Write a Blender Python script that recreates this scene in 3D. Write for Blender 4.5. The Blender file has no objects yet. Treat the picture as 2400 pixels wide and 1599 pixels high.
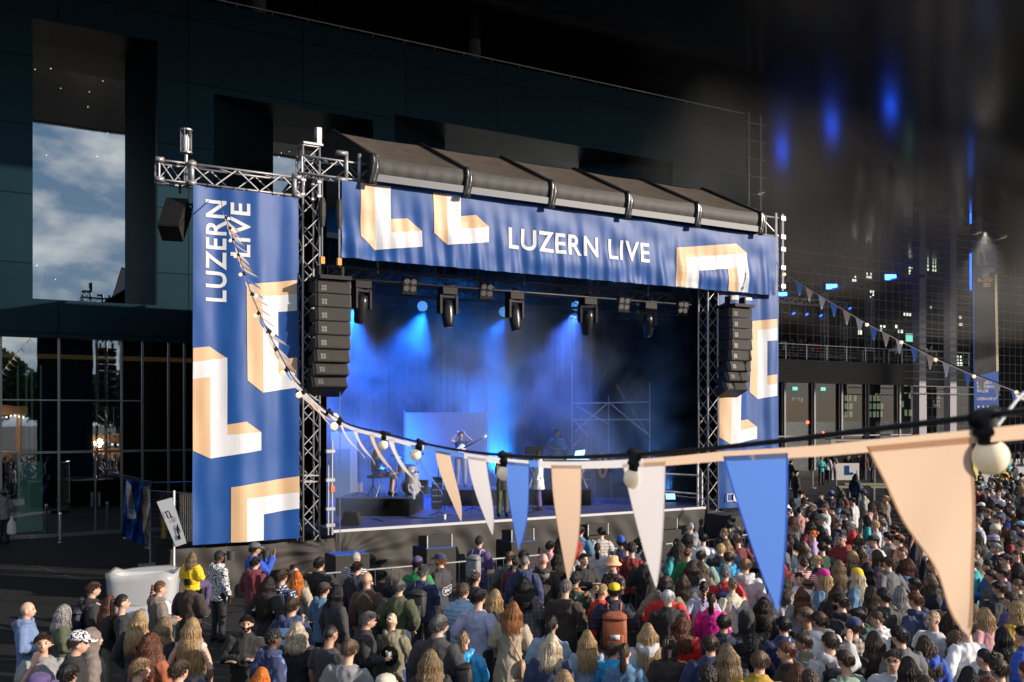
import bpy, bmesh, math, random
from mathutils import Vector, Matrix, noise
sc = bpy.context.scene
R = math.radians
# ---------------------------------------------------------------- camera, sky, sun, exposure
CAMX, CAMY, CAMZ, TH, FP = -9.19, -23.23, 4.2, R(31.6), 2350.0
cam_d = bpy.data.cameras.new("camera"); cam = bpy.data.objects.new("camera", cam_d)
sc.collection.objects.link(cam); sc.camera = cam
cam.location = (CAMX, CAMY, CAMZ); cam.rotation_euler = (R(90), 0, -TH)
cam_d.sensor_width = 36; cam_d.lens = FP*36/2400; cam_d.shift_y = 175.5/2400
cam_d.clip_start = 0.1; cam_d.clip_end = 2000
cam_d.dof.use_dof = True; cam_d.dof.focus_distance = 24; cam_d.dof.aperture_fstop = 6.3
SUN_EL, SUN_AZ = R(17), R(42)          # azimuth measured to the right of the stage's own normal
sdir = Vector((math.sin(SUN_AZ)*math.cos(SUN_EL), -math.cos(SUN_AZ)*math.cos(SUN_EL), math.sin(SUN_EL)))
sun_d = bpy.data.lights.new("sun", 'SUN'); sun = bpy.data.objects.new("sun", sun_d)
sc.collection.objects.link(sun); sun_d.energy = 5.0; sun_d.angle = R(0.5); sun_d.color = (1, .86, .72)
sun.rotation_euler = sdir.to_track_quat('Z', 'Y').to_euler(); sun.location = (0, -20, 40)
w = bpy.data.worlds.new("World"); sc.world = w; w.use_nodes = True
nt = w.node_tree; N = nt.nodes; L = nt.links; N.clear()
sky = N.new('ShaderNodeTexSky'); sky.sky_type = 'NISHITA'; sky.sun_disc = False
sky.sun_elevation = SUN_EL; sky.sun_rotation = math.atan2(sdir.x, sdir.y)
tc = N.new('ShaderNodeTexCoord'); mp = N.new('ShaderNodeMapping'); mp.inputs['Scale'].default_value = (1, 1, 2.2); mp.inputs['Location'].default_value = (.35, .1, .2)
cn = N.new('ShaderNodeTexNoise'); cn.inputs['Scale'].default_value = 11; cn.inputs['Detail'].default_value = 8; cn.inputs['Roughness'].default_value = .55
cr = N.new('ShaderNodeValToRGB'); cr.color_ramp.elements[0].position = .43; cr.color_ramp.elements[1].position = .66
mx = N.new('ShaderNodeMixRGB'); mx.inputs[2].default_value = (7.2, 7.2, 7.3, 1)
bm_ = N.new('ShaderNodeMixRGB'); bm_.inputs[0].default_value = .85; bm_.inputs[2].default_value = (.9, 1.8, 3.2, 1)
bgn = N.new('ShaderNodeBackground'); bgn.inputs['Strength'].default_value = 0.12; wo = N.new('ShaderNodeOutputWorld')
L.new(tc.outputs['Generated'], mp.inputs['Vector']); L.new(mp.outputs['Vector'], cn.inputs['Vector']); L.new(cn.outputs['Fac'], cr.inputs['Fac'])
L.new(cr.outputs['Color'], mx.inputs['Fac']); L.new(sky.outputs['Color'], bm_.inputs[1]); L.new(bm_.outputs['Color'], mx.inputs[1]); L.new(mx.outputs['Color'], bgn.inputs['Color']); L.new(bgn.outputs['Background'], wo.inputs['Surface'])
sc.view_settings.view_transform = 'Standard'; sc.view_settings.look = 'None'; sc.view_settings.exposure = 0.38; sc.view_settings.gamma = 1.0
sc.cycles.use_denoising = True
sc.cycles.max_bounces = 6; sc.cycles.diffuse_bounces = 2; sc.cycles.glossy_bounces = 3; sc.cycles.transmission_bounces = 4
sc.cycles.transparent_max_bounces = 12; sc.cycles.volume_bounces = 0; sc.cycles.volume_step_rate = 3; sc.cycles.volume_max_steps = 48
sc.cycles.sample_clamp_indirect = 4; sc.cycles.caustics_reflective = False; sc.cycles.caustics_refractive = False

# ---------------------------------------------------------------- helpers
CT, ST = math.cos(TH), math.sin(TH)
def c2w(X, D, z): return Vector((CAMX + X*CT + D*ST, CAMY - X*ST + D*CT, z))
def atD(u, v, D): return c2w((u-1200)/FP*D, D, CAMZ + (975-v)/FP*D)
def onY(u, v, y):
    a = (u-1200)/FP; D = (y-CAMY)/(CT - a*ST); return atD(u, v, D)
def onZ(u, v, z):
    D = FP*(CAMZ-z)/(v-975); return atD(u, v, D)
def srgb(r, g=None, b=None):
    if g is None:
        h = r.lstrip('#'); r, g, b = (int(h[i:i+2], 16)/255 for i in (0, 2, 4))
    f = lambda c: c/12.92 if c <= .04045 else ((c+.055)/1.055)**2.4
    return (f(r), f(g), f(b), 1)
def tag(o, label=None, cat=None, group=None, kind=None):
    if label: o['label'] = label
    if cat: o['category'] = cat
    if group: o['group'] = group
    if kind: o['kind'] = kind
    return o
def thing(name, label, cat, loc=(0, 0, 0), rz=0, group=None):
    o = bpy.data.objects.new(name, None); sc.collection.objects.link(o)
    o.location = loc; o.rotation_euler = (0, 0, rz); o.empty_display_size = .2
    return tag(o, label, cat, group)
class MB:
    def __init__(s): s.v = []; s.f = []
    def add(s, vs, fs):
        n = len(s.v); s.v += [tuple(p) for p in vs]; s.f += [tuple(i+n for i in f) for f in fs]; return s
    def box(s, a, b, M=None):
        (x0, y0, z0), (x1, y1, z1) = a, b
        vs = [(x, y, z) for z in (z0, z1) for y in (y0, y1) for x in (x0, x1)]
        if M is not None: vs = [M @ Vector(p) for p in vs]
        return s.add(vs, [(0, 2, 3, 1), (4, 5, 7, 6), (0, 1, 5, 4), (1, 3, 7, 5), (3, 2, 6, 7), (2, 0, 4, 6)])
    def tube(s, pts, r, n=6, cap=True):
        pts = [Vector(p) for p in pts]; rs = r if isinstance(r, (list, tuple)) else [r]*len(pts)
        up = None; vs = []; k = len(pts)
        for i, p in enumerate(pts):
            d = (pts[min(i+1, k-1)] - pts[max(i-1, 0)])
            d = d.normalized() if d.length > 1e-9 else Vector((0, 0, 1))
            if up is None: up = Vector((0, 0, 1)) if abs(d.z) < .9 else Vector((0, 1, 0))
            e1 = up.cross(d); e1 = e1.normalized() if e1.length > 1e-6 else d.orthogonal().normalized()
            e2 = d.cross(e1); up = e2
            for j in range(n):
                a = 2*math.pi*j/n; vs.append(p + (e1*math.cos(a) + e2*math.sin(a))*rs[i])
        fs = [(i*n+j, i*n+(j+1) % n, (i+1)*n+(j+1) % n, (i+1)*n+j) for i in range(k-1) for j in range(n)]
        if cap: fs += [tuple(reversed(range(n))), tuple((k-1)*n+j for j in range(n))]
        return s.add(vs, fs)
    def ring(s, rings, cap=True, closed=False):   # rings: lists of equal-length point loops
        n = len(rings[0]); vs = [p for r in rings for p in r]; k = len(rings)
        fs = [(i*n+j, i*n+(j+1) % n, (i+1)*n+(j+1) % n, (i+1)*n+j) for i in range(k-1) for j in range(n)]
        if cap: fs += [tuple(reversed(range(n))), tuple((k-1)*n+j for j in range(n))]
        return s.add(vs, fs)
    def ell(s, c, r, nu=12, nv=8, M=None):
        vs = []; c = Vector(c)
        for i in range(nv+1):
            t = math.pi*i/nv
            for j in range(nu):
                a = 2*math.pi*j/nu; p = Vector((r[0]*math.sin(t)*math.cos(a), r[1]*math.sin(t)*math.sin(a), r[2]*math.cos(t)))
                vs.append(c + (M @ p if M is not None else p))
        return s.add(vs, [(i*nu+j, (i+1)*nu+j, (i+1)*nu+(j+1) % nu, i*nu+(j+1) % nu) for i in range(nv) for j in range(nu)])
    def lathe(s, c, prof, n=16, M=None):          # prof: (radius, height)
        vs = []; c = Vector(c)
        for r, z in prof:
            for j in range(n):
                a = 2*math.pi*j/n; p = Vector((r*math.cos(a), r*math.sin(a), z)); vs.append(c + (M @ p if M is not None else p))
        k = len(prof)
        fs = [(i*n+j, i*n+(j+1) % n, (i+1)*n+(j+1) % n, (i+1)*n+j) for i in range(k-1) for j in range(n)]
        fs += [tuple(reversed(range(n))), tuple((k-1)*n+j for j in range(n))]
        return s.add(vs, fs)
    def prism(s, poly, f0, f1):                   # poly of 2D points, f0/f1 map them to the two faces
        n = len(poly); vs = [f0(*p) for p in poly] + [f1(*p) for p in poly]
        return s.add(vs, [tuple(range(n)), tuple(reversed(range(n, 2*n)))] + [(j, n+j, n+(j+1) % n, (j+1) % n) for j in range(n)])
    def mesh(s, name, org=None, smooth=False):
        me = bpy.data.meshes.new(name); vs = s.v
        if org is not None: vs = [(p[0]-org[0], p[1]-org[1], p[2]-org[2]) for p in vs]
        me.from_pydata(vs, [], s.f); me.validate(); me.update()
        if smooth: me.polygons.foreach_set('use_smooth', [True]*len(me.polygons))
        return me
    def build(s, name, mat, parent=None, smooth=False, local=False, base=None):
        org = None
        if parent is not None and not local: org = wloc(parent)
        if parent is None:
            if base is None:
                xs, ys, zs = zip(*s.v); base = ((min(xs)+max(xs))/2, (min(ys)+max(ys))/2, min(zs))
            org = base
        me = s.mesh(name, org, smooth); me.materials.append(mat)
        o = bpy.data.objects.new(name, me); sc.collection.objects.link(o)
        if parent is not None: o.parent = parent
        else: o.location = base
        return o
def wloc(o):
    p = Vector(o.location)
    while o.parent: o = o.parent; p += Vector(o.location)
    return p
def link(name, me, parent, color=None, loc=(0, 0, 0), rot=(0, 0, 0), label=None):
    o = bpy.data.objects.new(name, me); sc.collection.objects.link(o); o.parent = parent; o.location = loc; o.rotation_euler = rot
    if color: o.color = color
    if label: o['label'] = label
    return o
def dup(root, loc, rz=None, label=None, group=None):
    r = root.copy(); sc.collection.objects.link(r); r.location = loc
    if rz is not None: r.rotation_euler = (0, 0, rz)
    if label: r['label'] = label
    if group: r['group'] = group
    def kids(a, b):
        for ch in list(a.children):
            c = ch.copy(); sc.collection.objects.link(c); c.parent = b; kids(ch, c)
    kids(root, r)
    return r

# ---------------------------------------------------------------- materials
def mat(name, col=(.5, .5, .5, 1), rough=.6, metal=0, emit=None, estr=0, spec=None, noise_s=0, noise_a=.2, bump=0, bump_s=20, alpha=None, objcol=False, trans=0, stretch=None, sheen=0):
    m = bpy.data.materials.new(name); m.use_nodes = True; n = m.node_tree.nodes; l = m.node_tree.links
    b = n['Principled BSDF']; b.inputs['Base Color'].default_value = col; b.inputs['Roughness'].default_value = rough; b.inputs['Metallic'].default_value = metal
    if spec is not None: b.inputs['Specular IOR Level'].default_value = spec
    if emit: b.inputs['Emission Color'].default_value = emit; b.inputs['Emission Strength'].default_value = estr
    if alpha is not None: b.inputs['Alpha'].default_value = alpha
    if trans: b.inputs['Transmission Weight'].default_value = trans
    if sheen: b.inputs['Sheen Weight'].default_value = sheen
    src = None
    if objcol:
        oi = n.new('ShaderNodeObjectInfo'); src = oi.outputs['Color']
    co = n.new('ShaderNodeTexCoord'); vec = co.outputs['Object']
    if stretch:
        mpp = n.new('ShaderNodeMapping'); mpp.inputs['Scale'].default_value = stretch; l.new(vec, mpp.inputs['Vector']); vec = mpp.outputs['Vector']
    if noise_s:
        t = n.new('ShaderNodeTexNoise'); t.inputs['Scale'].default_value = noise_s; t.inputs['Detail'].default_value = 5; l.new(vec, t.inputs['Vector'])
        mr = n.new('ShaderNodeMapRange'); mr.inputs['From Min'].default_value = .3; mr.inputs['From Max'].default_value = .7
        mr.inputs['To Min'].default_value = 1-noise_a; mr.inputs['To Max'].default_value = 1+noise_a; l.new(t.outputs['Fac'], mr.inputs['Value'])
        vm = n.new('ShaderNodeVectorMath'); vm.operation = 'SCALE'; l.new(mr.outputs['Result'], vm.inputs['Scale'])
        if src: l.new(src, vm.inputs[0])
        else: vm.inputs[0].default_value = col[:3]
        src = vm.outputs['Vector']
    if src: l.new(src, b.inputs['Base Color'])
    if bump:
        t2 = n.new('ShaderNodeTexNoise'); t2.inputs['Scale'].default_value = bump_s; t2.inputs['Detail'].default_value = 4; l.new(vec, t2.inputs['Vector'])
        bn = n.new('ShaderNodeBump'); bn.inputs['Strength'].default_value = bump; bn.inputs['Distance'].default_value = .02; l.new(t2.outputs['Fac'], bn.inputs['Height']); l.new(bn.outputs['Normal'], b.inputs['Normal'])
    return m
M = {}
M['alu'] = mat('brushed_aluminium', (.33, .33, .35, 1), .5, .6, noise_s=6, noise_a=.15)
M['steel'] = mat('galvanised_steel', (.42, .43, .45, 1), .42, .8, noise_s=8, noise_a=.2)
M['black'] = mat('black_plastic', (.010, .010, .011, 1), .6, spec=.25, noise_s=10, noise_a=.3)
M['speaker_box'] = mat('black_textured_paint', (.014, .014, .015, 1), .6, bump=.2, bump_s=120)
M['grille'] = mat('speaker_grille', (.030, .027, .024, 1), .55, .3, bump=.6, bump_s=160, noise_s=80, noise_a=.25)
M['rubber'] = mat('black_rubber', (.02, .02, .02, 1), .6)
M['drape'] = mat('black_drape', (.0035, .0035, .004, 1), .95, spec=.1)
M['skirt'] = mat('skirt_cloth', (.036, .032, .029, 1), .75, noise_s=1.2, noise_a=.18, bump=.15, bump_s=60)
M['roofcloth'] = mat('roof_tarpaulin_top', (.062, .048, .036, 1), .85, noise_s=2.5, noise_a=.22, bump=.2, bump_s=15)
M['roofblack'] = mat('roof_tarpaulin_black', (.022, .02, .02, 1), .5, noise_s=3, noise_a=.3, bump=.35, bump_s=8)
M['rooffascia'] = mat('roof_fascia_tarpaulin', (.012, .011, .011, 1), .6, noise_s=3, noise_a=.25, bump=.35, bump_s=10, stretch=(4, 1, .7))
M['roofgrey'] = mat('grey_keder_band', (.07, .08, .10, 1), .5)
M['blue'] = mat('banner_blue_print', (.004, .058, .245, 1), .5, noise_s=1.5, noise_a=.08, spec=.35)
M['white'] = mat('banner_white_print', (.58, .59, .62, 1), .5)
M['peach'] = mat('banner_peach_print', (.56, .37, .21, 1), .5)
M['asphalt'] = mat('asphalt', (.009, .010, .0115, 1), .7, noise_s=.9, noise_a=.5, bump=.5, bump_s=14)
M['deck'] = mat('stage_floor', (.055, .065, .17, 1), .45, noise_s=1.5, noise_a=.25)  # blue of the stage light is put into the floor colour
M['edge'] = mat('stage_edge_strip', (.5, .5, .52, 1), .4)
M['bluelid'] = mat('blue_cover', (.01, .09, .5, 1), .45)
M['facade'] = None
M['dark'] = mat('dark_interior', (.008, .009, .011, 1), .9)
M['warmdim'] = mat('painted_glow_brown', (.12, .07, .03, 1), .8, emit=(.5, .27, .09, 1), estr=.16, noise_s=2, noise_a=.5)  # warm light on the hall ceiling board, painted in as a faint glow
M['glassrim'] = mat('glass_edge_steel', (.25, .27, .28, 1), .35, .8)
M['bulb'] = mat('frosted_bulb', (.95, .86, .66, 1), .18, emit=(1, .75, .42, 1), estr=.12, trans=.15)
M['bulb_far'] = mat('warm_bulb', (.95, .86, .66, 1), .2, emit=(1, .72, .4, 1), estr=.8)
M['cable'] = mat('black_cable', (.012, .012, .012, 1), .5)
M['lamp_white'] = mat('white_downlight', (1, 1, 1, 1), .5, emit=(1, .92, .8, 1), estr=5)
M['window_lit'] = mat('lit_window', (.6, .6, .5, 1), .5, emit=(.78, .86, .66, 1), estr=1.1)
M['exit'] = mat('green_exit_sign', (.3, .8, .7, 1), .5, emit=(.25, .8, .62, 1), estr=.8)
M['redlamp'] = mat('red_lamp', (1, .1, .05, 1), .5, emit=(1, .08, .03, 1), estr=4)
M['bluelamp'] = mat('blue_lamp_face', (.1, .2, 1, 1), .5, emit=(.02, .10, 1, 1), estr=17)
M['bluestrip'] = mat('blue_light_strip', (.1, .2, 1, 1), .5, emit=(.02, .15, 1, 1), estr=2.2)
M['led'] = mat('blue_led_face', (.3, .6, 1, 1), .5, emit=(.12, .42, 1, 1), estr=1.8)
M['ledw'] = mat('pale_blue_led_face', (.6, .8, 1, 1), .5, emit=(.3, .62, 1, 1), estr=2.2)
M['lens'] = mat('lamp_lens', (.5, .5, .5, 1), .15, .9)
M['chrome'] = mat('chrome', (.75, .75, .77, 1), .2, 1)
M['wood'] = mat('stall_timber', (.42, .22, .09, 1), .7, noise_s=3, noise_a=.3, stretch=(1, 1, 6))
M['foliage'] = mat('foliage', (.035, .06, .02, 1), .8, noise_s=2, noise_a=.5)
M['bark'] = mat('bark', (.06, .045, .03, 1), .9)
M['screen'] = mat('projection_cloth', (.42, .44, .52, 1), .7)
M['slate'] = mat('dark_slats', (.045, .045, .045, 1), .5, .2)
M['white_plastic'] = mat('white_plastic', (.75, .75, .74, 1), .4)
M['brass'] = mat('cymbal_brass', (.55, .4, .12, 1), .25, 1)
M['concrete'] = mat('concrete_block', (.35, .34, .33, 1), .8, noise_s=8, noise_a=.2)
M['wrap'] = mat('clear_plastic_liner', (.55, .55, .55, 1), .3, alpha=.55, bump=.5, bump_s=6)
M['column'] = mat('pale_metal_column', (.17, .17, .20, 1), .5)
M['halldark'] = mat('dim_hall_wall', (.03, .036, .038, 1), .8)
M['lattice'] = mat('dark_lattice', (.22, .22, .23, 1), .5, .3)
M['rig'] = mat('shade_darkened_rig_tube', (.07, .07, .08, 1), .5, .5)  # shade under the stage roof is put into this darker truss metal
def facade_mat():
    m = mat('teal_aluminium_panels', (.012, .04, .05, 1), .5, .72, spec=.3, bump=.06, bump_s=.8)
    n = m.node_tree.nodes; l = m.node_tree.links; b = n['Principled BSDF']
    g = n.new('ShaderNodeNewGeometry'); sp = n.new('ShaderNodeSeparateXYZ'); l.new(g.outputs['Position'], sp.inputs[0])
    cb = n.new('ShaderNodeCombineXYZ'); l.new(sp.outputs['X'], cb.inputs[0]); l.new(sp.outputs['Z'], cb.inputs[1])
    br = n.new('ShaderNodeTexBrick'); br.offset = 0; br.inputs['Scale'].default_value = 1; br.inputs['Brick Width'].default_value = 4.4; br.inputs['Row Height'].default_value = 2.35
    br.inputs['Mortar Size'].default_value = .018; br.inputs['Mortar'].default_value = (.001, .002, .003, 1); br.inputs['Mortar Smooth'].default_value = 0
    br.inputs['Color1'].default_value = (.0040, .0195, .030, 1); br.inputs['Color2'].default_value = (.0052, .024, .035, 1)
    l.new(cb.outputs[0], br.inputs['Vector'])
    no = n.new('ShaderNodeTexNoise'); no.inputs['Scale'].default_value = .22; no.inputs['Detail'].default_value = 3; l.new(g.outputs['Position'], no.inputs['Vector'])
    rr = n.new('ShaderNodeMapRange'); rr.inputs['To Min'].default_value = .34; rr.inputs['To Max'].default_value = .5; l.new(no.outputs['Fac'], rr.inputs['Value']); l.new(rr.outputs['Result'], b.inputs['Roughness'])
    l.new(br.outputs['Color'], b.inputs['Base Color'])
    return m
M['facade'] = facade_mat()
def glass_mat(name, tint, base, wav=0.0, ior=1.6):
    m = bpy.data.materials.new(name); m.use_nodes = True; n = m.node_tree.nodes; l = m.node_tree.links; n.clear()
    o = n.new('ShaderNodeOutputMaterial'); mixs = n.new('ShaderNodeMixShader'); tr = n.new('ShaderNodeBsdfTransparent'); tr.inputs[0].default_value = tint
    gl = n.new('ShaderNodeBsdfGlossy'); gl.inputs['Roughness'].default_value = .015; gl.inputs['Color'].default_value = (.9, .97, 1, 1)
    fr = n.new('ShaderNodeFresnel'); fr.inputs['IOR'].default_value = ior
    ad = n.new('ShaderNodeMath'); ad.operation = 'ADD'; ad.use_clamp = True; ad.inputs[1].default_value = base
    l.new(fr.outputs[0], ad.inputs[0]); l.new(ad.outputs[0], mixs.inputs[0]); l.new(tr.outputs[0], mixs.inputs[1]); l.new(gl.outputs[0], mixs.inputs[2]); l.new(mixs.outputs[0], o.inputs[0])
    if wav:
        co = n.new('ShaderNodeTexCoord'); t = n.new('ShaderNodeTexNoise'); t.inputs['Scale'].default_value = .7; l.new(co.outputs['Object'], t.inputs['Vector'])
        bp = n.new('ShaderNodeBump'); bp.inputs['Strength'].default_value = wav; bp.inputs['Distance'].default_value = .05; l.new(t.outputs['Fac'], bp.inputs['Height']); l.new(bp.outputs[0], gl.inputs['Normal'])
    return m
M['glass'] = glass_mat('facade_glass', (.30, .36, .36, 1), .42, .02)
M['glass2'] = glass_mat('ground_floor_glass', (.34, .44, .42, 1), .38, .035)
M['soffit'] = mat('polished_black_roof_underside', (.004, .004, .005, 1), .17, .0, spec=.9)
def rough_noise(m, a, b, s):
    n = m.node_tree.nodes; l = m.node_tree.links; t = n.new('ShaderNodeTexNoise'); t.inputs['Scale'].default_value = s
    rr = n.new('ShaderNodeMapRange'); rr.inputs['To Min'].default_value = a; rr.inputs['To Max'].default_value = b
    l.new(t.outputs['Fac'], rr.inputs['Value']); l.new(rr.outputs[0], n['Principled BSDF'].inputs['Roughness'])
# ---------------------------------------------------------------- the setting
g = MB(); g.add([(-400, -400, 0), (600, -400, 0), (600, 600, 0), (-400, 600, 0)], [(0, 1, 2, 3)])
ground = g.build('ground', M['asphalt'], base=(0, 0, 0)); tag(ground, kind='structure')
# joints between the asphalt fields
g = MB()
for a, b in (((-7, 14), (-3.2, -6)), ((-16, 2), (-4, 4.5)), ((-16, -9.5), (-9, -7.6))):
    a = Vector((a[0], a[1], .004)); b = Vector((b[0], b[1], .004)); d = (b-a).normalized(); nrm = Vector((-d.y, d.x, 0))*.03
    g.add([a-nrm, b-nrm, b+nrm, a+nrm], [(0, 1, 2, 3)])
o = g.build('pavement_joints', mat('joint_filler', (.06, .058, .055, 1), .7)); tag(o, kind='structure')

# great roof with its mirror-dark underside
H = 21.0
roof = thing('cantilever_roof', 'vast flat black roof oversailing the square, glossy underside', 'roof', (40, 60, H))
g = MB(); g.box((-75, -5.6, H), (170, 140, H+.02)); g.build('soffit', M['soffit'], roof)
g = MB(); g.box((-75.2, -5.9, H-.05), (170.2, -5.6, H+.9)); g.box((-75.2, -5.6, H+.03), (170, 140, H+.9)); g.build('roof_edge', mat('pale_roof_edge', (.6, .62, .64, 1), .4, .3), roof)

# main facade (plane y = 14.4)
FY = 14.4; GY = 17.0
fb = thing('museum_building', 'dark teal metal clad building behind the stage with deep windows', 'building', (6, 15, 0))
g = MB()
def wall(x0, x1, z0, z1): g.box((x0, FY, z0), (x1, FY+.35, z1))
X0, X1, T = -30, 28.1, 19.6
wall(X0, X1, 17.76, T); wall(X0, X1, 6.9, 8.2)
wall(X0, -5.2, 8.2, 17.76); wall(-1.1, .92, 8.2, 17.76)
wall(.92, 7.33, 16.2, 17.76); wall(7.33, 8.3, 8.2, 17.76); wall(8.3, 23.2, 16.6, 17.76); wall(23.2, X1, 8.2, 17.76)
g.build('wall', M['facade'], fb)
# reveals
def quad(mb, *p): mb.add(p, [(0, 1, 2, 3)])
for (xa, xb, ga, gb, zb, zt) in ((-5.2, -1.1, -5.1, -1.74, 8.2, 17.76), (.92, 7.33, 4.04, 7.2, 8.2, 16.2), (8.3, 23.2, 12.0, 19.4, 8.2, 16.6)):
    r_ = MB(); y0, y1 = FY+.352, GY
    quad(r_, (xb, y0, zb), (gb, y1, zb), (gb, y1, zt), (xb, y0, zt)); quad(r_, (xa, y0, zb), (xa, y0, zt), (ga, y1, zt), (ga, y1, zb))
    quad(r_, (xa, y0, zt), (xb, y0, zt), (gb, y1, zt), (ga, y1, zt)); quad(r_, (xa, y0, zb), (ga, y1, zb), (gb, y1, zb), (xb, y0, zb))
    wn = r_.build('window', M['facade'], fb)
    p_ = MB(); quad(p_, (ga, y1, zb), (gb, y1, zb), (gb, y1, zt), (ga, y1, zt)); p_.build('pane', M['glass'], wn)
    t_ = MB()
    if xa < 0:
        for zz in (10.3, 12.4): t_.box((ga, y1+2.5, zz), (ga+2.6, y1+2.55, zz+.06))
        t_.box((ga, y1+2.3, 9.0), (ga+.8, y1+2.35, 10.1))
    else: t_.box((ga, y1+2.5, 10.3), (gb, y1+2.55, 10.36))
    t_.build('frame', mat('painted_glow_rail', (.35, .4, .42, 1), .5, emit=(.5, .6, .65, 1), estr=.12), wn)  # faint interior light painted into the rails as glow; they are no lamps
    d_ = MB(); rd = random.Random(int(xa*10))
    nl = 11 if xa < 0 else 9
    for k in range(nl):
        x = ga + .4 + (gb-ga-.8)*rd.random(); y = y1+.8+rd.random()*3.5; z = zt-.25 if k % 2 else zb+rd.random()*(zt-zb)
        d_.ell((x, y, z), (.022, .022, .022), 6, 4)
    d_.build('downlight', M['lamp_white'], wn)
g = MB(); g.box((X0, GY+5, 0), (X1, GY+5.3, T)); g.box((X0+.1, FY+.4, 7.0), (X1-.1, GY+5, 8.1)); g.build('inner_wall', M['dark'], fb)
g = MB(); g.box((X0, FY+3.5, T), (X1, FY+4, H-.01)); g.box((X0, FY+.36, T-.02), (X1, FY+3.5, T-.005)); g.build('attic_wall', M['dark'], fb)
# cornice rail
g = MB()
for k in range(0, 41):
    x = X0 + 1 + k*1.4; g.tube([(x, FY+.1, T), (x, FY+.1, T+.16)], .02, 4)
g.tube([(X0, FY+.1, T+.17), (X1, FY+.1, T+.17)], .028, 5); g.build('roof_rail', M['steel'], fb)
g = MB()
for x in (3.1, 12.9): g = MB(); g.tube([(x, FY+1.5, T), (x, FY+1.5, H)], .28, 14); g.build('roof_post', mat('grey_post', (.10, .105, .11, 1), .5), fb)
# sun grille on the right end of the facade
gr = thing('steel_sun_grille', 'thin steel grille of crossbars on the right end of the building', 'grille', (28.5, 14.6, 10))
g = MB()
for x in (28.5, 29.35): g.tube([(x, FY+.2, 9), (x, FY+.2, 19.9)], .045, 5)
g.build('upright', M['steel'], gr)
g = MB()
for k in range(12): g = MB(); g.tube([(28.1, FY+.2, 9.3+k*.92), (29.75, FY+.2, 9.3+k*.92)], .03, 4); g.build('crossbar', M['steel'], gr)
# ground floor glazing
gl = thing('glazed_entrance', 'tall ground floor glass wall with double doors under the dark building', 'glass wall', (0, 14.6, 0))
g = MB(); g.add([(X0, FY+.3, .05), (X1, FY+.3, .05), (X1, FY+.3, 6.9), (X0, FY+.3, 6.9)], [(0, 1, 2, 3)]); g.build('pane', M['glass2'], gl)
g = MB()
xs_m = [onY(u, 1000, FY+.3).x for u in (2, 138, 285, 334, 395, 432)]
for x in xs_m: g.box((x-.035, FY+.24, 0), (x+.035, FY+.36, 6.9))
for x in range(2, 28, 3): g.box((x-.035, FY+.24, 0), (x+.035, FY+.36, 6.9))
g.box((X0, FY+.26, 2.9), (X1, FY+.34, 2.98)); g.box((X0, FY+.26, 0), (X1, FY+.34, .12)); g.box((X0, FY+.255, 4.72), (xs_m[3], FY+.345, 4.77))
g.build('mullion', M['glassrim'], gl)
g = MB()
xm = (xs_m[1]+xs_m[2])/2+.15
g.box((xm-.02, FY+.22, .1), (xm+.02, FY+.38, 2.9))
for s in (-.12, .12): g.box((xm+s-.03, FY+.18, 1.0), (xm+s+.03, FY+.22, 1.5))
g.build('door', M['glassrim'], gl)
ih = thing('entrance_hall', 'dim hall behind the glass with pale green glass lift shaft', 'hall', (-8, 17, 0))
g = MB(); g.box((X0, FY+2.6, 0), (X1, FY+2.7, 6.85)); g.build('back_wall', M['halldark'], ih)
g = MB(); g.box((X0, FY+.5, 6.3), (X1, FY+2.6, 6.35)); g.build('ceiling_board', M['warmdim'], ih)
g = MB(); 
for u in (42, 62, 75, 96): 
    x = onY(u, 1000, FY+1.5).x; g.box((x-.03, FY+1.5, .1), (x+.03, FY+1.56, 6))
xa, xb = onY(40, 1000, FY+1.6).x, onY(100, 1000, FY+1.6).x
g.box((xa, FY+1.6, .1), (xb, FY+1.62, 2.6)); g.build('lift_shaft', mat('painted_glow_green_glass', (.10, .22, .2, 1), .2, emit=(.2, .45, .4, 1), estr=.12), ih)  # hall light put into the shaft's glass as a weak glow

# ---------------------------------------------------------------- pavilion on the right
PY = 30.3
pv = thing('terrace_pavilion', 'low glass pavilion with slatted fascia carrying a railed terrace', 'pavilion', (60, 33, 0))
g = MB()
for k in range(12): g.box((34, PY-.02*(k % 2), 6.75+k*.146), (71, PY+.3, 6.75+k*.146+.12))
g.build('slatted_fascia', M['slate'], pv)
g = MB(); g.box((34, PY+.32, 8.2), (71, 44, 8.5)); g.build('terrace_deck', M['dark'], pv)
g = MB()
for u in (1838, 1908, 1972, 2034, 2108, 2168, 2232): x = onY(u, 900, PY+.2).x; g = MB(); g.box((x-.09, PY+.1, 0), (x+.09, PY+.3, 6.74)); g.build('post', M['column'], pv)
g = MB(); g.box((34, PY+.12, 2.6), (71, PY+.18, 2.7)); g.build('rail', M['column'], pv)
g = MB(); g.add([(34, PY+.4, 0), (71, PY+.4, 0), (71, PY+.4, 6.74), (34, PY+.4, 6.74)], [(0, 1, 2, 3)]); g.build('pane', glass_mat('pavilion_glass', (.8, .82, .8, 1), .03), pv)
g = MB(); rd = random.Random(3)
def lit(u, v, du, dv, y, nx=4, nz=3):
    global g
    a = onY(u-du, v+dv, y); b = onY(u+du, v-dv, y)
    for i in range(nx):
        for j in range(nz):
            if rd.random() < .3: continue
            x0 = a.x+(b.x-a.x)*i/nx; x1 = a.x+(b.x-a.x)*(i+rd.uniform(.45, .8))/nx; z0 = a.z+(b.z-a.z)*j/nz; z1 = a.z+(b.z-a.z)*(j+.72)/nz
            g.add([(x0, y, z0), (x1, y, z0), (x1, y, z1), (x0, y, z1)], [(0, 1, 2, 3)])
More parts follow.
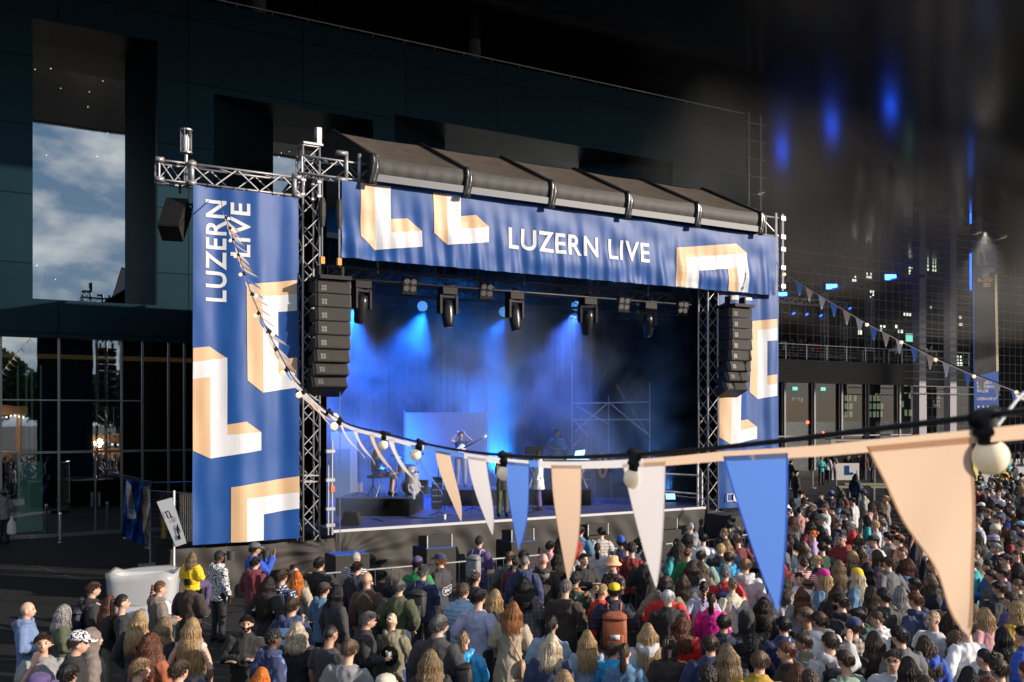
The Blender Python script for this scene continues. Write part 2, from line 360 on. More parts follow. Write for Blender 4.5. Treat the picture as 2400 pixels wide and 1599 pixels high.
for a in ((1870, 937, 14, 6), (1990, 950, 22, 28), (2055, 950, 18, 28), (2130, 945, 20, 30), (2196, 940, 8, 14), (2058, 930, 6, 10)): lit(*a, PY+6)
g.build('interior_lamp', mat('dim_green_window', (.2, .25, .18, 1), .6, emit=(.5, .62, .36, 1), estr=.22), pv)
g = MB(); g.box((34, PY+6.1, 0), (71, PY+6.3, 8.1)); g.build('back_wall', M['dark'], pv)
g = MB()
for (u, v) in ((1863, 911), (1929, 912)): p = onY(u, v, PY+.34); g = MB(); g.box((p.x-.25, PY+.30, p.z-.13), (p.x+.25, PY+.36, p.z+.13)); g.build('exit_sign', M['exit'], pv)
# railing
ra = thing('terrace_railing', 'steel post and wire railing along the terrace edge', 'railing', (55, PY, 8.5))
for k in range(17): x = 34.5+k*2.25; g = MB(); g.box((x-.04, PY+.02, 8.52), (x+.04, PY+.08, 9.65)); g.build('post', M['steel'], ra)
g = MB(); g.tube([(34, PY+.05, 9.65), (71, PY+.05, 9.65)], .04, 5)
for k in range(4): g.tube([(34, PY+.05, 8.75+k*.22), (71, PY+.05, 8.75+k*.22)], .006, 3)
g.build('rail', M['steel'], ra)

# dark lattice wing far behind
WY = 46
wg = thing('lattice_fronted_wing', 'tall dark glass wing with horizontal lattice and lit office windows', 'building', (80, WY, 0))
g = MB(); g.box((28, WY+2, 0), (175, WY+2.4, H-.02)); g.box((27.9, 18, 0), (28.05, WY+2, H-.02)); g.build('wall', M['dark'], wg)
g = MB()
for k in range(20): g.box((29, WY, 1+k*1.02), (170, WY+.06, 1.05+k*1.02))
for k in range(120): g.box((30+k*1.1, WY-.06, 0), (30.06+k*1.1, WY-.01, H-.02))
g.build('lattice', M['lattice'], wg)
g = MB()
for a in ((2000, 652, 9, 7, 3, 2), (2038, 645, 7, 7, 3, 2), (2045, 690, 6, 10, 2, 3), (2140, 635, 10, 9, 3, 3), (2185, 628, 12, 7, 4, 2), (2192, 500, 10, 28, 2, 7), (2248, 498, 6, 16, 2, 4),
          (2070, 768, 7, 7, 2, 2), (2108, 770, 10, 10, 3, 2), (2142, 775, 6, 7, 2, 2), (2248, 755, 10, 16, 2, 4), (2280, 755, 5, 12, 2, 4), (2128, 735, 10, 5, 3, 1), (2184, 720, 4, 3, 1, 1), (2016, 770, 6, 14, 2, 2), (2250, 850, 8, 18, 2, 5), (2250, 662, 4, 3, 1, 1)):
    g = MB(); lit(*a[:4], WY+1.2, *a[4:]); g.v and g.build('lit_window', M['window_lit'], wg)
# stair tower with pale columns
tw = thing('column_tower', 'slim open tower of pale columns and thin crossbars', 'tower', (62, 28, 0))
g = MB()
for u in (2155, 2227, 2288): x = onY(u, 600, 28.5).x; g = MB(); g.box((x-.42, 28.2, 0), (x+.42, 28.8, H-.02)); g.build('column', M['column'], tw)
g = MB(); xa, xb = onY(2118, 600, 28).x, onY(2345, 600, 28).x
for k in range(26): g.tube([(xa, 28, 6+k*.58), (xb, 28, 6+k*.58)], .035, 4)
g.build('crossbar', M['lattice'], tw)
g = MB()
for u in (2175, 2268): a = onY(u, 450, 27.8); g.lathe((a.x, 27.7, a.z-.6), [(.95, 0), (1.0, .1), (1.0, 1.1), (.9, 1.2)], 14)
g.build('drum_lamp_housing', M['column'], tw)
g = MB()
for (v0, v1) in ((458, 525), (594, 680)):
    a, b = onY(2275, v0, 27.6), onY(2277, v1, 27.6); g.box((a.x-.05, 27.55, b.z), (a.x+.05, 27.65, a.z))
g.build('light_strip', M['bluestrip'], tw)
lb = thing('lamp_beam', 'thin dark beam spanning the gap with blue floodlights on it', 'beam', (48, 33, 14.4))
g = MB(); g.tube([atD(1800, 700, 90), atD(1833, 697, 86.7), atD(1950, 678, 80), atD(2088, 656, 75), atD(2170, 646, 72)], .1, 6); g.build('tube', M['lattice'], lb)
for u, v, nm, D in ((1950, 672, 'middle', 80), (2088, 650, 'right', 75), (1833, 691, 'left', 86.7)):
    a = atD(u, v, D)
    lab = {'middle': 'blue glowing floodlight on the far wall, middle of three', 'right': 'blue glowing floodlight on the far wall, rightmost of three', 'left': 'blue glowing floodlight beside the stage banner, leftmost of three'}[nm]
    t = thing('floodlight', lab, 'floodlight', a, 0, 'blue floodlights on the far wall')
    g = MB(); g.box((-.75, .05, -.3), (.75, .35, .3)); g.build('housing', M['black'], t, local=True)
    g = MB(); g.box((-.62, .0, -.2), (.62, .045, .2), Matrix.Rotation(R(-4), 4, 'Y')); g.build('lamp_face', M['bluelamp'], t, local=True)
# flood lamps up on the grille and tower
for u, v, lab in ((1780, 452, 'pale flood lamp on a bracket beside the building corner'), (2287, 545, 'pale flood lamp on the tower bracket above the tall banner'), (2345, 556, 'pale flood lamp right of the tall banner top')):
    y = FY+.3 if u < 1800 else 27.2
    a = onY(u, v, y); t = thing('flood_lamp', lab, 'flood lamp', a, 0, 'flood lamps on brackets')
    s = 1 if u > 1800 else .55
    g = MB(); g.box((-.5*s, -.3*s, -.08*s), (.5*s, .3*s, .1*s), Matrix.Rotation(R(-18), 4, 'Y')); g.build('housing', M['column'], t, local=True)
    g = MB(); g.box((-.4*s, -.31*s, -.1*s), (.4*s, .1*s, -.085*s), Matrix.Rotation(R(-18), 4, 'Y')); g.build('lamp_face', mat('lamp_glow', (1, .9, .7, 1), .4, emit=(1, .85, .6, 1), estr=.8), t, local=True)
    g = MB(); g.tube([(-.2*s, .2*s, 0), (-1.3*s, .4*s, -.25*s)], .04*s, 5); g.build('bracket', M['lattice'], t, local=True)
# far trees behind the ticket booth
# ---------------------------------------------------------------- truss builder
def truss(chords, braces, p0, p1, a, b, bay=.5, rc=.026, rb=.013):
    """box truss from p0 to p1, cross-section vectors a and b"""
    p0, p1, a, b = map(Vector, (p0, p1, a, b)); n = max(1, round((p1-p0).length/bay)); d = (p1-p0)/n
    cs = [Vector((0, 0, 0)), a, a+b, b]
    for c in cs: chords.tube([p0+c, p1+c], rc, 6)
    for i in range(n+1):
        q = p0+d*i
        if i in (0, n):
            for j in range(4): braces.tube([q+cs[j], q+cs[(j+1) % 4]], rb*1.3, 5)
    for i in range(n):
        q = p0+d*i
        for j in range(4):
            c0, c1 = cs[j], cs[(j+1) % 4]
            if i % 2: c0, c1 = c1, c0
            braces.tube([q+c0, q+d+c1], rb, 5, cap=False)
def sleeve(mb, x, y, z, h=.35):
    for sx in (0, .4):
        for sy in (0, .4):
            mb.tube([(x+sx, y+sy, z), (x+sx, y+sy, z+h)], .045, 8)
            for zz in (z, z+h): mb.box((x+sx-.055, y+sy-.055, zz-.03), (x+sx+.055, y+sy+.055, zz+.03))

# ---------------------------------------------------------------- stage platform
SX0, SX1, SY1 = -.05, 12.1, 9.0; WX = 14.3
st = thing('stage_platform', 'raised concert stage with floor tinted with blue stage light and brown cloth skirt', 'stage', (6, 4, 0))
g = MB(); g.box((SX0, .02, 1.2), (SX1, SY1, 1.4)); g.box((SX1, .7, 1.2), (WX, SY1, 1.396)); g.build('floor', M['deck'], st)
g = MB(); g.box((SX0, -.03, 1.33), (SX1, .02, 1.405)); g.build('edge_strip', M['edge'], st)
def skirtfn(x, z, top, seed, gather=None):
    w_ = .035*math.sin(x*5.1+seed)+.03*math.sin(x*9+z*5+seed)+.07*noise.noise(Vector((x*1.1, z*2.2, seed)))
    if gather:
        gx, gz = gather; dx, dz = x-gx, z-gz; rr = math.hypot(dx, dz)
        w_ += .085*math.sin(math.atan2(dz, dx)*22)*math.exp(-rr*.5)*min(1, rr*1.6)
    return w_
def clothgrid(x0, x1, ztop, zbot, y, fn, nx, nz):
    g = MB(); vs = []
    for j in range(nz+1):
        for i in range(nx+1):
            x = x0+(x1-x0)*i/nx; zt = ztop(x) if callable(ztop) else ztop; zb = zbot(x) if callable(zbot) else zbot
            z = zb+(zt-zb)*j/nz; vs.append((x, y+fn(x, z), z))
    return g.add(vs, [(j*(nx+1)+i, j*(nx+1)+i+1, (j+1)*(nx+1)+i+1, (j+1)*(nx+1)+i) for j in range(nz) for i in range(nx)])
g = clothgrid(.0, 12.05, 1.34, .0, -.05, lambda x, z: (skirtfn(x, z, 1.34, 3, (0.0, .7)))*min(1, (1.34-z)*3)-.05*(1.34-z), 260, 24)
g.build('skirt', M['skirt'], st, smooth=True)
sl = thing('wing_skirt', 'slack brown cloth skirt under the tall left banner', 'skirt', (-2, 0, 0))
g = clothgrid(-3.95, -.02, lambda x: 1.22-.04*math.sin((x+3.9)*.8), 0, -.12, lambda x, z: skirtfn(x, z, 1.2, 1, (-.05, .9)), 90, 22); g.build('cloth', M['skirt'], sl, smooth=True)
g = MB(); g.box((-3.9, .1, 0), (-.1, 1.6, 1.15)); g.build('frame', M['black'], sl)
sr = thing('wing_skirt', 'slack brown cloth skirt under the right banner, crowd in front', 'skirt', (13.7, 0, 0))
g = clothgrid(12.1, 15.4, lambda x: 1.3-.12*math.sin((x-12.1)*.95), 0, -.08, lambda x, z: skirtfn(x, z, 1.2, 7), 70, 18); g.build('cloth', M['skirt'], sr, smooth=True)
g = MB(); g.box((12.2, .15, 0), (15.3, 1.6, 1.1)); g.build('frame', M['black'], sr)

# back and side drapes, under-roof
dr = thing('stage_drapes', 'black drapes closing the back and sides of the stage', 'drape', (6, 8.9, 1.4))
g = clothgrid(SX0+.1, WX, 10.2, 1.41, 8.8, lambda x, z: .06*math.sin(x*9)+.03*math.sin(x*23), 300, 3); g.build('back_drape', M['drape'], dr, smooth=True)
g = MB(); vs = []
for x, ya, yb in ((.12, 1.0, 8.7), (14.15, 1.0, 8.7)):
    n_ = 140; vs = []
    for i in range(n_+1):
        y = ya+(yb-ya)*i/n_; vs += [(x+.05*math.sin(y*14), y, 1.41), (x+.05*math.sin(y*14), y, 10.2)]
    g = MB(); g.add(vs, [(2*i, 2*i+2, 2*i+3, 2*i+1) for i in range(n_)]); g.build('side_drape', M['drape'], dr, smooth=True)

# roof of the stage
rf = thing('stage_roof', 'ridged tarpaulin stage roof, brown dusty top and black front valance', 'roof', (7.5, 3, 10))
RX0, BAY, RB, RZ = .85, 2.65, 2.3, 11.85
EY, EZ = -.32, 10.62
xs = [RX0+BAY*k for k in range(6)]
for k in range(5):
    g = MB(); n1, n2 = 14, 10; vs = []
    for j in range(n2+1):
        for i in range(n1+1):
            s, t = i/n1, j/n2; sag = .09*math.sin(math.pi*s)*math.sin(math.pi*min(1, t+.12))
            vs.append((xs[k]+BAY*s, EY+(RB-EY)*t, EZ+(RZ-EZ)*t-sag-.03*math.sin(math.pi*s)))
    g.add(vs, [(j*(n1+1)+i, j*(n1+1)+i+1, (j+1)*(n1+1)+i+1, (j+1)*(n1+1)+i) for j in range(n2) for i in range(n1)])
    g.build('tarpaulin', M['roofcloth'], rf, smooth=True)
    g = MB(); vs = []
    for j in range(7):
        for i in range(25):
            s, t = i/24, j/6; zt = EZ-.035*math.sin(math.pi*s)
            vs.append((xs[k]+BAY*s, EY-.01-.04*math.sin(math.pi*t)+.012*math.sin(s*40)*t, zt-(zt-10.17)*t))
    g.add(vs, [(j*25+i, j*25+i+1, (j+1)*25+i+1, (j+1)*25+i) for j in range(6) for i in range(24)])
    g.build('valance', M['rooffascia'], rf, smooth=True)
    g = MB(); g.box((xs[k]+.02, EY-.06, 10.0), (xs[k]+BAY-.02, EY-.035, 10.18)); g.build('keder_band', M['roofgrey'], rf)
    g = MB(); g.add([(xs[k], RB, RZ), (xs[k]+BAY, RB, RZ), (xs[k]+BAY, 8.8, 10.4), (xs[k], 8.8, 10.4)], [(0, 1, 2, 3)]); g.build('back_slope', M['roofblack'], rf)
for k, x in enumerate(xs):
    g = MB(); g.tube([(x, EY-.02, EZ+.03), (x, RB, RZ+.05), (x, 8.8, 10.45)], .045, 8)
    g.build('rib', M['roofblack'], rf, smooth=True)
    # bunched tarpaulin corner
    g = MB(); rings = []
    for j in range(8):
        t = j/7; wd = .05+.075*t+.03*math.sin(t*5); zz = EZ+.06-t*.78; loop = []
        for q in range(20):
            a = 2*math.pi*q/20; rr = wd*(1+.28*math.sin(a*5+t*3))
            loop.append((x+rr*math.cos(a)+.05*math.sin(t*4), EY-.07+rr*.55*math.sin(a), zz))
        rings.append(loop)
    g.ring(rings); g.build('tarpaulin_tuck', mat('shiny_black_tarpaulin', (.03, .03, .03, 1), .28, bump=.3, bump_s=12) if k == 0 else bpy.data.materials['shiny_black_tarpaulin'], rf, smooth=True)
g = MB(); x = RX0-.02
g.add([(x, EY, 10.0), (x, EY, EZ), (x, RB, RZ), (x, 8.8, 10.4), (x, 8.8, 9.6), (x, 1.6, 9.8)], [(0, 1, 2, 3, 4, 5)])
x = xs[-1]+.02; g.add([(x, EY, 10.0), (x, EY, EZ), (x, RB, RZ), (x, 8.8, 10.4), (x, 8.8, 9.6)], [(0, 1, 2, 3, 4)])
g.build('gable', M['roofblack'], rf)

# ---------------------------------------------------------------- towers, wing trusses
def tower(x, y, z0, z1, label):
    t = thing('truss_tower', label, 'truss tower', (x+.2, y+.2, z0)); c, b = MB(), MB()
    truss(c, b, (x, y, z0), (x, y, z1), (.42, 0, 0), (0, .42, 0), .42, .03, .015)
    c.box((x-.08, y-.08, z0), (x+.5, y+.5, z0+.06))
    c.build('chord', M['alu'], t, smooth=True); b.build('brace', M['alu'], t); return t
t1 = tower(-.80, .05, .9, 10.75, 'tall square truss tower left of the stage, behind the line array')
g = MB(); sleeve(g, -.79, .06, 9.55); 
for z in (2.6, 2.75): 
    for a, b in (((-.8, .05), (-.38, .05)), ((-.8, .47), (-.38, .47)), ((-.8, .05), (-.8, .47))): g.tube([(a[0], a[1], z), (b[0], b[1], z)], .022, 5)
g.build('sleeve_block', M['alu'], t1)
g = MB(); g.box((-.8, -.0, 10.78), (-.3, .5, 10.83)); g.box((-.42, .1, 10.83), (-.3, .3, 11.25)); g.lathe((-.36, .2, 11.1), [(.1, -.1), (.1, .15)], 10); g.build('head_block', M['alu'], t1)
t2 = tower(12.25, .05, .9, 9.9, 'tall square truss tower right of the stage, behind the line array')
g = MB()
for x in (14.75, 15.05): g.tube([(x+.28, -.1, 8.25), (x+.28, -.1, 10.75)], .06, 8)
for z in (8.4, 9.0, 9.6, 10.0, 10.6): g.tube([(14.2, -.1, z), (15.4, -.1, z)], .03, 6); g.box((15.22, -.18, z-.07), (15.42, -.02, z+.07))
g.tube([(14.3, -.1, 10.6), (15.2, -.1, 10.0)], .02, 5); g.tube([(14.6, -.1, 10.0), (14.6, -.1, 10.6)], .02, 5)
tag(g.build('truss_corner', M['alu']), 'silver tube corner at the right end of the top banner', 'truss corner')
# header truss box that carries the top banner
ht = thing('roof_truss', 'silver box truss carrying the long top banner', 'truss', (6, .1, 10)); c, b = MB(), MB()
truss(c, b, (-.85, -.02, 10.05), (1.0, -.02, 10.05), (0, .4, 0), (0, 0, .42), .42, .03, .016)
truss(c, b, (1.0, .1, 9.6), (15.2, .1, 9.6), (0, .4, 0), (0, 0, .4), .5, .025, .013)
for x in (.28, .62, 1.0): c.tube([(x, -.05, 9.95), (x, -.05, 10.7)], .05, 8)
for x in (.15, .98):
    for z in (10.0, 10.65): c.box((x-.14, -.12, z-.05), (x+.14, .02, z+.05))
c.build('chord', M['alu'], ht, smooth=True); b.build('brace', M['alu'], ht)
# left wing truss
wt = thing('wing_truss', 'silver box truss above the tall left banner', 'truss', (-2.5, .2, 9.5)); c, b = MB(), MB()
truss(c, b, (-3.45, .05, 9.5), (-.8, .05, 9.5), (0, .4, 0), (0, 0, .44), .55, .03, .018)
truss(c, b, (-4.15, .05, 9.5), (-3.5, .05, 9.5), (0, .4, 0), (0, 0, .44), .35, .025, .015)
for x in (-3.44, -1.02): c.tube([(x, .03, 9.44), (x, .03, 10.02)], .06, 8)
for x in (-4.15, -3.44, -.95):
    for z in (9.5, 9.94): c.box((x-.09, -.03, z-.05), (x+.09, .09, z+.05))
c.build('chord', M['alu'], wt, smooth=True); b.build('brace', M['alu'], wt)
# antenna cage lamp on the wing truss
p = onY(436, 350, .2); lc = thing('cage_lamp', 'small silver caged lamp standing on the left wing truss', 'lamp', (p.x, .2, 9.95)); g = MB()
for a in range(6): an = a*math.pi/3; g.tube([(p.x+.12*math.cos(an), .2+.12*math.sin(an), 10.2), (p.x+.12*math.cos(an), .2+.12*math.sin(an), 10.72)], .012, 4)
for z in (10.2, 10.72): g.lathe((p.x, .2, z), [(.14, 0), (.14, .03)], 12)
g.build('cage', M['alu'], lc); g = MB(); g.tube([(p.x, .2, 9.95), (p.x, .2, 10.2)], .04, 8); g.build('stem', M['alu'], lc)
g = MB(); g.lathe((p.x, .2, 10.25), [(.05, 0), (.07, .1), (.07, .3), (.03, .38)], 10); g.build('lamp_glass', M['white_plastic'], lc)
# inner trusses with the lights
for (y, z, nm) in ((.75, 7.70, 'front'), (3.3, 7.7, 'middle'), (6.2, 7.8, 'rear')):
    it = thing('lighting_truss', {'front': 'frontmost horizontal truss under the roof carrying moving lights', 'middle': 'blue lit truss hanging behind the front lighting truss', 'rear': 'rearmost dim truss under the stage roof'}[nm], 'truss', (6, y, z)); c, b = MB(), MB()
    truss(c, b, (.1, y, z), (14 if y > 1 else 12.2, y, z), (0, .3, 0), (0, 0, .3), .5, .025, .013)
    c.build('chord', M['rig'], it, smooth=True); b.build('brace', M['rig'], it)
g = MB()
for y in (.8, 3.4, 6.3):
    for x in (1.5, 6, 10.5): g.tube([(x, y, 7.9), (x, y, 10.0)], .02, 5)
tag(g.build('hoist_chain', M['steel'], base=(6, 3, 7.9)), 'thin lifting chains holding the lighting trusses under the roof', 'chains')

# ---------------------------------------------------------------- printed banners
def cloth_poly(name, poly, fn, y, off, mtl, parent, step=.07):
    """poly in (x, z); bent to follow the cloth"""
    bm = bmesh.new(); vs = [bm.verts.new((x, 0, z)) for x, z in poly]; bm.faces.new(vs)
    bend(bm, name, fn, y, off, mtl, parent, step)
def bend(bm, name, fn, y, off, mtl, parent, step=.07):
    xs_ = [v.co.x for v in bm.verts]; zs_ = [v.co.z for v in bm.verts]
    bm.normal_update(); bmesh.ops.triangulate(bm, faces=bm.faces[:])
    x = math.floor(min(xs_)/step)*step
    while x < max(xs_): bmesh.ops.bisect_plane(bm, geom=bm.verts[:]+bm.edges[:]+bm.faces[:], plane_co=(x, 0, 0), plane_no=(1, 0, 0)); x += step
    z = math.floor(min(zs_)/.15)*.15
    while z < max(zs_): bmesh.ops.bisect_plane(bm, geom=bm.verts[:]+bm.edges[:]+bm.faces[:], plane_co=(0, 0, z), plane_no=(0, 0, 1)); z += .15
    org = wloc(parent)
    for v in bm.verts: v.co = Vector((v.co.x, y+fn(v.co.x, v.co.z)-off, v.co.z)) - org
    me = bpy.data.meshes.new(name); bm.to_mesh(me); bm.free(); me.materials.append(mtl)
    o = bpy.data.objects.new(name, me); sc.collection.objects.link(o); o.parent = parent; return o
def text_mesh(body, size, bold=.0, sx=1.0, spacing=1.0):
    cu = bpy.data.curves.new('lettering', 'FONT'); cu.body = body; cu.size = size; cu.offset = bold; cu.space_character = spacing; cu.resolution_u = 4
    o = bpy.data.objects.new('tmp', cu); sc.collection.objects.link(o); dg = bpy.context.evaluated_depsgraph_get()
    me = bpy.data.meshes.new_from_object(o.evaluated_get(dg)); bpy.data.objects.remove(o)
    for v in me.vertices: v.co.x *= sx
    return me
def banner_text(body, x0, z0, width, height, fn, y, mtl, parent, rot=False, bold=.012, slope=0, off=.018, step=.07):
    me = text_mesh(body, 1, bold, 1.0, 1.1); bm = bmesh.new(); bm.from_mesh(me); bpy.data.meshes.remove(me)
    xa = min(v.co.x for v in bm.verts); xb = max(v.co.x for v in bm.verts); ya = min(v.co.y for v in bm.verts); yb = max(v.co.y for v in bm.verts)
    for v in bm.verts:
        s = (v.co.x-xa)/(xb-xa); t = (v.co.y-ya)/(yb-ya)
        v.co = Vector((x0+s*width, 0, z0+t*height+slope*s)) if not rot else Vector((x0+(1-t)*width, 0, z0+s*height))
    return bend(bm, 'lettering', fn, y, off, mtl, parent, step)
HY = -.15
def hfn(x, z):
    t = max(0, min(1, (10-z)/1.9))
    return t*(.028*math.sin(x*7.3+.8*math.sin(x*1.7))*(.5+.5*math.sin(x*.9+1)**2)+.018*math.sin(x*16+2*z))+.012*math.sin(x*3.1+z*5)+.05*noise.noise(Vector((x*1.4, z*1.6, 2)))*(.5+t) - .02*t*math.sin(z*6)
hb = thing('top_banner', 'long blue banner across the stage front with white and peach block letters', 'banner', (7.6, HY, 8))
clothgrid(.12, 15.12, 9.97, lambda x: 8.075+.01*abs(math.sin(x*3.7)), HY, hfn, 420, 26).build('cloth', M['blue'], hb, smooth=True)
def hz2(x, y): p = onY(700+x/2.6133, 200+y/2.6133, HY); return (p.x, min(p.z, 9.965))
def hz3(x, y): p = onY(1200+x/2.6133, 200+y/2.6133, HY); return (p.x, max(min(p.z, 9.965), 8.1))
EM = [('peach', [(378, 590), (465, 597), (470, 1008), (378, 925)], hz2), ('white', [(465, 597), (562, 603), (565, 903), (752, 893), (757, 990), (470, 1008)], hz2), ('peach', [(565, 820), (668, 815), (752, 893), (565, 903)], hz2),
      ('peach', [(823, 645), (907, 655), (912, 978), (826, 905)], hz2), ('white', [(907, 655), (990, 665), (993, 880), (1163, 868), (1163, 962), (912, 978)], hz2), ('peach', [(993, 802), (1085, 795), (1163, 868), (993, 880)], hz2),
      ('peach', [(1005, 995), (1372, 970), (1437, 1028), (1070, 1056), (1072, 1250), (1007, 1243)], hz3), ('white', [(1070, 1056), (1437, 1028), (1443, 1285), (1385, 1278), (1378, 1118), (1138, 1138), (1140, 1256), (1072, 1250)], hz3), ('peach', [(1320, 1122), (1378, 1118), (1385, 1277), (1325, 1270)], hz3)]
for c_, pl, f_ in EM: cloth_poly('block_letter', [f_(*p) for p in pl], hfn, HY, .014, M[c_], hb)
a, b2, c2 = onY(1191, 583, HY), onY(1521, 617, HY), onY(1191, 533, HY)
banner_text('LUZERN LIVE', a.x, a.z, b2.x-a.x, c2.z-a.z, hfn, HY, M['white'], hb, bold=.018, slope=b2.z-a.z)
# yellow chain hanging at the banner's left edge
g = MB()
for k in range(42): g.lathe((.04+.004*(k % 2), HY-.02, 9.95-k*.045), [(.012, 0), (.018, .012), (.018, .03), (.012, .042)], 5)
tag(g.build('chain', mat('yellowed_chain', (.5, .38, .12, 1), .4, .6)), 'yellowish chain hanging down the left edge of the top banner', 'chain')

BY = -.05
def bfn(x, z):
    return .05*math.sin(x*3.6+.4*math.sin(z*.5))+.018*math.sin(x*9+z*.3)+.02*noise.noise(Vector((x*3, z*1.1, 5)))
lb_ = thing('tall_banner', 'tall blue banner left of the stage with vertical white lettering', 'banner', (-2.2, BY, 1.25))
clothgrid(-3.43, -.93, 9.44, 1.26, BY, bfn, 90, 80).build('cloth', M['blue'], lb_, smooth=True)
g = MB()
for k in range(9): x = -3.4+k*.305; g.tube([(x, BY, 9.42), (x, BY+.06, 9.52)], .01, 4); 
for k in range(5): x = -3.2+k*.52; g.tube([(x, BY-.03, 1.28), (x, BY, 1.18)], .012, 4)
g.build('cable_tie', M['black'], lb_)
def b7(x, y): p = onY(350+x/2.24, 300+y/2.24, BY); return (max(-3.425, min(-.935, p.x)), p.z)
def bd(x, y): p = onY(x*1.02, y*1.02, BY); return (max(-3.425, min(-.935, p.x)), max(p.z, 1.27))
EM = [('peach', [(508, 823), (775, 798), (775, 872), (590, 885), (595, 1390), (512, 1325)], b7), ('white', [(590, 885), (775, 871), (775, 960), (680, 965), (682, 1290), (775, 1281), (775, 1363), (597, 1390)], b7), ('peach', [(680, 1218), (775, 1205), (775, 1281), (682, 1290)], b7),
      ('peach', [(225, 1155), (318, 1147), (407, 1208), (225, 1230)], b7),
      ('white', [(442, 832), (522, 822), (522, 1000), (600, 993), (600, 1035), (484, 1054), (484, 866), (442, 871)], bd), ('peach', [(442, 871), (484, 866), (484, 1054), (442, 1036)], bd), ('peach', [(522, 976), (565, 969), (600, 993), (522, 1000)], bd),
      ('peach', [(530, 1120), (690, 1094), (690, 1131), (566, 1146), (566, 1251), (530, 1252)], bd), ('white', [(566, 1146), (690, 1131), (690, 1168), (606, 1182), (606, 1248), (566, 1251)], bd)]
for c_, pl, f_ in EM: cloth_poly('block_letter', [f_(*p) for p in pl], bfn, BY, .014, M[c_], lb_)
p0, p1 = b7(297, 908), b7(406, 385); banner_text('LUZERN', p0[0], p0[1], p1[0]-p0[0], p1[1]-p0[1], bfn, BY, M['white'], lb_, rot=True, bold=.018)
p0, p1 = b7(425, 672), b7(527, 402); banner_text('LIVE', p0[0], p0[1], p1[0]-p0[0], p1[1]-p0[1], bfn, BY, M['white'], lb_, rot=True, bold=.018)
rb_ = thing('tall_banner', 'blue banner right of the stage, partly behind the hanging speakers', 'banner', (14, .1, 1.2))
clothgrid(12.75, 15.35, 8.3, 1.3, .1, bfn, 90, 70).build('cloth', M['blue'], rb_, smooth=True)
def z5(x, y): p = onY(1700+x/2.6133, 500+y/2.6133, .1); return (max(12.76, min(15.34, p.x)), min(8.28, max(1.32, p.z)))
EM = [('peach', [(165, 660), (312, 648), (312, 705), (205, 715), (200, 1138), (153, 1095)], z5), ('white', [(205, 715), (312, 705), (312, 778), (255, 783), (253, 1052), (312, 1044), (312, 1117), (200, 1138)], z5), ('peach', [(253, 995), (312, 987), (312, 1044), (253, 1052)], z5),
      ('peach', [(-35, 1000), (36, 1050), (30, 1418), (-35, 1372)], z5), ('white', [(36, 1050), (88, 1050), (86, 1330), (196, 1308), (196, 1382), (30, 1418)], z5), ('peach', [(86, 1270), (140, 1262), (196, 1308), (86, 1330)], z5),
      ('white', [(30, 500), (70, 505), (70, 520), (160, 515), (165, 535), (30, 530)], z5)]
for c_, pl, f_ in EM: cloth_poly('block_letter', [f_(*p) for p in pl], bfn, .1, .014, M[c_], rb_)
g = MB(); 
for u in (1722,):
    p = onY(u, 1166, .0)
    for (x0, z0, x1, z1) in ((-.3, -.12, 0, -.1), (-.3, .1, 0, .12), (-.3, -.1, -.28, .1)): g.box((p.x+x0, .02, p.z+z0), (p.x+x1, .025, p.z+z1))
    g.lathe((p.x+.12, .022, p.z), [(.14, -.003), (.16, -.003), (.16, .003), (.14, .003)], 16, Matrix.Rotation(R(90), 3, 'X'))
g.build('emblem', M['white'], rb_)

# ---------------------------------------------------------------- PA
def line_array(name_label, x0, wdt, ztop, lean):
    t = thing('line_array', name_label, 'line array', (x0+wdt/2, -.6, ztop-2.9), 0, 'hanging line arrays')
    z = ztop; y = -.62; ang = R(1); hh = .328
    g = MB(); g.box((x0+.02, -.75, ztop+.0), (x0+wdt-.02, .1, ztop+.09)); g.box((x0+.1, -.45, ztop+.09), (x0+.16, -.2, ztop+.35)); g.box((x0+wdt-.16, -.45, ztop+.09), (x0+wdt-.1, -.2, ztop+.35)); g.build('flying_frame', M['black'], t)
    for k in range(8):
        ang = R(-2 + [0, 3, 6, 9, 13, 18, 24, 31][k]*1.0)
        # front face tilts down by ang: bottom goes back
        M4 = Matrix.Translation(Vector((x0, y, z))) @ Matrix.Rotation(-ang, 4, 'X')
        g = MB(); n = .035
        g.add([M4 @ Vector(p) for p in ((0, .02, -n), (wdt, .02, -n), (wdt, .02, -hh), (0, .02, -hh), (0, .58, -n-.02), (wdt, .58, -n-.02), (wdt, .58, -hh+.04), (0, .58, -hh+.04))],
              [(0, 1, 2, 3), (4, 7, 6, 5), (0, 4, 5, 1), (3, 2, 6, 7), (0, 3, 7, 4), (1, 5, 6, 2)])
        cab = g.build('cabinet', M['speaker_box'], t)
        g = MB(); g.box((.015, -.005, -hh+.012), (wdt-.015, .018, -.02), M4); g.build('grille', M['grille'], cab)
        g = MB()
        for s in (-.012, wdt+.002): g.box((s, .03, -hh+.02), (s+.012, .12, -.02), M4)
        for a_ in range(2):
            for b_ in range(2): g.box((.10+a_*.07, -.012, -hh+.06+b_*.07), (.155+a_*.07, -.006, -hh+.115+b_*.07), M4)
        g.build('badge', mat('dull_grey_badge', (.12, .115, .11, 1), .5) if 'dull_grey_badge' not in bpy.data.materials else bpy.data.materials['dull_grey_badge'], cab)
        d = Vector((0, -math.sin(-ang)*-hh, -math.cos(ang)*hh)); z += d.z; y += math.sin(ang)*hh
    return t
line_array('left column of black speakers hanging in front of the truss tower', -.68, .84, 7.45, 0)
line_array('right column of black speakers hanging over the right banner', 12.62, .86, 7.55, 0)
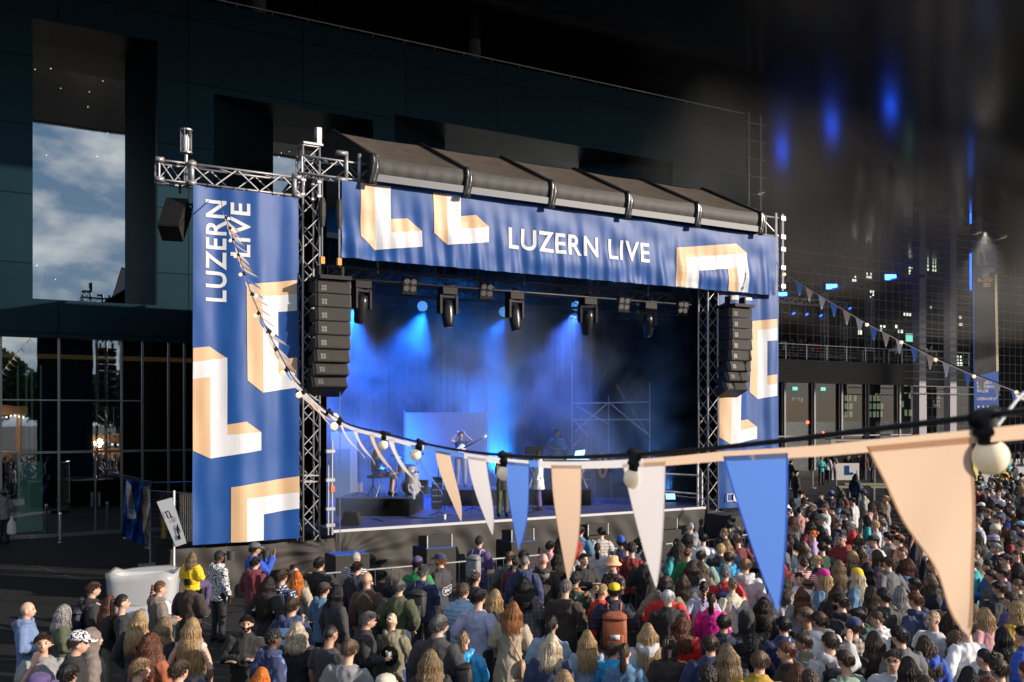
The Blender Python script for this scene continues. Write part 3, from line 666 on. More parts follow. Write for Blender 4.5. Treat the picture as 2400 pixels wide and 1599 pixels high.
# hoist chains + orange hooks left
for k, (x, z1) in enumerate(((-.45, 7.7), (-.02, 7.7))):
    g = MB(); g.tube([(x, -.32, z1+.3), (x, -.32, 9.9)], .018, 5); g.build('chain', M['chrome'], None) if False else None
    t = thing('chain_hoist', ['chain hoist with orange hook, left one above the left speakers', 'chain hoist with orange hook, right one above the left speakers'][k], 'chain hoist', (x, -.32, z1+.2))
    g.build('chain', M['steel'], t)
    g = MB(); g.box((x-.05, -.37, z1+.15), (x+.05, -.27, z1+.32)); g.build('hook', mat('orange_steel', (.7, .28, .03, 1), .5), t)
    g = MB(); g.lathe((x, -.32, 9.1), [(.06, -.35), (.09, -.1), (.09, .2), (.05, .35)], 10); g.build('motor', M['rubber'], t)
# hung loudspeaker at the far left
p = onY(410, 515, .3); t = thing('hung_speaker', 'black loudspeaker tilted down, hanging from the far left truss end', 'loudspeaker', (p.x, .25, p.z))
Mx = Matrix.Translation(p) @ Matrix.Rotation(R(22), 4, 'Y') @ Matrix.Rotation(R(-28), 4, 'X') @ Matrix.Rotation(R(-35), 4, 'Z')
g = MB(); g.box((-.24, -.24, -.45), (.24, .24, .45), Mx); g.build('cabinet', M['speaker_box'], t)
g = MB(); g.box((-.22, -.255, -.43), (.22, -.242, .43), Mx); g.build('grille', M['black'], t)
g = MB(); g.tube([Mx @ Vector((-.27, 0, .1)), Mx @ Vector((-.27, .1, .62)), Mx @ Vector((.27, .1, .62)), Mx @ Vector((.27, 0, .1))], .03, 6); g.tube([(p.x+.1, .25, p.z+.6), (p.x+.1, .25, 9.5)], .03, 6); g.build('yoke', M['black'], t)
# front fills on subs
def sub(x, y, w_, d_, z0, h, lid, label):
    t = thing('subwoofer', label, 'subwoofer', (x+w_/2, y+d_/2, z0), 0, 'subwoofers in front of the stage'); g = MB(); g.box((x, y+.03, z0), (x+w_, y+d_, z0+h)); g.build('cabinet', M['speaker_box'], t)
    g = MB(); g.box((x+.01, y, z0+.02), (x+w_-.01, y+.028, z0+h-.02)); g.build('grille', M['grille'], t)
    if lid: g = MB(); g.box((x+.03, y+.05, z0+h), (x+w_-.03, y+d_-.03, z0+h+.012)); g.build('lid', M['bluelid'], t)
def fill(x, y, z, label):
    t = thing('front_fill_speaker', label, 'loudspeaker', (x+.35, y+.25, z), 0, 'speakers on the subwoofers'); w_, h = .70, .29; Mx = Matrix.Translation((x, y, z)) @ Matrix.Rotation(R(3), 4, 'Z')
    g = MB(); g.add([Mx @ Vector(q) for q in ((0, .02, 0), (w_, .02, 0), (w_, .02, h), (0, .02, h), (.05, .5, 0), (w_-.05, .5, 0), (w_-.05, .5, h-.05), (.05, .5, h-.05))], [(0, 1, 2, 3), (4, 7, 6, 5), (0, 4, 5, 1), (3, 2, 6, 7), (0, 3, 7, 4), (1, 5, 6, 2)]); g.build('cabinet', M['speaker_box'], t)
    g = MB(); g.box((.03, -.005, .015), (w_-.03, .018, h-.015), Mx); g.build('grille', M['grille'], t)
    g = MB(); g.box((.0, -.012, 0.0), (.025, .018, h), Mx); g.box((w_-.02, -.012, 0.0), (w_, .018, h), Mx)
    g.build('side_rail', M['steel'], t)
sub(-.78, -2.0, .84, .66, 0, 1.05, True, 'blue-topped black subwoofer standing alone left of the others')
for k, (x, lb1, lb2) in enumerate(((1.5, 'black subwoofer with blue top under a speaker, second from left', 'small speaker on the second subwoofer from the left'), (3.85, 'black subwoofer in front of the stage centre, right of the curly haired person', 'small speaker on the middle subwoofer, right of the curly haired person'),
                      (6.2, 'black subwoofer behind the striped-shirt person looking down', 'small speaker above the person looking down, right of the peach pennant'), (8.6, 'black subwoofer behind the white pennant', 'small speaker half hidden behind the white pennant'))):
    sub(x, -2.0, .80, .75, 0, 1.05, k < 2, lb1); fill(x+.06, -1.9, 1.064, lb2)
sub(11.0, -2.4, 1.5, 1.2, 0, 1.35, False, 'large black subwoofer block at the right end of the stage skirt')

# barrier panels
def barrier(x, y, label):
    t = thing('crowd_barrier', label, 'barrier', (x+1.1, y, 0), 0, 'steel barriers before the stage'); g = MB(); g.tube([(x, y, .1), (x, y, 1.1), (x+2.2, y, 1.1), (x+2.2, y, .1)], .022, 6); g.tube([(x, y, .25), (x+2.2, y, .25)], .018, 6); g.build('frame', M['steel'], t)
    g = MB()
    for k in range(1, 12): g.tube([(x+k*.183, y, .25), (x+k*.183, y, 1.1)], .009, 4, cap=False)
    g.build('bar', M['steel'], t)
    g = MB(); 
    for s in (.25, 1.95): g.tube([(x+s, y-.3, .02), (x+s, y+.3, .02)], .02, 5)
    g.build('foot', M['steel'], t)
bl = ['steel barrier at the left end, before the blue-topped subwoofer', 'steel barrier before the second subwoofer', 'steel barrier left of the stage centre', 'steel barrier right of the stage centre', 'steel barrier behind the white pennant', 'steel barrier by the right end of the stage']
for k in range(6): barrier(-2.2+k*2.3, -4.5 + (.35 if k == 5 else 0), bl[k])

# ---------------------------------------------------------------- moving lights, blinders, LED lamps
def moving_head(u, v, tilt, turn, label, s=1.0):
    p = onY(u, v, .9); t = thing('moving_head_light', label, 'stage light', (p.x, .9, 7.68), 0, 'moving head lights on the front truss'); t.scale = (1.15,)*3
    g = MB(); g.box((-.19, -.14, -.16), (.19, .14, .0)); g.box((-.05, -.05, 0), (.05, .05, .12)); g.build('base', M['black'], t, local=True)
    y_ = MB(); Z = Matrix.Rotation(turn, 4, 'Z')
    y_.box((-.21, -.07, -.24), (.21, .07, -.17), Z); y_.box((-.24, -.09, -.62), (-.18, .09, -.18), Z); y_.box((.18, -.09, -.62), (.24, .09, -.18), Z); yk = y_.build('yoke', M['black'], t, local=True)
    Hd = Matrix.Translation((0, 0, -.52)) @ Z @ Matrix.Rotation(tilt, 4, 'X')
    g = MB(); rings = []
    for zz, r1, r2 in ((.22, .05, .06), (.2, .11, .12), (.05, .145, .15), (-.15, .15, .15), (-.32, .125, .135), (-.42, .115, .115), (-.43, .09, .09)):
        rings.append([Hd @ Vector((r1*math.cos(a)*(1.0), r2*math.sin(a), zz)) for a in [2*math.pi*k/14 for k in range(14)]])
    g.ring(rings); g.build('head', mat('black_gloss', (.014, .014, .016, 1), .3) if 'black_gloss' not in bpy.data.materials else bpy.data.materials['black_gloss'], t, local=True, smooth=True)
    g = MB(); g.lathe((0, 0, 0), [(.095, -.437), (.095, -.432)], 12, None); g.v = [tuple(Hd @ Vector(q)) for q in g.v]; g.build('lens', M['lens'], t, local=True)
for a in ((847, 640, R(12), R(20), 'moving light beside the left speaker column'), (1049, 640, R(-6), R(0), 'second moving light from the left, pointing straight down'), (1206, 655, R(-8), R(10), 'third moving light from the left'),
          (1378, 665, R(14), R(-15), 'moving light below the V of LIVE, greyed by smoke'), (1519, 690, R(38), R(-40), 'moving light tilted left between two four-lamp blinders'), (1662, 695, R(40), R(-40), 'rightmost moving light, tilted, beside the right speaker column')):
    moving_head(*a)
def blinder(u, v, label):
    p = onY(u, v, .7); t = thing('four_lamp_blinder', label, 'stage light', (p.x, .65, p.z), 0, 'four-lamp blinders on the front truss'); X_ = Matrix.Rotation(R(12), 4, 'X') @ Matrix.Rotation(R(-10), 4, 'Z')
    g = MB(); g.box((-.19, .02, -.2), (.19, .12, .2), X_); g.tube([(-.21, .05, 0), (-.21, .05, .45)], .012, 4); g.tube([(.21, .05, 0), (.21, .05, .45)], .012, 4); g.box((-.2, -.02, -.24), (.2, .16, -.2), X_); g.build('housing', M['black'], t, local=True)
    g = MB(); 
    for sx in (-.092, .092):
        for sz in (-.095, .095):
            g.lathe((0, 0, 0), [(.075, .0), (.088, -.012), (.088, -.03), (.07, -.018), (.03, -.006), (.012, -.03)], 14); m0 = X_ @ Matrix.Translation((sx, .018, sz)) @ Matrix.Rotation(R(-90), 4, 'X')
            k = 14*6; g.v[-k:] = [tuple(m0 @ Vector((q[0], q[1], -q[2]))) for q in g.v[-k:]]
    g.build('lamp', M['lens'], t, local=True)
for a in ((960, 669, 'four-lamp blinder between the first two moving lights'), (1140, 681, 'four-lamp blinder right of the downward moving light'), (1462, 713, 'four-lamp blinder under the E of LIVE'), (1600, 722, 'rightmost four-lamp blinder under the white arch')): blinder(*a)
def par(u, v, y, label, m='led', r=.13):
    p = onY(u, v, y); t = thing('led_lamp', label, 'stage light', p, 0, 'blue LED lamps under the stage roof'); d = (cam.location-p).normalized(); q = d.to_track_quat('Z', 'Y').to_matrix()
    g = MB()
    for k in range(19):
        rr, an = (0, 0) if k == 0 else ((r*.42, k*math.pi/3) if k < 7 else (r*.82, k*math.pi/6)); g.ell(q @ Vector((rr*math.cos(an), rr*math.sin(an), .02)), (r*.16,)*3, 6, 4)
    g.build('diode', M[m], t, local=True); g = MB(); g.lathe((0, 0, 0), [(r*1.1, -.22), (r*1.15, 0), (r*.98, .01)], 14, q); g.tube([(0, 0, 0), (0, 0, .35)], .02, 4); g.build('housing', M['black'], t, local=True)
par(990, 718, 6.0, 'blue dotted LED lamp between the first and second moving lights', r=.17); par(1181, 731, 6.0, 'blue dotted LED lamp half behind the third moving light', r=.17); par(1350, 717, 6.0, 'blue dotted LED lamp left of the smoke-greyed moving light', r=.17)
par(835, 708, 3.4, 'blue dotted LED lamp low behind the first moving light', r=.13); par(824, 676, 3.4, 'blue dotted LED lamp beside the left speaker column top', r=.12); par(1040, 726, 6.0, 'blue dotted LED lamp behind the second moving light', r=.12)

# ---------------------------------------------------------------- on the stage
def cbox(mb, X0, X1, D0, D1, z0, z1, yaw=0, piv=None):
    """box square to the risers, which stand at an angle on the stage"""
    piv = piv or ((X0+X1)/2, (D0+D1)/2); cy, sy = math.cos(yaw), math.sin(yaw); vs = []
    for z in (z0, z1):
        for D in (D0, D1):
            for X in (X0, X1):
                dx, dd = X-piv[0], D-piv[1]; vs.append(c2w(piv[0]+dx*cy-dd*sy, piv[1]+dx*sy+dd*cy, z))
    mb.add(vs, [(0, 2, 3, 1), (4, 5, 7, 6), (0, 1, 5, 4), (1, 3, 7, 5), (3, 2, 6, 7), (2, 0, 4, 6)])
YW = R(-5)
def riser(X0, X1, D0, D1, label):
    c = c2w((X0+X1)/2, (D0+D1)/2, 1.402); t = thing('stage_riser', label, 'riser', c, 0, 'black cloth covered risers'); g = MB(); cbox(g, X0, X1, D0, D1, 1.402, 1.88, YW); g.build('skirt', M['drape'], t); g = MB(); cbox(g, X0-.01, X1+.01, D0-.01, D1+.01, 1.884, 1.9, YW); g.build('top', mat('dark_riser_board', (.03, .03, .04, 1), .5) if 'dark_riser_board' not in bpy.data.materials else bpy.data.materials['dark_riser_board'], t)
riser(-4.85, -2.75, 28.0, 30.2, 'black riser under the drum kit'); riser(-2.45, -.15, 31.2, 32.9, 'low black riser under the guitarist'); riser(.15, 2.55, 31.4, 33.6, 'black riser under the keyboard table')
# projection screen
t = thing('white_screen', 'pale cloth screen on a frame behind the guitarist', 'screen', c2w(-2.2, 34.2, 1.4)); g = MB(); a, b = (950-1200)/FP*34.2, (1138-1200)/FP*34.2; z0, z1 = 4.2-166/FP*34.2, 4.2+8/FP*34.2
g = MB(); cbox(g, a, b, 34.2, 34.26, z0, z1, R(-3)); g.build('cloth', mat('pale_screen_cloth', (.62, .63, .68, 1), .7), t)
g = MB()
for X in (a-.04, b+.04): g.tube([c2w(X, 34.3, 1.4), c2w(X, 34.3, z1+.06)], .03, 5)
g.build('frame', M['steel'], t)
# stepped white flat at the left
t = thing('stepped_flat', 'white stepped panel with a blue window painted in it, left of the drums', 'scenery panel', c2w(-5.0, 31, 1.4)); Dd = 30.6
def zp(x, y): u = 700+x/3.484; v = 900+y/3.484; return ((u-1200)/FP*Dd, 4.2+(975-v)/FP*Dd)
def flatp(pts, mt, nm, off):
    g = MB(); P_ = [zp(*p) for p in pts]; g.prism(P_, lambda X, z: c2w(X, Dd-off, z), lambda X, z: c2w(X, Dd+.05-off, z)); g.build(nm, mt, t)
flatp([(262, 392), (473, 388), (473, 812), (520, 805), (520, 888), (262, 940)], M['screen'], 'panel', 0); flatp([(293, 535), (425, 527), (425, 900), (293, 925)], mat('pale_blue_paint', (.16, .30, .45, 1), .6), 'window_print', .052)
# drum kit
def cyl(mb, c, r, h, n=18, M3=None): mb.lathe(c, [(r, -h/2), (r, h/2)], n, M3)
DX, DD = -3.45, 28.9
t = thing('drum_kit', 'drum kit with chrome stands on the left riser', 'drum kit', c2w(DX, DD, 1.9)); z = 1.9
rx90 = Matrix.Rotation(-TH, 3, 'Z') @ Matrix.Rotation(R(90), 3, 'X')
g = MB(); cyl(g, c2w(-2.95, 29.3, z+.24), .23, .36, 20, Matrix.Rotation(-TH+R(40), 3, 'Z') @ Matrix.Rotation(R(90), 3, 'X')); g.build('bass_drum', mat('grey_drum_head', (.28, .28, .32, 1), .4), t)
g = MB(); cyl(g, c2w(-2.95, 29.3, z+.24), .245, .05, 20, Matrix.Rotation(-TH+R(40), 3, 'Z') @ Matrix.Rotation(R(90), 3, 'X')); g.build('hoop', M['black'], t)
for (X, D, zz, r, h) in ((-3.45, 28.8, .62, .18, .16), (-3.15, 28.9, .78, .15, .18), (-2.95, 28.9, .76, .16, .2), (-2.85, 28.5, .55, .2, .3)):
    g = MB(); cyl(g, c2w(X, D, z+zz), r, h, 16, Matrix.Rotation(R(10), 3, 'X')); dm = g.build('drum', mat('pale_drum_shell', (.35, .34, .36, 1), .3) if 'pale_drum_shell' not in bpy.data.materials else bpy.data.materials['pale_drum_shell'], t)
    g = MB(); cyl(g, c2w(X, D, z+zz+h/2+.01), r+.005, .02, 16, Matrix.Rotation(R(10), 3, 'X')); g.build('rim', M['chrome'], dm)
for (X, D, zz, r) in ((-3.3, 28.7, 1.15, .2), (-2.75, 29.0, 1.22, .22), (-3.75, 28.6, .82, .16)):
    g = MB(); g.lathe(c2w(X, D, z+zz), [(r, 0), (r*.5, .015), (.03, .03)], 20, Matrix.Rotation(R(14), 3, 'X')); g.build('cymbal', M['brass'], t)
    g = MB(); p0 = c2w(X, D, z+zz); q = c2w(X, D, z+.35); g.tube([p0, q], .014, 5)
    for k in range(3): g.tube([q, c2w(X+.22*math.cos(k*2.1), D+.22*math.sin(k*2.1), z)], .016, 5)
    g.build('stand', M['chrome'], t)
g = MB(); g.lathe(c2w(-4.02, 29.0, z+.5), [(.17, 0), (.18, .05), (.16, .08)], 14); q = c2w(-4.02, 29.0, z+.3); g.tube([c2w(-4.02, 29.0, z+.5), q], .02, 5)
for k in range(3): g.tube([q, c2w(-4.02+.2*math.cos(k*2.1+.5), 29+.2*math.sin(k*2.1+.5), z)], .016, 5)
tag(g.build('drum_stool', M['black']), 'round black stool under the drummer', 'stool')
def mic_stand(X, D, zf, h, boom, label):
    t = thing('microphone_stand', label, 'microphone stand', c2w(X, D, zf), 0, 'microphone stands on stage'); g = MB(); top = c2w(X, D, zf+h)
    for k in range(3): g.tube([c2w(X, D, zf+.12), c2w(X+.3*math.cos(k*2.1+.4), D+.3*math.sin(k*2.1+.4), zf+.01)], .012, 4)
    g.tube([c2w(X, D, zf+.1), top], .011, 5); g.tube([top, top+Vector(boom)], .009, 4); g.build('stand', M['black'], t)
    g = MB(); g.ell(top+Vector(boom), (.03, .03, .035), 8, 6); g.build('microphone', M['grille'], t)
mic_stand(-2.05, 28.0, 1.4, 1.5, (.1, 0, .12), 'tall mic stand in front of the guitarist'); mic_stand(-1.15, 29.2, 1.4, 1.25, (.3, 0, .15), 'mic stand beside the singer in the black dress'); mic_stand(.62, 29.4, 1.4, 1.3, (.02, 0, .06), 'mic stand of the singer in the white shirt')
mic_stand(-4.35, 28.5, 1.9, 1.25, (.5, 0, .2), 'mic stand with boom over the drums')
# pedal table, amp, wedge, bottle, cup, sheet, rack
t = thing('keyboard_stand', 'small black keyboard stand in front of the guitarist', 'stand', c2w(-1.95, 29.8, 1.4)); g = MB(); cbox(g, -2.2, -1.75, 29.7, 29.95, 2.3, 2.36); g.build('top', M['black'], t); g = MB(); g.tube([c2w(-2.0, 29.8, 1.42), c2w(-2.0, 29.8, 2.3)], .02, 5)
for s in (-.3, .3): g.tube([c2w(-2.0, 29.8, 1.6), c2w(-2.0+s, 29.8, 1.42)], .018, 5)
g.build('leg', M['black'], t)
t = thing('amplifier', 'black guitar amplifier on the drum riser edge', 'amplifier', c2w(-2.6, 30.1, 1.9)); g = MB(); cbox(g, -2.84, -2.5, 29.6, 29.85, 1.9, 2.3, R(-8)); g.build('cabinet', M['speaker_box'], t); g = MB(); cbox(g, -2.82, -2.52, 29.585, 29.598, 1.93, 2.24, R(-8)); g.build('grille', M['grille'], t); g = MB(); cbox(g, -2.76, -2.6, 29.57, 29.584, 2.1, 2.13, R(-8)); g.build('badge', M['white'], t)
t = thing('power_rack', 'black equipment rack beside the amplifier', 'rack', c2w(-2.3, 30.1, 1.4)); g = MB(); cbox(g, -2.42, -2.12, 30.2, 30.5, 1.4, 2.35); g.build('case', M['black'], t); g = MB()
for k in range(4): cbox(g, -2.40, -2.14, 30.185, 30.198, 1.6+k*.18, 1.63+k*.18)
g.build('panel', M['steel'], t)
t = thing('monitor_wedge', 'black monitor wedge at the left front stage corner', 'monitor speaker', c2w(-4.25, 25.6, 1.4)); g = MB(); g.prism([(0, 0), (.5, 0), (.42, .32), (.12, .36)], lambda X, z: c2w(-4.4+X, 25.5, 1.4+z), lambda X, z: c2w(-4.4+X, 26.0, 1.4+z)); g.build('cabinet', M['speaker_box'], t)
g = MB(); g.prism([(.505, .02), (.53, .02), (.45, .32), (.425, .32)], lambda X, z: c2w(-4.4+X, 25.53, 1.4+z), lambda X, z: c2w(-4.4+X, 25.97, 1.4+z)); g.build('grille', M['grille'], t)
p = onZ(1042, 1217, 1.4); g = MB(); g.lathe(p, [(.035, 0), (.048, .13)], 12); tag(g.build('plastic_cup', M['white_plastic']), 'white plastic cup standing on the stage floor near the front', 'cup')
p = onZ(970, 1170, 1.9); g = MB(); g.lathe(p, [(.04, 0), (.04, .2), (.015, .26), (.015, .3)], 10); tag(g.build('water_bottle', mat('clear_bottle', (.6, .65, .75, 1), .1, alpha=.6)), 'clear water bottle at the corner of the drum riser', 'bottle')
p = onZ(1208, 1207, 1.405); g = MB(); cbox(g, (p-Vector(cam.location)).dot(Vector((CT, -ST, 0)))-.12, (p-Vector(cam.location)).dot(Vector((CT, -ST, 0)))+.13, (p-Vector(cam.location)).dot(Vector((ST, CT, 0))), (p-Vector(cam.location)).dot(Vector((ST, CT, 0)))+.2, 1.405, 1.41); tag(g.build('paper_sheet', M['white']), 'white sheet of paper lying on the stage floor', 'paper')
# cables on the floor
for lbl, pts in (('thin black cable curling over the left stage floor', [(820, 1225), (870, 1215), (900, 1222), (950, 1212), (1000, 1215), (1060, 1206)]), ('thin black cable behind the singers on the stage floor', [(1150, 1195), (1230, 1205), (1280, 1192), (1340, 1196), (1420, 1180)])):
    g = MB(); q = [onZ(u, v, 1.415) for u, v in pts]; g.tube(q, .012, 5); tag(g.build('floor_cable', M['cable']), lbl, 'cable', 'cables on the stage floor')
# keyboard / dj table
t = thing('keyboard_table', 'black table of keyboards and mixers on the right riser', 'table', c2w(1.3, 32.2, 1.9)); g = MB(); cbox(g, .45, 2.5, 32.0, 32.5, 2.72, 2.78); g.build('tabletop', M['black'], t)
for X in (.55, 2.4): g = MB(); g.tube([c2w(X, 32.1, 1.9), c2w(X+.3*(1 if X < 1 else -1), 32.3, 2.72)], .025, 5); g.tube([c2w(X+.3*(1 if X < 1 else -1), 32.1, 1.9), c2w(X, 32.3, 2.72)], .025, 5); g.build('leg', M['steel'], t)
for (X0_, X1_, lab, nm, mt, z1) in ((.42, .98, 'black screen unit at the left of the keyboard table', 'monitor', 'black', 3.2), (1.0, 1.66, 'grey mixer in front of the denim jacket musician', 'mixer', 'steel', 2.88), (1.72, 2.5, 'blue lit keyboard at the right of the table', 'keyboard', 'steel', 2.85)):
    t = thing(nm, lab, nm, c2w((X0_+X1_)/2, 32.1, 2.78)); g = MB()
    if nm == 'monitor': cbox(g, X0_+.1, X1_-.1, 32.0, 32.2, 2.78, 2.95); cbox(g, X0_, X1_, 32.05, 32.12, 2.98, 3.22)
    else: cbox(g, X0_, X1_, 32.0, 32.35, 2.78, z1)
    g.build('case', M[mt], t); g = MB()
    n_ = 12
    for k in range(n_): X = X0_+.04+(X1_-X0_-.08)*k/n_; cbox(g, X, X+(X1_-X0_)*.045, 31.985, 31.998, 2.8, 2.83) if nm != 'monitor' else None
    if nm == 'monitor': cbox(g, X0_+.03, X1_-.03, 32.035, 32.048, 3.0, 3.2)
    g.build('key' if nm == 'keyboard' else ('knob' if nm == 'mixer' else 'screen'), M['ledw'] if nm == 'keyboard' else (M['white_plastic'] if nm == 'mixer' else M['dark']), t)
t = thing('laptop', 'open laptop glowing pale blue on the keyboard table', 'laptop', c2w(2.15, 32.2, 2.86)); g = MB(); g.prism([(0, 0), (.32, .04), (.36, .24), (.05, .2)], lambda X, z: c2w(2.0+X, 32.3, 2.87+z), lambda X, z: c2w(2.0+X, 32.32, 2.87+z)); g.build('screen', M['ledw'], t); g = MB(); cbox(g, 2.0, 2.34, 32.05, 32.3, 2.851, 2.868); g.build('base', M['steel'], t)
# floor LED lights
def floor_led(u, v, z, label, w_=.35, m='ledw'):
    p = onZ(u, v, z); t = thing('floor_led_light', label, 'stage light', p, -TH, 'LED lights on the stage floor'); X_ = Matrix.Rotation(R(-35), 4, 'X')
    g = MB(); g.box((-w_/2, -.03, .04), (w_/2, .12, .3), X_); g.box((-w_/2-.03, -.05, 0), (w_/2+.03, .15, .04)); g.build('housing', M['black'], t, local=True)
    g = MB()
    for i in range(5):
        for j in range(3): g.box((-w_/2+.03+i*(w_-.04)/5, -.045, .07+j*.075), (-w_/2+.03+i*(w_-.04)/5+.05, -.032, .07+j*.075+.055), X_)
    g.build('diode', M[m], t, local=True)
floor_led(1190, 1155, 1.4, 'floor LED light glowing behind the singer in the black dress'); floor_led(1470, 1163, 1.4, 'floor LED light half behind the white pennant'); floor_led(1572, 1176, 1.4, 'floor LED light at the right rear of the stage')
# coloured cable coil on a rack
t = thing('cable_coil', 'coil of yellow and red cables hanging on a rack right of the riser', 'cable coil', c2w(3.0, 33.5, 2.2)); 
for k, cc in enumerate(((.7, .35, .05, 1), (.6, .05, .05, 1), (.8, .5, .3, 1))):
    g = MB(); pts = [c2w(3.02+(.17-.03*k)*math.cos(a)*.9, 33.4, 2.55+(.42-.03*k)*math.sin(a)) for a in [2*math.pi*i/20 for i in range(21)]]; g.tube(pts, .018, 5); g.build('loop', mat('cable_colour_%d' % k, cc, .5), t)
t = thing('flight_case_stack', 'dark flight cases and racks behind the keyboard riser', 'flight cases', c2w(2.4, 35, 1.4)); g = MB(); cbox(g, 2.2, 2.75, 34.4, 35, 1.4, 2.3); cbox(g, 2.85, 3.4, 34.4, 35, 1.4, 2.9); cbox(g, 3.5, 4.4, 34.4, 35, 1.4, 1.9); g.build('case', M['black'], t); g = MB()
for X in (2.2, 2.73, 2.85, 3.38): g.tube([c2w(X, 34.38, 1.4), c2w(X, 34.38, 2.28)], .012, 4)
cbox(g, 2.45, 2.7, 34.385, 34.398, 2.0, 2.03); cbox(g, 2.45, 2.7, 34.385, 34.398, 1.8, 1.83); g.build('corner_rail', M['alu'], t)
# scaffold at the back right
t = thing('back_scaffold', 'tube scaffold with diagonal braces at the back right of the stage', 'scaffold', c2w(3.5, 35.6, 1.4)); g = MB(); Ds = 35.6
def sp(x, y, D=35.6): u = 1150+x/3.485; v = 900+y/3.485; return atD(u, v, D)
for x, y0 in ((665, -180), (963, 95), (1300, -10)): a = sp(x, y0); b = sp(x, y0); b.z = 1.4; g.tube([a, b], .028, 6)
g.build('upright', M['steel'], t); g = MB()
for (a, b) in (((665, 160), (1300, 148)), ((665, 292), (1300, 292)), ((685, 395), (963, 150)), ((963, 150), (1300, 425)), ((685, 300), (800, 430)), ((700, 180), (963, 330)), ((665, 520), (740, 440))): g.tube([sp(*a), sp(*b)], .024, 5)
g.build('brace', M['steel'], t); g = MB(); g.tube([sp(990, -200), sp(690, 400, 35.4)], .008, 3); g.tube([sp(1020, 0), sp(1280, 400, 35.4)], .01, 3); g.build('guy_wire', M['steel'], t)
t = thing('side_scaffold', 'low tube frame at the right front edge of the stage', 'scaffold', (11.6, .6, 1.4)); g = MB()
for (a, b, D) in (((1430, 735), (1690, 748), 31.3), ((1430, 878), (1690, 900), 31.3), ((1690, 580), (1690, 1000), 31.3), ((1725, 720), (1725, 1000), 31.2)): g.tube([sp(*a, D), sp(*b, D)], .035, 6)
g.build('tube', M['steel'], t)
for (x, y, D) in ((1740, 805, 31.1), (1740, 940, 31.1)): g = MB(); g.tube([sp(x, y-20, D), sp(x+50, y, D)], .012, 4); 
# left corner rod, clamps
t = thing('corner_pole', 'slim steel pole with clamps at the left stage corner', 'pole', (-.1, -.1, 1.3)); g = MB(); g.tube([(-.12, -.12, 1.3), (-.12, -.12, 3.6)], .03, 6); g.tube([(-.22, -.12, 1.3), (-.22, -.12, 3.0)], .025, 6)
for z in (1.5, 1.9, 2.6, 3.3): g.box((-.28, -.17, z), (-.06, -.07, z+.08))
g.build('tube', M['alu'], t); g = MB(); g.box((-.17, -.17, 2.35), (-.07, -.07, 2.5)); g.build('orange_clamp', mat('orange_tape', (.8, .15, .02, 1), .5), t)
g = MB(); g.tube([(.06, -.18, .9), (.06, -.18, 9.0)], .012, 4); tag(g.build('guy_wire', M['steel']), 'thin steel wire running down at the left stage corner', 'wire')
t = thing('tension_shackle', 'shackle and ratchet pulling the skirt in at the left stage corner', 'shackle', (.06, -.2, .55)); g = MB(); g.tube([(.06, -.2, .9), (.06, -.2, .6)], .03, 6); g.box((.0, -.25, .5), (.12, -.15, .62)); g.build('body', M['chrome'], t)
# ---------------------------------------------------------------- people: shared meshes
def cloth_mat(name, kind=None, rough=.78):
    m = mat(name, (.5, .5, .5, 1), rough, objcol=True, noise_s=9, noise_a=.14, bump=.35, bump_s=14, sheen=.15)
    n = m.node_tree.nodes; l = m.node_tree.links; b = n['Principled BSDF']
    if not kind: return m
    src = b.inputs['Base Color'].links[0].from_socket
    co = n.new('ShaderNodeTexCoord'); mixn = n.new('ShaderNodeMixRGB'); l.new(src, mixn.inputs[1]); fac = None
    def wave(axis, scale, lo, hi):
        wv = n.new('ShaderNodeTexWave'); wv.bands_direction = axis; wv.inputs['Scale'].default_value = scale; wv.inputs['Distortion'].default_value = .4; l.new(co.outputs['Object'], wv.inputs['Vector'])
        rr = n.new('ShaderNodeMapRange'); rr.inputs['From Min'].default_value = lo; rr.inputs['From Max'].default_value = hi; l.new(wv.outputs['Fac'], rr.inputs['Value']); return rr.outputs['Result']
    if kind == 'stripes': fac = wave('Z', 9, .45, .55); mixn.inputs[2].default_value = (.7, .68, .66, 1)
    if kind == 'plaid':
        a, c = wave('Z', 5, .5, .6), wave('X', 5, .5, .6); ad = n.new('ShaderNodeMath'); ad.operation = 'ADD'; l.new(a, ad.inputs[0]); l.new(c, ad.inputs[1]); mu = n.new('ShaderNodeMath'); mu.operation = 'MULTIPLY'; mu.inputs[1].default_value = .45; l.new(ad.outputs[0], mu.inputs[0]); fac = mu.outputs[0]; mixn.inputs[2].default_value = (.05, .05, .09, 1)
    if kind in ('dots', 'floral', 'tiedye', 'scribble'):
        if kind == 'dots':
            v = n.new('ShaderNodeTexVoronoi'); v.inputs['Scale'].default_value = 26; v.inputs['Randomness'].default_value = .1; l.new(co.outputs['Object'], v.inputs['Vector']); sr, lo, hi, c2 = v.outputs['Distance'], .36, .30, (.8, .8, .8, 1)
        else:
            v = n.new('ShaderNodeTexNoise'); v.inputs['Scale'].default_value = {'floral': 16, 'tiedye': 9, 'scribble': 38}[kind]; v.inputs['Detail'].default_value = 3; l.new(co.outputs['Object'], v.inputs['Vector']); sr, lo, hi = v.outputs['Fac'], .55, .6
            c2 = {'floral': (.55, .2, .06, 1), 'tiedye': (.15, .28, .6, 1), 'scribble': (.01, .01, .015, 1)}[kind]
            if kind == 'tiedye': lo, hi = .52, .66
            if kind == 'scribble': lo, hi = .5, .53
        rr = n.new('ShaderNodeMapRange'); rr.inputs['From Min'].default_value = lo; rr.inputs['From Max'].default_value = hi; l.new(sr, rr.inputs['Value']); fac = rr.outputs['Result']; mixn.inputs[2].default_value = c2
    l.new(fac, mixn.inputs[0]); l.new(mixn.outputs[0], b.inputs['Base Color']); return m
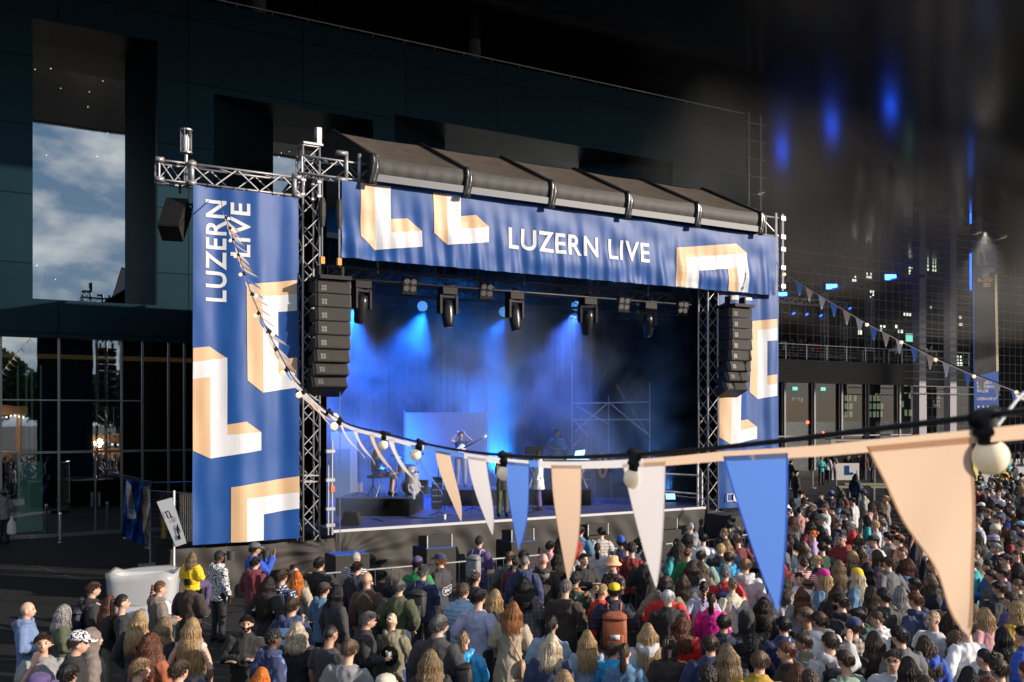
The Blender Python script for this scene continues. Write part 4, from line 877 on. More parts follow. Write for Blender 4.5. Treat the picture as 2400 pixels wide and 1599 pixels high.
CM = {k: cloth_mat('fabric_'+k, None if k == 'plain' else k) for k in ('plain', 'stripes', 'plaid', 'dots', 'floral', 'tiedye', 'scribble')}
CM['shell'] = cloth_mat('fabric_rain_shell', None, .34)
HAIRM = mat('hair', (.1, .05, .03, 1), .42, objcol=True, noise_s=60, noise_a=.45, bump=.6, bump_s=90, stretch=(1, 1, .12))
SKINM = mat('skin', (.5, .3, .22, 1), .5, objcol=True, noise_s=7, noise_a=.07)
def subs(m):
    b = m.node_tree.nodes['Principled BSDF']; b.inputs['Subsurface Weight'].default_value = 0.0
subs(SKINM)
EYEM = mat('eye_dark', (.02, .015, .012, 1), .25); LIPM = mat('lips', (.36, .17, .14, 1), .5)
def ev_remesh(mb, voxel, smooth_it=4, name='m'):
    me = mb.mesh(name); o = bpy.data.objects.new('tmp', me); sc.collection.objects.link(o)
    r = o.modifiers.new('r', 'REMESH'); r.mode = 'VOXEL'; r.voxel_size = voxel; r.use_smooth_shade = True
    if smooth_it: s = o.modifiers.new('s', 'SMOOTH'); s.factor = .5; s.iterations = smooth_it
    dg = bpy.context.evaluated_depsgraph_get(); out = bpy.data.meshes.new_from_object(o.evaluated_get(dg)); out.name = name
    bpy.data.objects.remove(o); bpy.data.meshes.remove(me); out.materials.clear(); return out
HC = Vector((0, .012, 1.640)); HR = (.074, .094, .112)       # skull centre, radii (head 0.235 m tall, chin at 1.52)
def head_pt(d, k=1.0):
    """surface of the head in direction d"""
    x, y, z = d.x*HR[0], d.y*HR[1], d.z*HR[2]
    if d.z < 0: x *= 1+.18*d.z; y *= 1+(.10*d.z if d.y > 0 else .22*d.z)
    if d.y > .3: y *= 1-.05*(d.y-.3); 
    if d.z < 0 and d.y > 0: y *= 1+.42*(-d.z)**1.5; y += .006*(-d.z)
    return HC + Vector((x*k, y*k, z*k))
def head_mesh(mb):
    nu, nv = 28, 20; vs = []
    for i in range(nv+1):
        t = math.pi*i/nv
        for j in range(nu):
            a = 2*math.pi*j/nu; d = Vector((math.sin(t)*math.cos(a), math.sin(t)*math.sin(a), math.cos(t))); p = head_pt(d)
            # eye sockets, brow
            for sx in (-.032, .032):
                q = (Vector((p.x-sx, 0, p.z-1.640))).length
                if d.y > .4: p.y -= .010*math.exp(-(q/.016)**2)
            vs.append(p)
    mb.add(vs, [(i*nu+j, (i+1)*nu+j, (i+1)*nu+(j+1) % nu, i*nu+(j+1) % nu) for i in range(nv) for j in range(nu)])
    mb.tube([(0, .098, 1.652), (0, .106, 1.626), (0, .113, 1.607), (0, .100, 1.600)], [.006, .0085, .0115, .009], 8)   # nose
    for s in (-1, 1): mb.ell((s*.077, .002, 1.628), (.011, .020, .031), 10, 8)
    mb.tube([(0, -.028, 1.42), (0, -.016, 1.50), (0, .004, 1.575)], [.062, .054, .052], 14)
def lerp3(a, b, t): return tuple(a[i]+(b[i]-a[i])*t for i in range(3))
POSES = {   # (elbow, wrist, finger direction) for the right side x>0; the left side mirrors unless given
 'down': (((.255, -.03, 1.14), (.275, .04, .90), (0, .15, -1)),)*2, 'hold': (((.265, -.02, 1.16), (.13, .23, 1.13), (-.5, .6, .2)),)*2, 'pocket': (((.30, -.08, 1.15), (.215, .07, .96), (-.3, .5, -.8)),)*2,
 'cross': (((.255, .03, 1.15), (-.06, .20, 1.20), (-1, .1, .1)), ((.255, .03, 1.12), (-.08, .17, 1.16), (-1, .1, .1))),
 'chin': (((.24, .10, 1.15), (.10, .22, 1.44), (-.3, -.1, 1)), ((.255, -.03, 1.14), (.275, .04, .90), (0, .15, -1))),
 'phone': (((.22, .14, 1.22), (.10, .33, 1.50), (-.2, .2, 1)), ((.22, .12, 1.18), (.10, .30, 1.42), (-.3, .3, .6))),
 'wave': (((.30, .06, 1.36), (.26, .12, 1.62), (0, .1, 1)), ((.255, -.03, 1.14), (.275, .04, .90), (0, .15, -1))),
 'headhands': (((.345, .06, 1.46), (.118, .02, 1.66), (-.25, -.5, .8)),)*2,
 'mic': (((.25, .10, 1.17), (.06, .20, 1.48), (-.2, -.2, 1)), ((.255, -.03, 1.14), (.275, .04, .90), (0, .15, -1))),
 'drum': (((.26, .06, 1.17), (.17, .30, 1.10), (0, 1, -.2)), ((.27, .05, 1.17), (.20, .30, 1.16), (0, 1, .1))) }
SH = (.178, -.02, 1.415)
def arm_pts(pose, side):
    e, w_, f = POSES[pose][0 if side > 0 else 1]; m = lambda p: Vector((p[0]*side, p[1], p[2])); return m(SH), m(e), m(w_), m(f).normalized()
def hand(mb, w_, f, side, curl=.5):
    up = Vector((0, 0, 1)) if abs(f.z) < .8 else Vector((0, 1, 0)); lat = f.cross(up).normalized()*side; nrm = lat.cross(f).normalized()
    mb.ring([[w_+f*t*.088+lat*(wd*math.cos(a))+nrm*(th*math.sin(a)) for a in [2*math.pi*q/10 for q in range(10)]] for t, wd, th in ((-.1, .024, .02), (.3, .036, .016), (.7, .042, .015), (1.0, .040, .012))])
    for k, ln in enumerate((.066, .076, .070, .056)):
        o_ = w_+f*.084+lat*(.030-.020*k); c = -nrm*side*.5; d1 = (f+c*curl*.5).normalized(); d2 = (f+c*curl*1.6).normalized(); d3 = (f+c*curl*2.6).normalized()
        mb.tube([o_-f*.01, o_+d1*ln*.45, o_+d1*ln*.45+d2*ln*.32, o_+d1*ln*.45+d2*ln*.32+d3*ln*.25], [.0092, .0088, .008, .0068], 7)
    o_ = w_+f*.022+lat*.030; d1 = (f*.6+lat*.8).normalized(); mb.tube([o_-lat*.012, o_+d1*.032, o_+(d1*.032+f*.026)], [.012, .0105, .0085], 7)
_c = {}
def legs(mb, r0, r1, r2, foot=True, sit=False, low=.08, sep=.095):
    for s in (-1, 1):
        if sit: mb.tube([(s*.09, 0, .93), (s*.12, .25, .95), (s*.14, .45, .93)], [r0, r0*.92, r1], 12); mb.tube([(s*.14, .45, .94), (s*.13, .43, .65), (s*.12, .40, .42)], [r1, r1*.95, r2], 12)
        else: mb.tube([(s*sep, -.005, .96), (s*(sep+.01), .0, .72), (s*(sep+.015), .01, .50), (s*(sep+.02), -.01, .30), (s*(sep+.025), -.02, low)], [r0, r0*.88, r1, r1*.9, r2], 12)
    mb.ell((0, -.01, .96), (.165 if r0 > .08 else .155, .115, .12), 16, 10)
def body_mesh(pose, sit=False):
    k = ('body', pose, sit)
    if k in _c: return _c[k]
    mb = MB(); head_mesh(mb)
    tor = [(.90, .15, .105, 0), (1.02, .135, .095, .0), (1.16, .148, .10, 0), (1.30, .165, .108, -.005), (1.40, .165, .09, -.02), (1.445, .11, .07, -.025), (1.475, .062, .055, -.022)]
    mb.ring([[(rx*math.cos(a), yo+ry*math.sin(a), z) for a in [2*math.pi*q/18 for q in range(18)]] for z, rx, ry, yo in tor])
    legs(mb, .082, .056, .042, sit=sit)
    for s in (-1, 1):
        S, E, W_, F = arm_pts(pose, s); mb.tube([S-Vector((s*.03, 0, 0)), S+(E-S)*.5, E, E+(W_-E)*.5, W_], [.052, .046, .038, .034, .026], 10); hand(mb, W_, F, s, .9 if pose in ('hold', 'phone', 'drum', 'mic') else .45)
        if not sit: mb.tube([(s*.12, -.05, .06), (s*.125, .05, .045), (s*.13, .14, .03)], [.038, .036, .026], 8)
        else: mb.tube([(s*.12, .38, .40), (s*.12, .47, .385), (s*.12, .54, .375)], [.038, .036, .026], 8)
    me = ev_remesh(mb, .0085, 2, 'body'); me.materials.append(SKINM); _c[k] = me; return me
def displ(me, amp, sc_, seed, ridg=1.0):
    me.update(); ns = [v.normal.copy() for v in me.vertices]
    for v, nn in zip(me.vertices, ns):
        p = v.co; a = noise.noise(Vector((p.x*sc_*1.6+seed, p.y*sc_*1.6, p.z*sc_*.75))); b = noise.noise(Vector((p.x*sc_*3+seed*2, p.y*sc_*3, p.z*sc_*1.8+seed)))
        v.co = p + nn*amp*((1-abs(a)*2)*ridg+b*.6)
def top_mesh(kind, pose, sit=False):
    k = (kind, pose, sit)
    if k in _c: return _c[k]
    mb = MB(); e = {'tee': .016, 'top': .012, 'sweater': .022, 'jacket': .034, 'hoodie': .032, 'hoodup': .032, 'puffer': .042, 'coat': .032, 'dress': .006, 'longshirt': .03, 'openjacket': .028}[kind]
    hem = {'coat': .50, 'dress': .72, 'longshirt': .62, 'tee': .86, 'top': .9}.get(kind, .80)
    tor = [(1.00, .140+e, .098+e, 0), (1.16, .150+e, .102+e, 0), (1.30, .168+e, .110+e, -.005), (1.39, .172+e*.8, .096+e*.8, -.02), (1.44, .125+e*.7, .078+e*.6, -.025), (1.475, .070+e*.6, .062+e*.5, -.022)]
    fl = .05 if kind in ('coat', 'longshirt') else .0
    rings = [(hem, .152+e+fl, .112+e+fl*.8, 0), (.90 if hem < .88 else hem+.02, .150+e+fl*.4, .110+e+fl*.3, 0)]+tor
    if kind in ('jacket', 'coat', 'openjacket', 'puffer', 'longshirt'): rings += [(1.515, .066+e*.5, .066+e*.4, -.018)]
    if sit: rings[0] = (.86, .17+e, .13+e, -.02)
    mb.ring([[(rx*math.cos(a), yo+ry*math.sin(a), z) for a in [2*math.pi*q/20 for q in range(20)]] for z, rx, ry, yo in rings])
    for s in (-1, 1):
        S, E, W_, F = arm_pts(pose, s); S2 = S-Vector((s*.035, 0, 0))
        if kind == 'tee': mb.tube([S2, S+(E-S)*.35, S+(E-S)*.75], [.062+e, .062+e, .058+e], 12)
        elif kind in ('dress', 'top'): mb.tube([S2, S+(E-S)*.12], [.05+e, .045+e], 12)
        else: mb.tube([S2, S+(E-S)*.5, E, E+(W_-E)*.55, W_-(W_-E)*.04], [.056+e, .052+e, .047+e*.9, .040+e*.8, .031+e*.6], 12)
    if kind in ('hoodie', 'hoodjacket'):
        mb.tube([(-.07, .07, 1.475), (-.105, .01, 1.50), (-.10, -.07, 1.495), (-.045, -.125, 1.46), (0, -.14, 1.445), (.045, -.125, 1.46), (.10, -.07, 1.495), (.105, .01, 1.50), (.07, .07, 1.475)], [.022, .036, .044, .05, .056, .05, .044, .036, .022], 10)
        mb.ell((0, -.12, 1.40), (.09, .045, .075), 12, 8)
    if kind == 'hoodup':
        mb.ring([[(rx*math.cos(a), yo+ry*math.sin(a), z) for a in [2*math.pi*q/18 for q in range(18)]] for z, rx, ry, yo in ((1.45, .09, .08, -.03), (1.52, .105, .10, -.03), (1.60, .108, .112, -.025), (1.68, .104, .112, -.02), (1.735, .085, .095, -.018), (1.775, .045, .05, -.02))])
    me = ev_remesh(mb, .0165, 3, kind)
    displ(me, .0125 if kind not in ('dress', 'top') else .004, 7.5, hash_(kind+pose) % 17)
    if kind == 'puffer':
        me.update(); ns = [v.normal.copy() for v in me.vertices]
        for v, nn in zip(me.vertices, ns): v.co += nn*.010*abs(math.sin(v.co.z*math.pi/.062))
    _c[k] = me; me.materials.append(CM['plain']); return me
def hash_(s):
    h = 7
    for ch in s: h = (h*31+ord(ch)) & 0xffff
    return h
def legs_mesh(kind='trousers', sit=False):
    k = (kind, 'legs', sit)
    if k in _c: return _c[k]
    mb = MB(); legs(mb, .098, .076, .064 if kind == 'trousers' else .085, sit=sit, low=.11 if kind != 'shorts' else .45)
    me = ev_remesh(mb, .018, 2, kind); displ(me, .007, 6, 3); me.materials.append(CM['plain']); _c[k] = me; return me
def shoes_mesh(sit=False):
    k = ('shoes', sit)
    if k in _c: return _c[k]
    mb = MB(); z = .345 if sit else 0; y = .43 if sit else 0
    for s in (-1, 1):
        x = s*.128; mb.ring([[(x+wd*math.cos(a), y+yy, z+max(.0, hh*.5+hh*.5*math.sin(a))) for a in [2*math.pi*q/12 for q in range(12)]] for yy, wd, hh in ((-.10, .03, .05), (-.085, .042, .12), (-.02, .045, .125), (.05, .05, .085), (.12, .048, .06), (.165, .032, .045))])
    me = mb.mesh('shoes', None, True); me.materials.append(M['black']); _c[k] = me; return me
# ---- hair
def hairline(d): return d.z > -.50+(d.y+1)/2*1.12
def hair_mesh(style):
    if style in _c: return _c[style]
    rd = random.Random(hash_(style)); mb = MB()
    # scalp shell
    nu, nv = 22, 14; th = {'buzz': 1.02, 'short': 1.07, 'bald': 1.004, 'curlyshort': 1.12}.get(style, 1.05); vs = []
    for i in range(nv+1):
        t = (math.pi*.80)*i/nv
        for j in range(nu):
            a = 2*math.pi*j/nu; d = Vector((math.sin(t)*math.cos(a), math.sin(t)*math.sin(a), math.cos(t)))
            kk = th if hairline(d+Vector((0, 0, .05))) else .955
            if style == 'bald' and (d.z > .25 or d.y > .2): kk = .95
            p = head_pt(d, kk)
            if style in ('curlyshort', 'short', 'curly', 'wavy'): p += d*(.016 if style != 'short' else .007)*noise.noise(d*7+Vector((3, 1, 2)))*(1 if kk > 1 else 0)
            vs.append(p)
    mb.add(vs, [(i*nu+j, (i+1)*nu+j, (i+1)*nu+(j+1) % nu, i*nu+(j+1) % nu) for i in range(nv) for j in range(nu)])
    L_ = {'short': .05, 'buzz': 0, 'bald': 0, 'curlyshort': .05, 'bob': .20, 'long': .42, 'verylong': .58, 'wavy': .40, 'curly': .38, 'ponytail': 0, 'bun': 0, 'braid': 0, 'pigtails': 0, 'wavybob': .24, 'mid': .30}.get(style, .3)
    def flow(d0, length, wig, r, step=.03, drop=.0):
        p = head_pt(d0, th+.0); pts = [p]; d = d0.copy(); n_ = max(3, int(length/step)); ph = rd.random()*6; amp = wig*(.6+rd.random()*.8)
        for q in range(n_):
            rel = (p-HC); low = rel.z < -.02
            if not low:
                dn = Vector((rel.x*.8, rel.y*.5-(.05 if rel.y > -.02 else 0), -.10)).normalized(); p = p+dn*step
                dd = (p-HC); sc3 = math.sqrt((dd.x/HR[0])**2+(dd.y/HR[1])**2+(dd.z/HR[2])**2); mn = th+.03
                if sc3 < mn: p = HC+dd*(mn/sc3)
            else:
                out = Vector((rel.x*.04, -.03 if rel.y < .03 else -.22, -1)).normalized(); p = p+out*step
                # rest on shoulders and back
                if p.z < 1.50:
                    rr = math.hypot(p.x/.19, (p.y+.02)/.15)
                    if rr < 1.0: f_ = 1/max(rr, .3); p = Vector((p.x*(1+(f_-1)*.25), (p.y+.02)*(1+(f_-1)*.55)-.02, p.z))
            w3 = Vector((math.sin(ph+q*1.25), math.cos(ph+q*1.1)*.8, 0))*amp; pts.append(p+w3*min(1, q/3))
        k = len(pts); mb.tube(pts, [r*(1-.75*(q/(k-1))**2.2) for q in range(k)], 3, cap=False)
    if L_ > 0:
        n_ = {'short': 950, 'curlyshort': 330}.get(style, 560); c = 0
        while c < n_:
            d = Vector((rd.gauss(0, 1), rd.gauss(0, 1), rd.gauss(.25, 1))).normalized()
            if not hairline(d): continue
            c += 1
            if style == 'short':
                p = head_pt(d, 1.03); t_ = Vector((d.x*.5+rd.gauss(0, .22), d.y*.3+.45*(1 if d.z > .5 else -.3)+rd.gauss(0, .22), -.4+rd.gauss(0, .15))).normalized(); mb.tube([p, p+d*.005+t_*.014, p+d*.004+t_*.032], [.0038, .0034, .001], 3, cap=False)
            elif style == 'curlyshort':
                p = head_pt(d, 1.09); mb.ell(p, (.008+rd.random()*.007,)*3, 6, 4)
            else:
                wig = {'wavy': .010, 'curly': .021, 'wavybob': .013}.get(style, .002); flow(d, L_*(.82+.25*rd.random())+(.10 if d.z > .3 else 0), wig, .0048 if wig < .008 else (.0062 if wig < .015 else .0078))
    if style in ('ponytail', 'bun', 'braid', 'pigtails', 'clip'):
        gs = [Vector((0, -.80, .32 if style != 'clip' else .0))] if style != 'pigtails' else [Vector((-.55, -.6, .5)), Vector((.55, -.6, .5))]
        if style == 'ponytail': gs = [Vector((0, -.78, .48))]
        for c in range(320):
            d = Vector((rd.gauss(0, 1), rd.gauss(0, 1), rd.gauss(.2, 1))).normalized()
            if not hairline(d): continue
            g_ = min(gs, key=lambda q: (q-d).length).normalized(); pts = []
            for q in range(5): dd = (d*(1-q/4)+g_*(q/4)).normalized(); pts.append(head_pt(dd, 1.075+.01*q))
            mb.tube(pts, [.004, .0045, .0045, .004, .004], 3, cap=False)
        for g_ in gs:
            b = head_pt(g_.normalized(), 1.12)
            if style == 'bun' or style == 'clip':
                for c in range(26):
                    d = Vector((rd.gauss(0, 1), rd.gauss(0, 1), rd.gauss(0, 1))).normalized(); mb.ell(b+g_*.03+Vector((d.x*.032, d.y*.024, d.z*.034)), (.016, .014, .013), 6, 4)
            elif style == 'braid':
                for c in range(13): mb.ell(b+Vector((.012*(1 if c % 2 else -1), -.02-.02*math.sin(c/4), -.028*c)), (.026*(1-c*.035), .022, .024), 8, 5)
            else:
                for c in range(80):
                    ph = rd.random()*6; ro = rd.random()*.030; ln = (.30 if style == 'ponytail' else .26)*(.8+.3*rd.random()); pts = []
                    for q in range(8):
                        t = q/7; pts.append(b+g_*.035*math.sin(t*math.pi*.6)+Vector((ro*math.cos(ph)*(1+t*.6)+.006*math.sin(ph+t*9), -.025-.015*t+ro*math.sin(ph), -ln*t**1.15+.02*math.sin(t*3))))
                    mb.tube(pts, [.006, .0065, .0065, .0065, .006, .0055, .004, .002], 3, cap=False)
    me = mb.mesh('hair_'+style, None, True); me.materials.append(HAIRM); _c[style] = me; return me
def hat_mesh(kind):
    k = 'hat'+kind
    if k in _c: return _c[k]
    mb = MB(); base = 1.675
    def dome(kx, top, low): mb.ring([[(HC.x+HR[0]*kx*r_*math.cos(a), HC.y-.004+HR[1]*kx*r_*math.sin(a), z) for a in [2*math.pi*q/22 for q in range(22)]] for r_, z in ((1.0, low), (1.02, low+.02), (1.0, low+.05), (.9, low+(top-low)*.7), (.62, top-.012), (.2, top))])
    if kind in ('cap', 'capback'):
        dome(1.13, 1.775, 1.672); s = 1 if kind == 'cap' else -1; vs = []
        for q in range(13):
            a = math.pi*(.12+.76*q/12); x = .083*math.cos(a); y = .10*math.sin(a)*.9+.02; vs += [(x, s*y+.01, 1.682), (x*1.05, s*(y+.075*math.sin(a))+.01, 1.672-.012*abs(math.cos(a))), (x, s*y+.01, 1.690), (x*1.05, s*(y+.075*math.sin(a))+.01, 1.680-.012*abs(math.cos(a)))]
        fs = []
        for q in range(12): o_ = q*4; fs += [(o_, o_+1, o_+5, o_+4), (o_+2, o_+6, o_+7, o_+3), (o_+1, o_+3, o_+7, o_+5)]
        mb.add(vs, fs); mb.ell((0, HC.y, 1.778), (.008, .008, .005), 6, 4)
    if kind == 'beanie': dome(1.16, 1.80, 1.655)
    if kind == 'bucket':
        mb.ring([[(r_*1.0*math.cos(a), HC.y+r_*1.15*math.sin(a), z+.006*math.sin(a*5)) for a in [2*math.pi*q/24 for q in range(24)]] for r_, z in ((.150, 1.635), (.142, 1.645), (.094, 1.690), (.088, 1.74), (.078, 1.785), (.05, 1.792), (.01, 1.793))])
    if kind == 'scarf': mb.ring([[(HC.x+HR[0]*r_*math.cos(a), HC.y+yo+HR[1]*r_*math.sin(a), z) for a in [2*math.pi*q/20 for q in range(20)]] for r_, yo, z in ((.5, -.05, 1.50), (.95, -.035, 1.56), (1.14, -.015, 1.64), (1.14, -.005, 1.69), (.98, 0, 1.74), (.5, 0, 1.768), (.1, 0, 1.772))])
    me = mb.mesh('cap', None, True); me.materials.append(CM['plain']); _c[k] = me; return me
def variant(me, key, m):
    k = (me.name, key)
    if k not in _c: c = me.copy(); c.materials.clear(); c.materials.append(m); _c[k] = c
    return _c[k]
def face_meshes():
    if 'face' in _c: return _c['face']
    e = MB(); br = MB(); lp = MB()
    for s in (-1, 1):
        p = Vector((s*.031, .0905, 1.645)); e.ell(p, (.0135, .006, .007), 10, 6); br.tube([p+Vector((-.017*s, .006, .018)), p+Vector((.0, .009, .021)), p+Vector((.018*s, .0, .017))], [.0035, .004, .002], 5)
    lp.ring([[(.020*r_*math.cos(a), .1035+yy*.6, 1.571+.0055*math.sin(a)) for a in [2*math.pi*q/12 for q in range(12)]] for r_, yy in ((1, -.01), (.9, .006), (.5, .010))])
    a = e.mesh('eyes', None, True); a.materials.append(EYEM); b = br.mesh('eyebrows', None, True); b.materials.append(HAIRM); c = lp.mesh('lips', None, True); c.materials.append(LIPM); _c['face'] = (a, b, c); return _c['face']
def glasses_mesh():
    if 'glasses' in _c: return _c['glasses']
    g = MB()
    for s in (-1, 1):
        pts = [(s*.033+.021*math.cos(a), .104, 1.642+.017*math.sin(a)) for a in [2*math.pi*q/12 for q in range(13)]]; g.tube(pts, .0028, 4); g.tube([(s*.054, .103, 1.648), (s*.078, .05, 1.648), (s*.080, -.005, 1.640)], .0028, 4)
    g.tube([(-.012, .106, 1.646), (.012, .106, 1.646)], .0028, 4); me = g.mesh('glasses'); me.materials.append(M['black']); _c['glasses'] = me; return me
def beard_mesh():
    if 'beard' in _c: return _c['beard']
    g = MB(); vs = []; nu, nv = 14, 6
    for i in range(nv+1):
        for j in range(nu+1):
            a = math.pi*(-.02+1.04*j/nu); t = math.pi*(.57+.36*i/nv); d = Vector((math.sin(t)*math.cos(a), math.sin(t)*math.sin(a), math.cos(t))); k = 1.05
            if i == 0 and abs(math.cos(a)) < .3: k = .97
            vs.append(head_pt(d, k))
    g.add(vs, [(i*(nu+1)+j, (i+1)*(nu+1)+j, (i+1)*(nu+1)+j+1, i*(nu+1)+j+1) for i in range(nv) for j in range(nu)]); me = g.mesh('beard', None, True); me.materials.append(HAIRM); _c['beard'] = me; return me
HCOL = {'black': (.010, .008, .008), 'dark': (.022, .014, .010), 'brown': (.062, .036, .022), 'lbrown': (.15, .092, .052), 'blonde': (.44, .29, .14), 'dblonde': (.25, .165, .085), 'pale': (.62, .52, .36), 'grey': (.30, .29, .28), 'dgrey': (.13, .12, .115), 'white': (.60, .59, .57), 'auburn': (.13, .045, .022), 'ginger': (.36, .14, .045), 'orange': (.72, .19, .02), 'red': (.50, .03, .015)}
HNAME = {'black': 'black', 'dark': 'dark brown', 'brown': 'brown', 'lbrown': 'light brown', 'blonde': 'blonde', 'dblonde': 'dark blonde', 'pale': 'pale blonde', 'grey': 'grey', 'dgrey': 'dark grey', 'white': 'white', 'auburn': 'auburn', 'ginger': 'ginger', 'orange': 'bright orange', 'red': 'bright red'}
SKINC = {'l': (.60, .36, .26), 'm': (.42, .24, .15), 'd': (.13, .065, .038), 't': (.50, .29, .19)}
COL = {'black': (.012, .012, .014), 'charcoal': (.035, .034, .036), 'navy': (.022, .034, .10), 'dnavy': (.010, .013, .032), 'blue': (.03, .12, .42), 'royal': (.015, .07, .42), 'steel': (.13, .20, .36), 'lblue': (.28, .45, .62), 'denim': (.08, .17, .30), 'ldenim': (.30, .38, .48), 'grey': (.24, .24, .25), 'lgrey': (.50, .50, .52), 'dgrey': (.10, .10, .105), 'white': (.78, .78, .80), 'cream': (.58, .52, .40), 'beige': (.42, .34, .25), 'khaki': (.20, .18, .12), 'olive': (.065, .075, .035), 'green': (.015, .22, .07), 'dgreen': (.015, .06, .04), 'teal': (.02, .33, .36), 'turq': (.02, .30, .62), 'sage': (.22, .30, .24), 'brown': (.085, .045, .028), 'dbrown': (.035, .022, .018), 'taupe': (.17, .14, .12), 'tan': (.46, .28, .16), 'burg': (.13, .015, .025), 'red': (.55, .02, .015), 'dred': (.22, .02, .018), 'magenta': (.60, .02, .26), 'pink': (.52, .26, .28), 'lilac': (.42, .28, .50), 'lavender': (.42, .42, .60), 'purple': (.08, .05, .16), 'yellow': (.75, .50, .01), 'mustard': (.42, .27, .02), 'orange': (.70, .18, .03), 'peach': (.75, .40, .20), 'rust': (.32, .09, .035), 'bwhite': (.60, .62, .66)}
CNAME = {'charcoal': 'charcoal', 'dnavy': 'very dark navy', 'royal': 'royal blue', 'steel': 'steel blue', 'lblue': 'light blue', 'denim': 'blue denim', 'ldenim': 'light denim', 'lgrey': 'light grey', 'dgrey': 'dark grey', 'dgreen': 'dark green', 'turq': 'bright blue', 'dbrown': 'dark brown', 'burg': 'burgundy', 'dred': 'dark red', 'bwhite': 'white'}
SNAME = {'short': 'short {} hair', 'buzz': 'cropped {} hair', 'bald': 'bald head', 'curlyshort': 'short curly {} hair', 'bob': '{} bob', 'long': 'long {} hair', 'verylong': 'very long {} hair', 'wavy': 'long wavy {} hair', 'curly': 'curly {} hair', 'ponytail': '{} ponytail', 'bun': '{} hair bun', 'braid': '{} braid', 'pigtails': '{} pigtails', 'wavybob': 'wavy {} bob', 'clip': '{} clipped-up hair', 'mid': 'shoulder-length {} hair'}
TNAME = {'tee': 'T-shirt', 'top': 'sleeveless top', 'sweater': 'sweater', 'jacket': 'jacket', 'hoodie': 'hoodie', 'hoodup': 'hood pulled up', 'puffer': 'puffer jacket', 'coat': 'long coat', 'dress': 'short dress', 'longshirt': 'long shirt', 'openjacket': 'open jacket'}
def make_person(loc, rz, h, hair, hcol, skin, top, tcol, pose='down', pat='plain', legc='dnavy', hat=None, hatc=None, hatpat='plain', face=False, glasses=False, beard=False, sit=False, label='', group=None, legk='trousers', tlabel=None, wd=1.0):
    t = thing('person', label, 'person', loc, rz, group); s = h/1.755; t.scale = (s*wd, s*wd, s)
    c4 = lambda c: (c[0], c[1], c[2], 1)
    link('body', body_mesh(pose, sit), t, c4(SKINC[skin]))
    tm = top_mesh(top, pose, sit); tm = tm if pat == 'plain' else variant(tm, pat, CM[pat]); tp = link({'hoodup': 'hooded_jacket', 'tee': 'shirt', 'top': 'shirt', 'longshirt': 'shirt', 'openjacket': 'jacket', 'puffer': 'jacket'}.get(top, top), tm, t, c4(COL[tcol]), label=tlabel)
    if legk: link(legk, legs_mesh('trousers' if legk != 'trousers_wide' else legk, sit), t, c4(COL[legc]))
    link('shoes', shoes_mesh(sit), t)
    if not (top == 'hoodup' or hat == 'scarf' and hair != 'long') and not (hair == 'bald' and hcol == 'none'): link('hair', hair_mesh(hair), t, c4(HCOL[hcol]))
    if hat: hm = hat_mesh(hat); link({'scarf': 'headscarf', 'bucket': 'hat', 'beanie': 'beanie'}.get(hat, 'cap'), hm if hatpat == 'plain' else variant(hm, hatpat, CM[hatpat]), t, c4(COL[hatc]))
    if face:
        a, b, c = face_meshes(); link('eyes', a, t); link('eyebrows', b, t, c4(HCOL[hcol] if hcol != 'none' else HCOL['brown'])); link('lips', c, t)
    if glasses: link('glasses', glasses_mesh(), t)
    if beard: link('beard', beard_mesh(), t, c4(HCOL[hcol] if hcol != 'none' else HCOL['brown']))
    return t
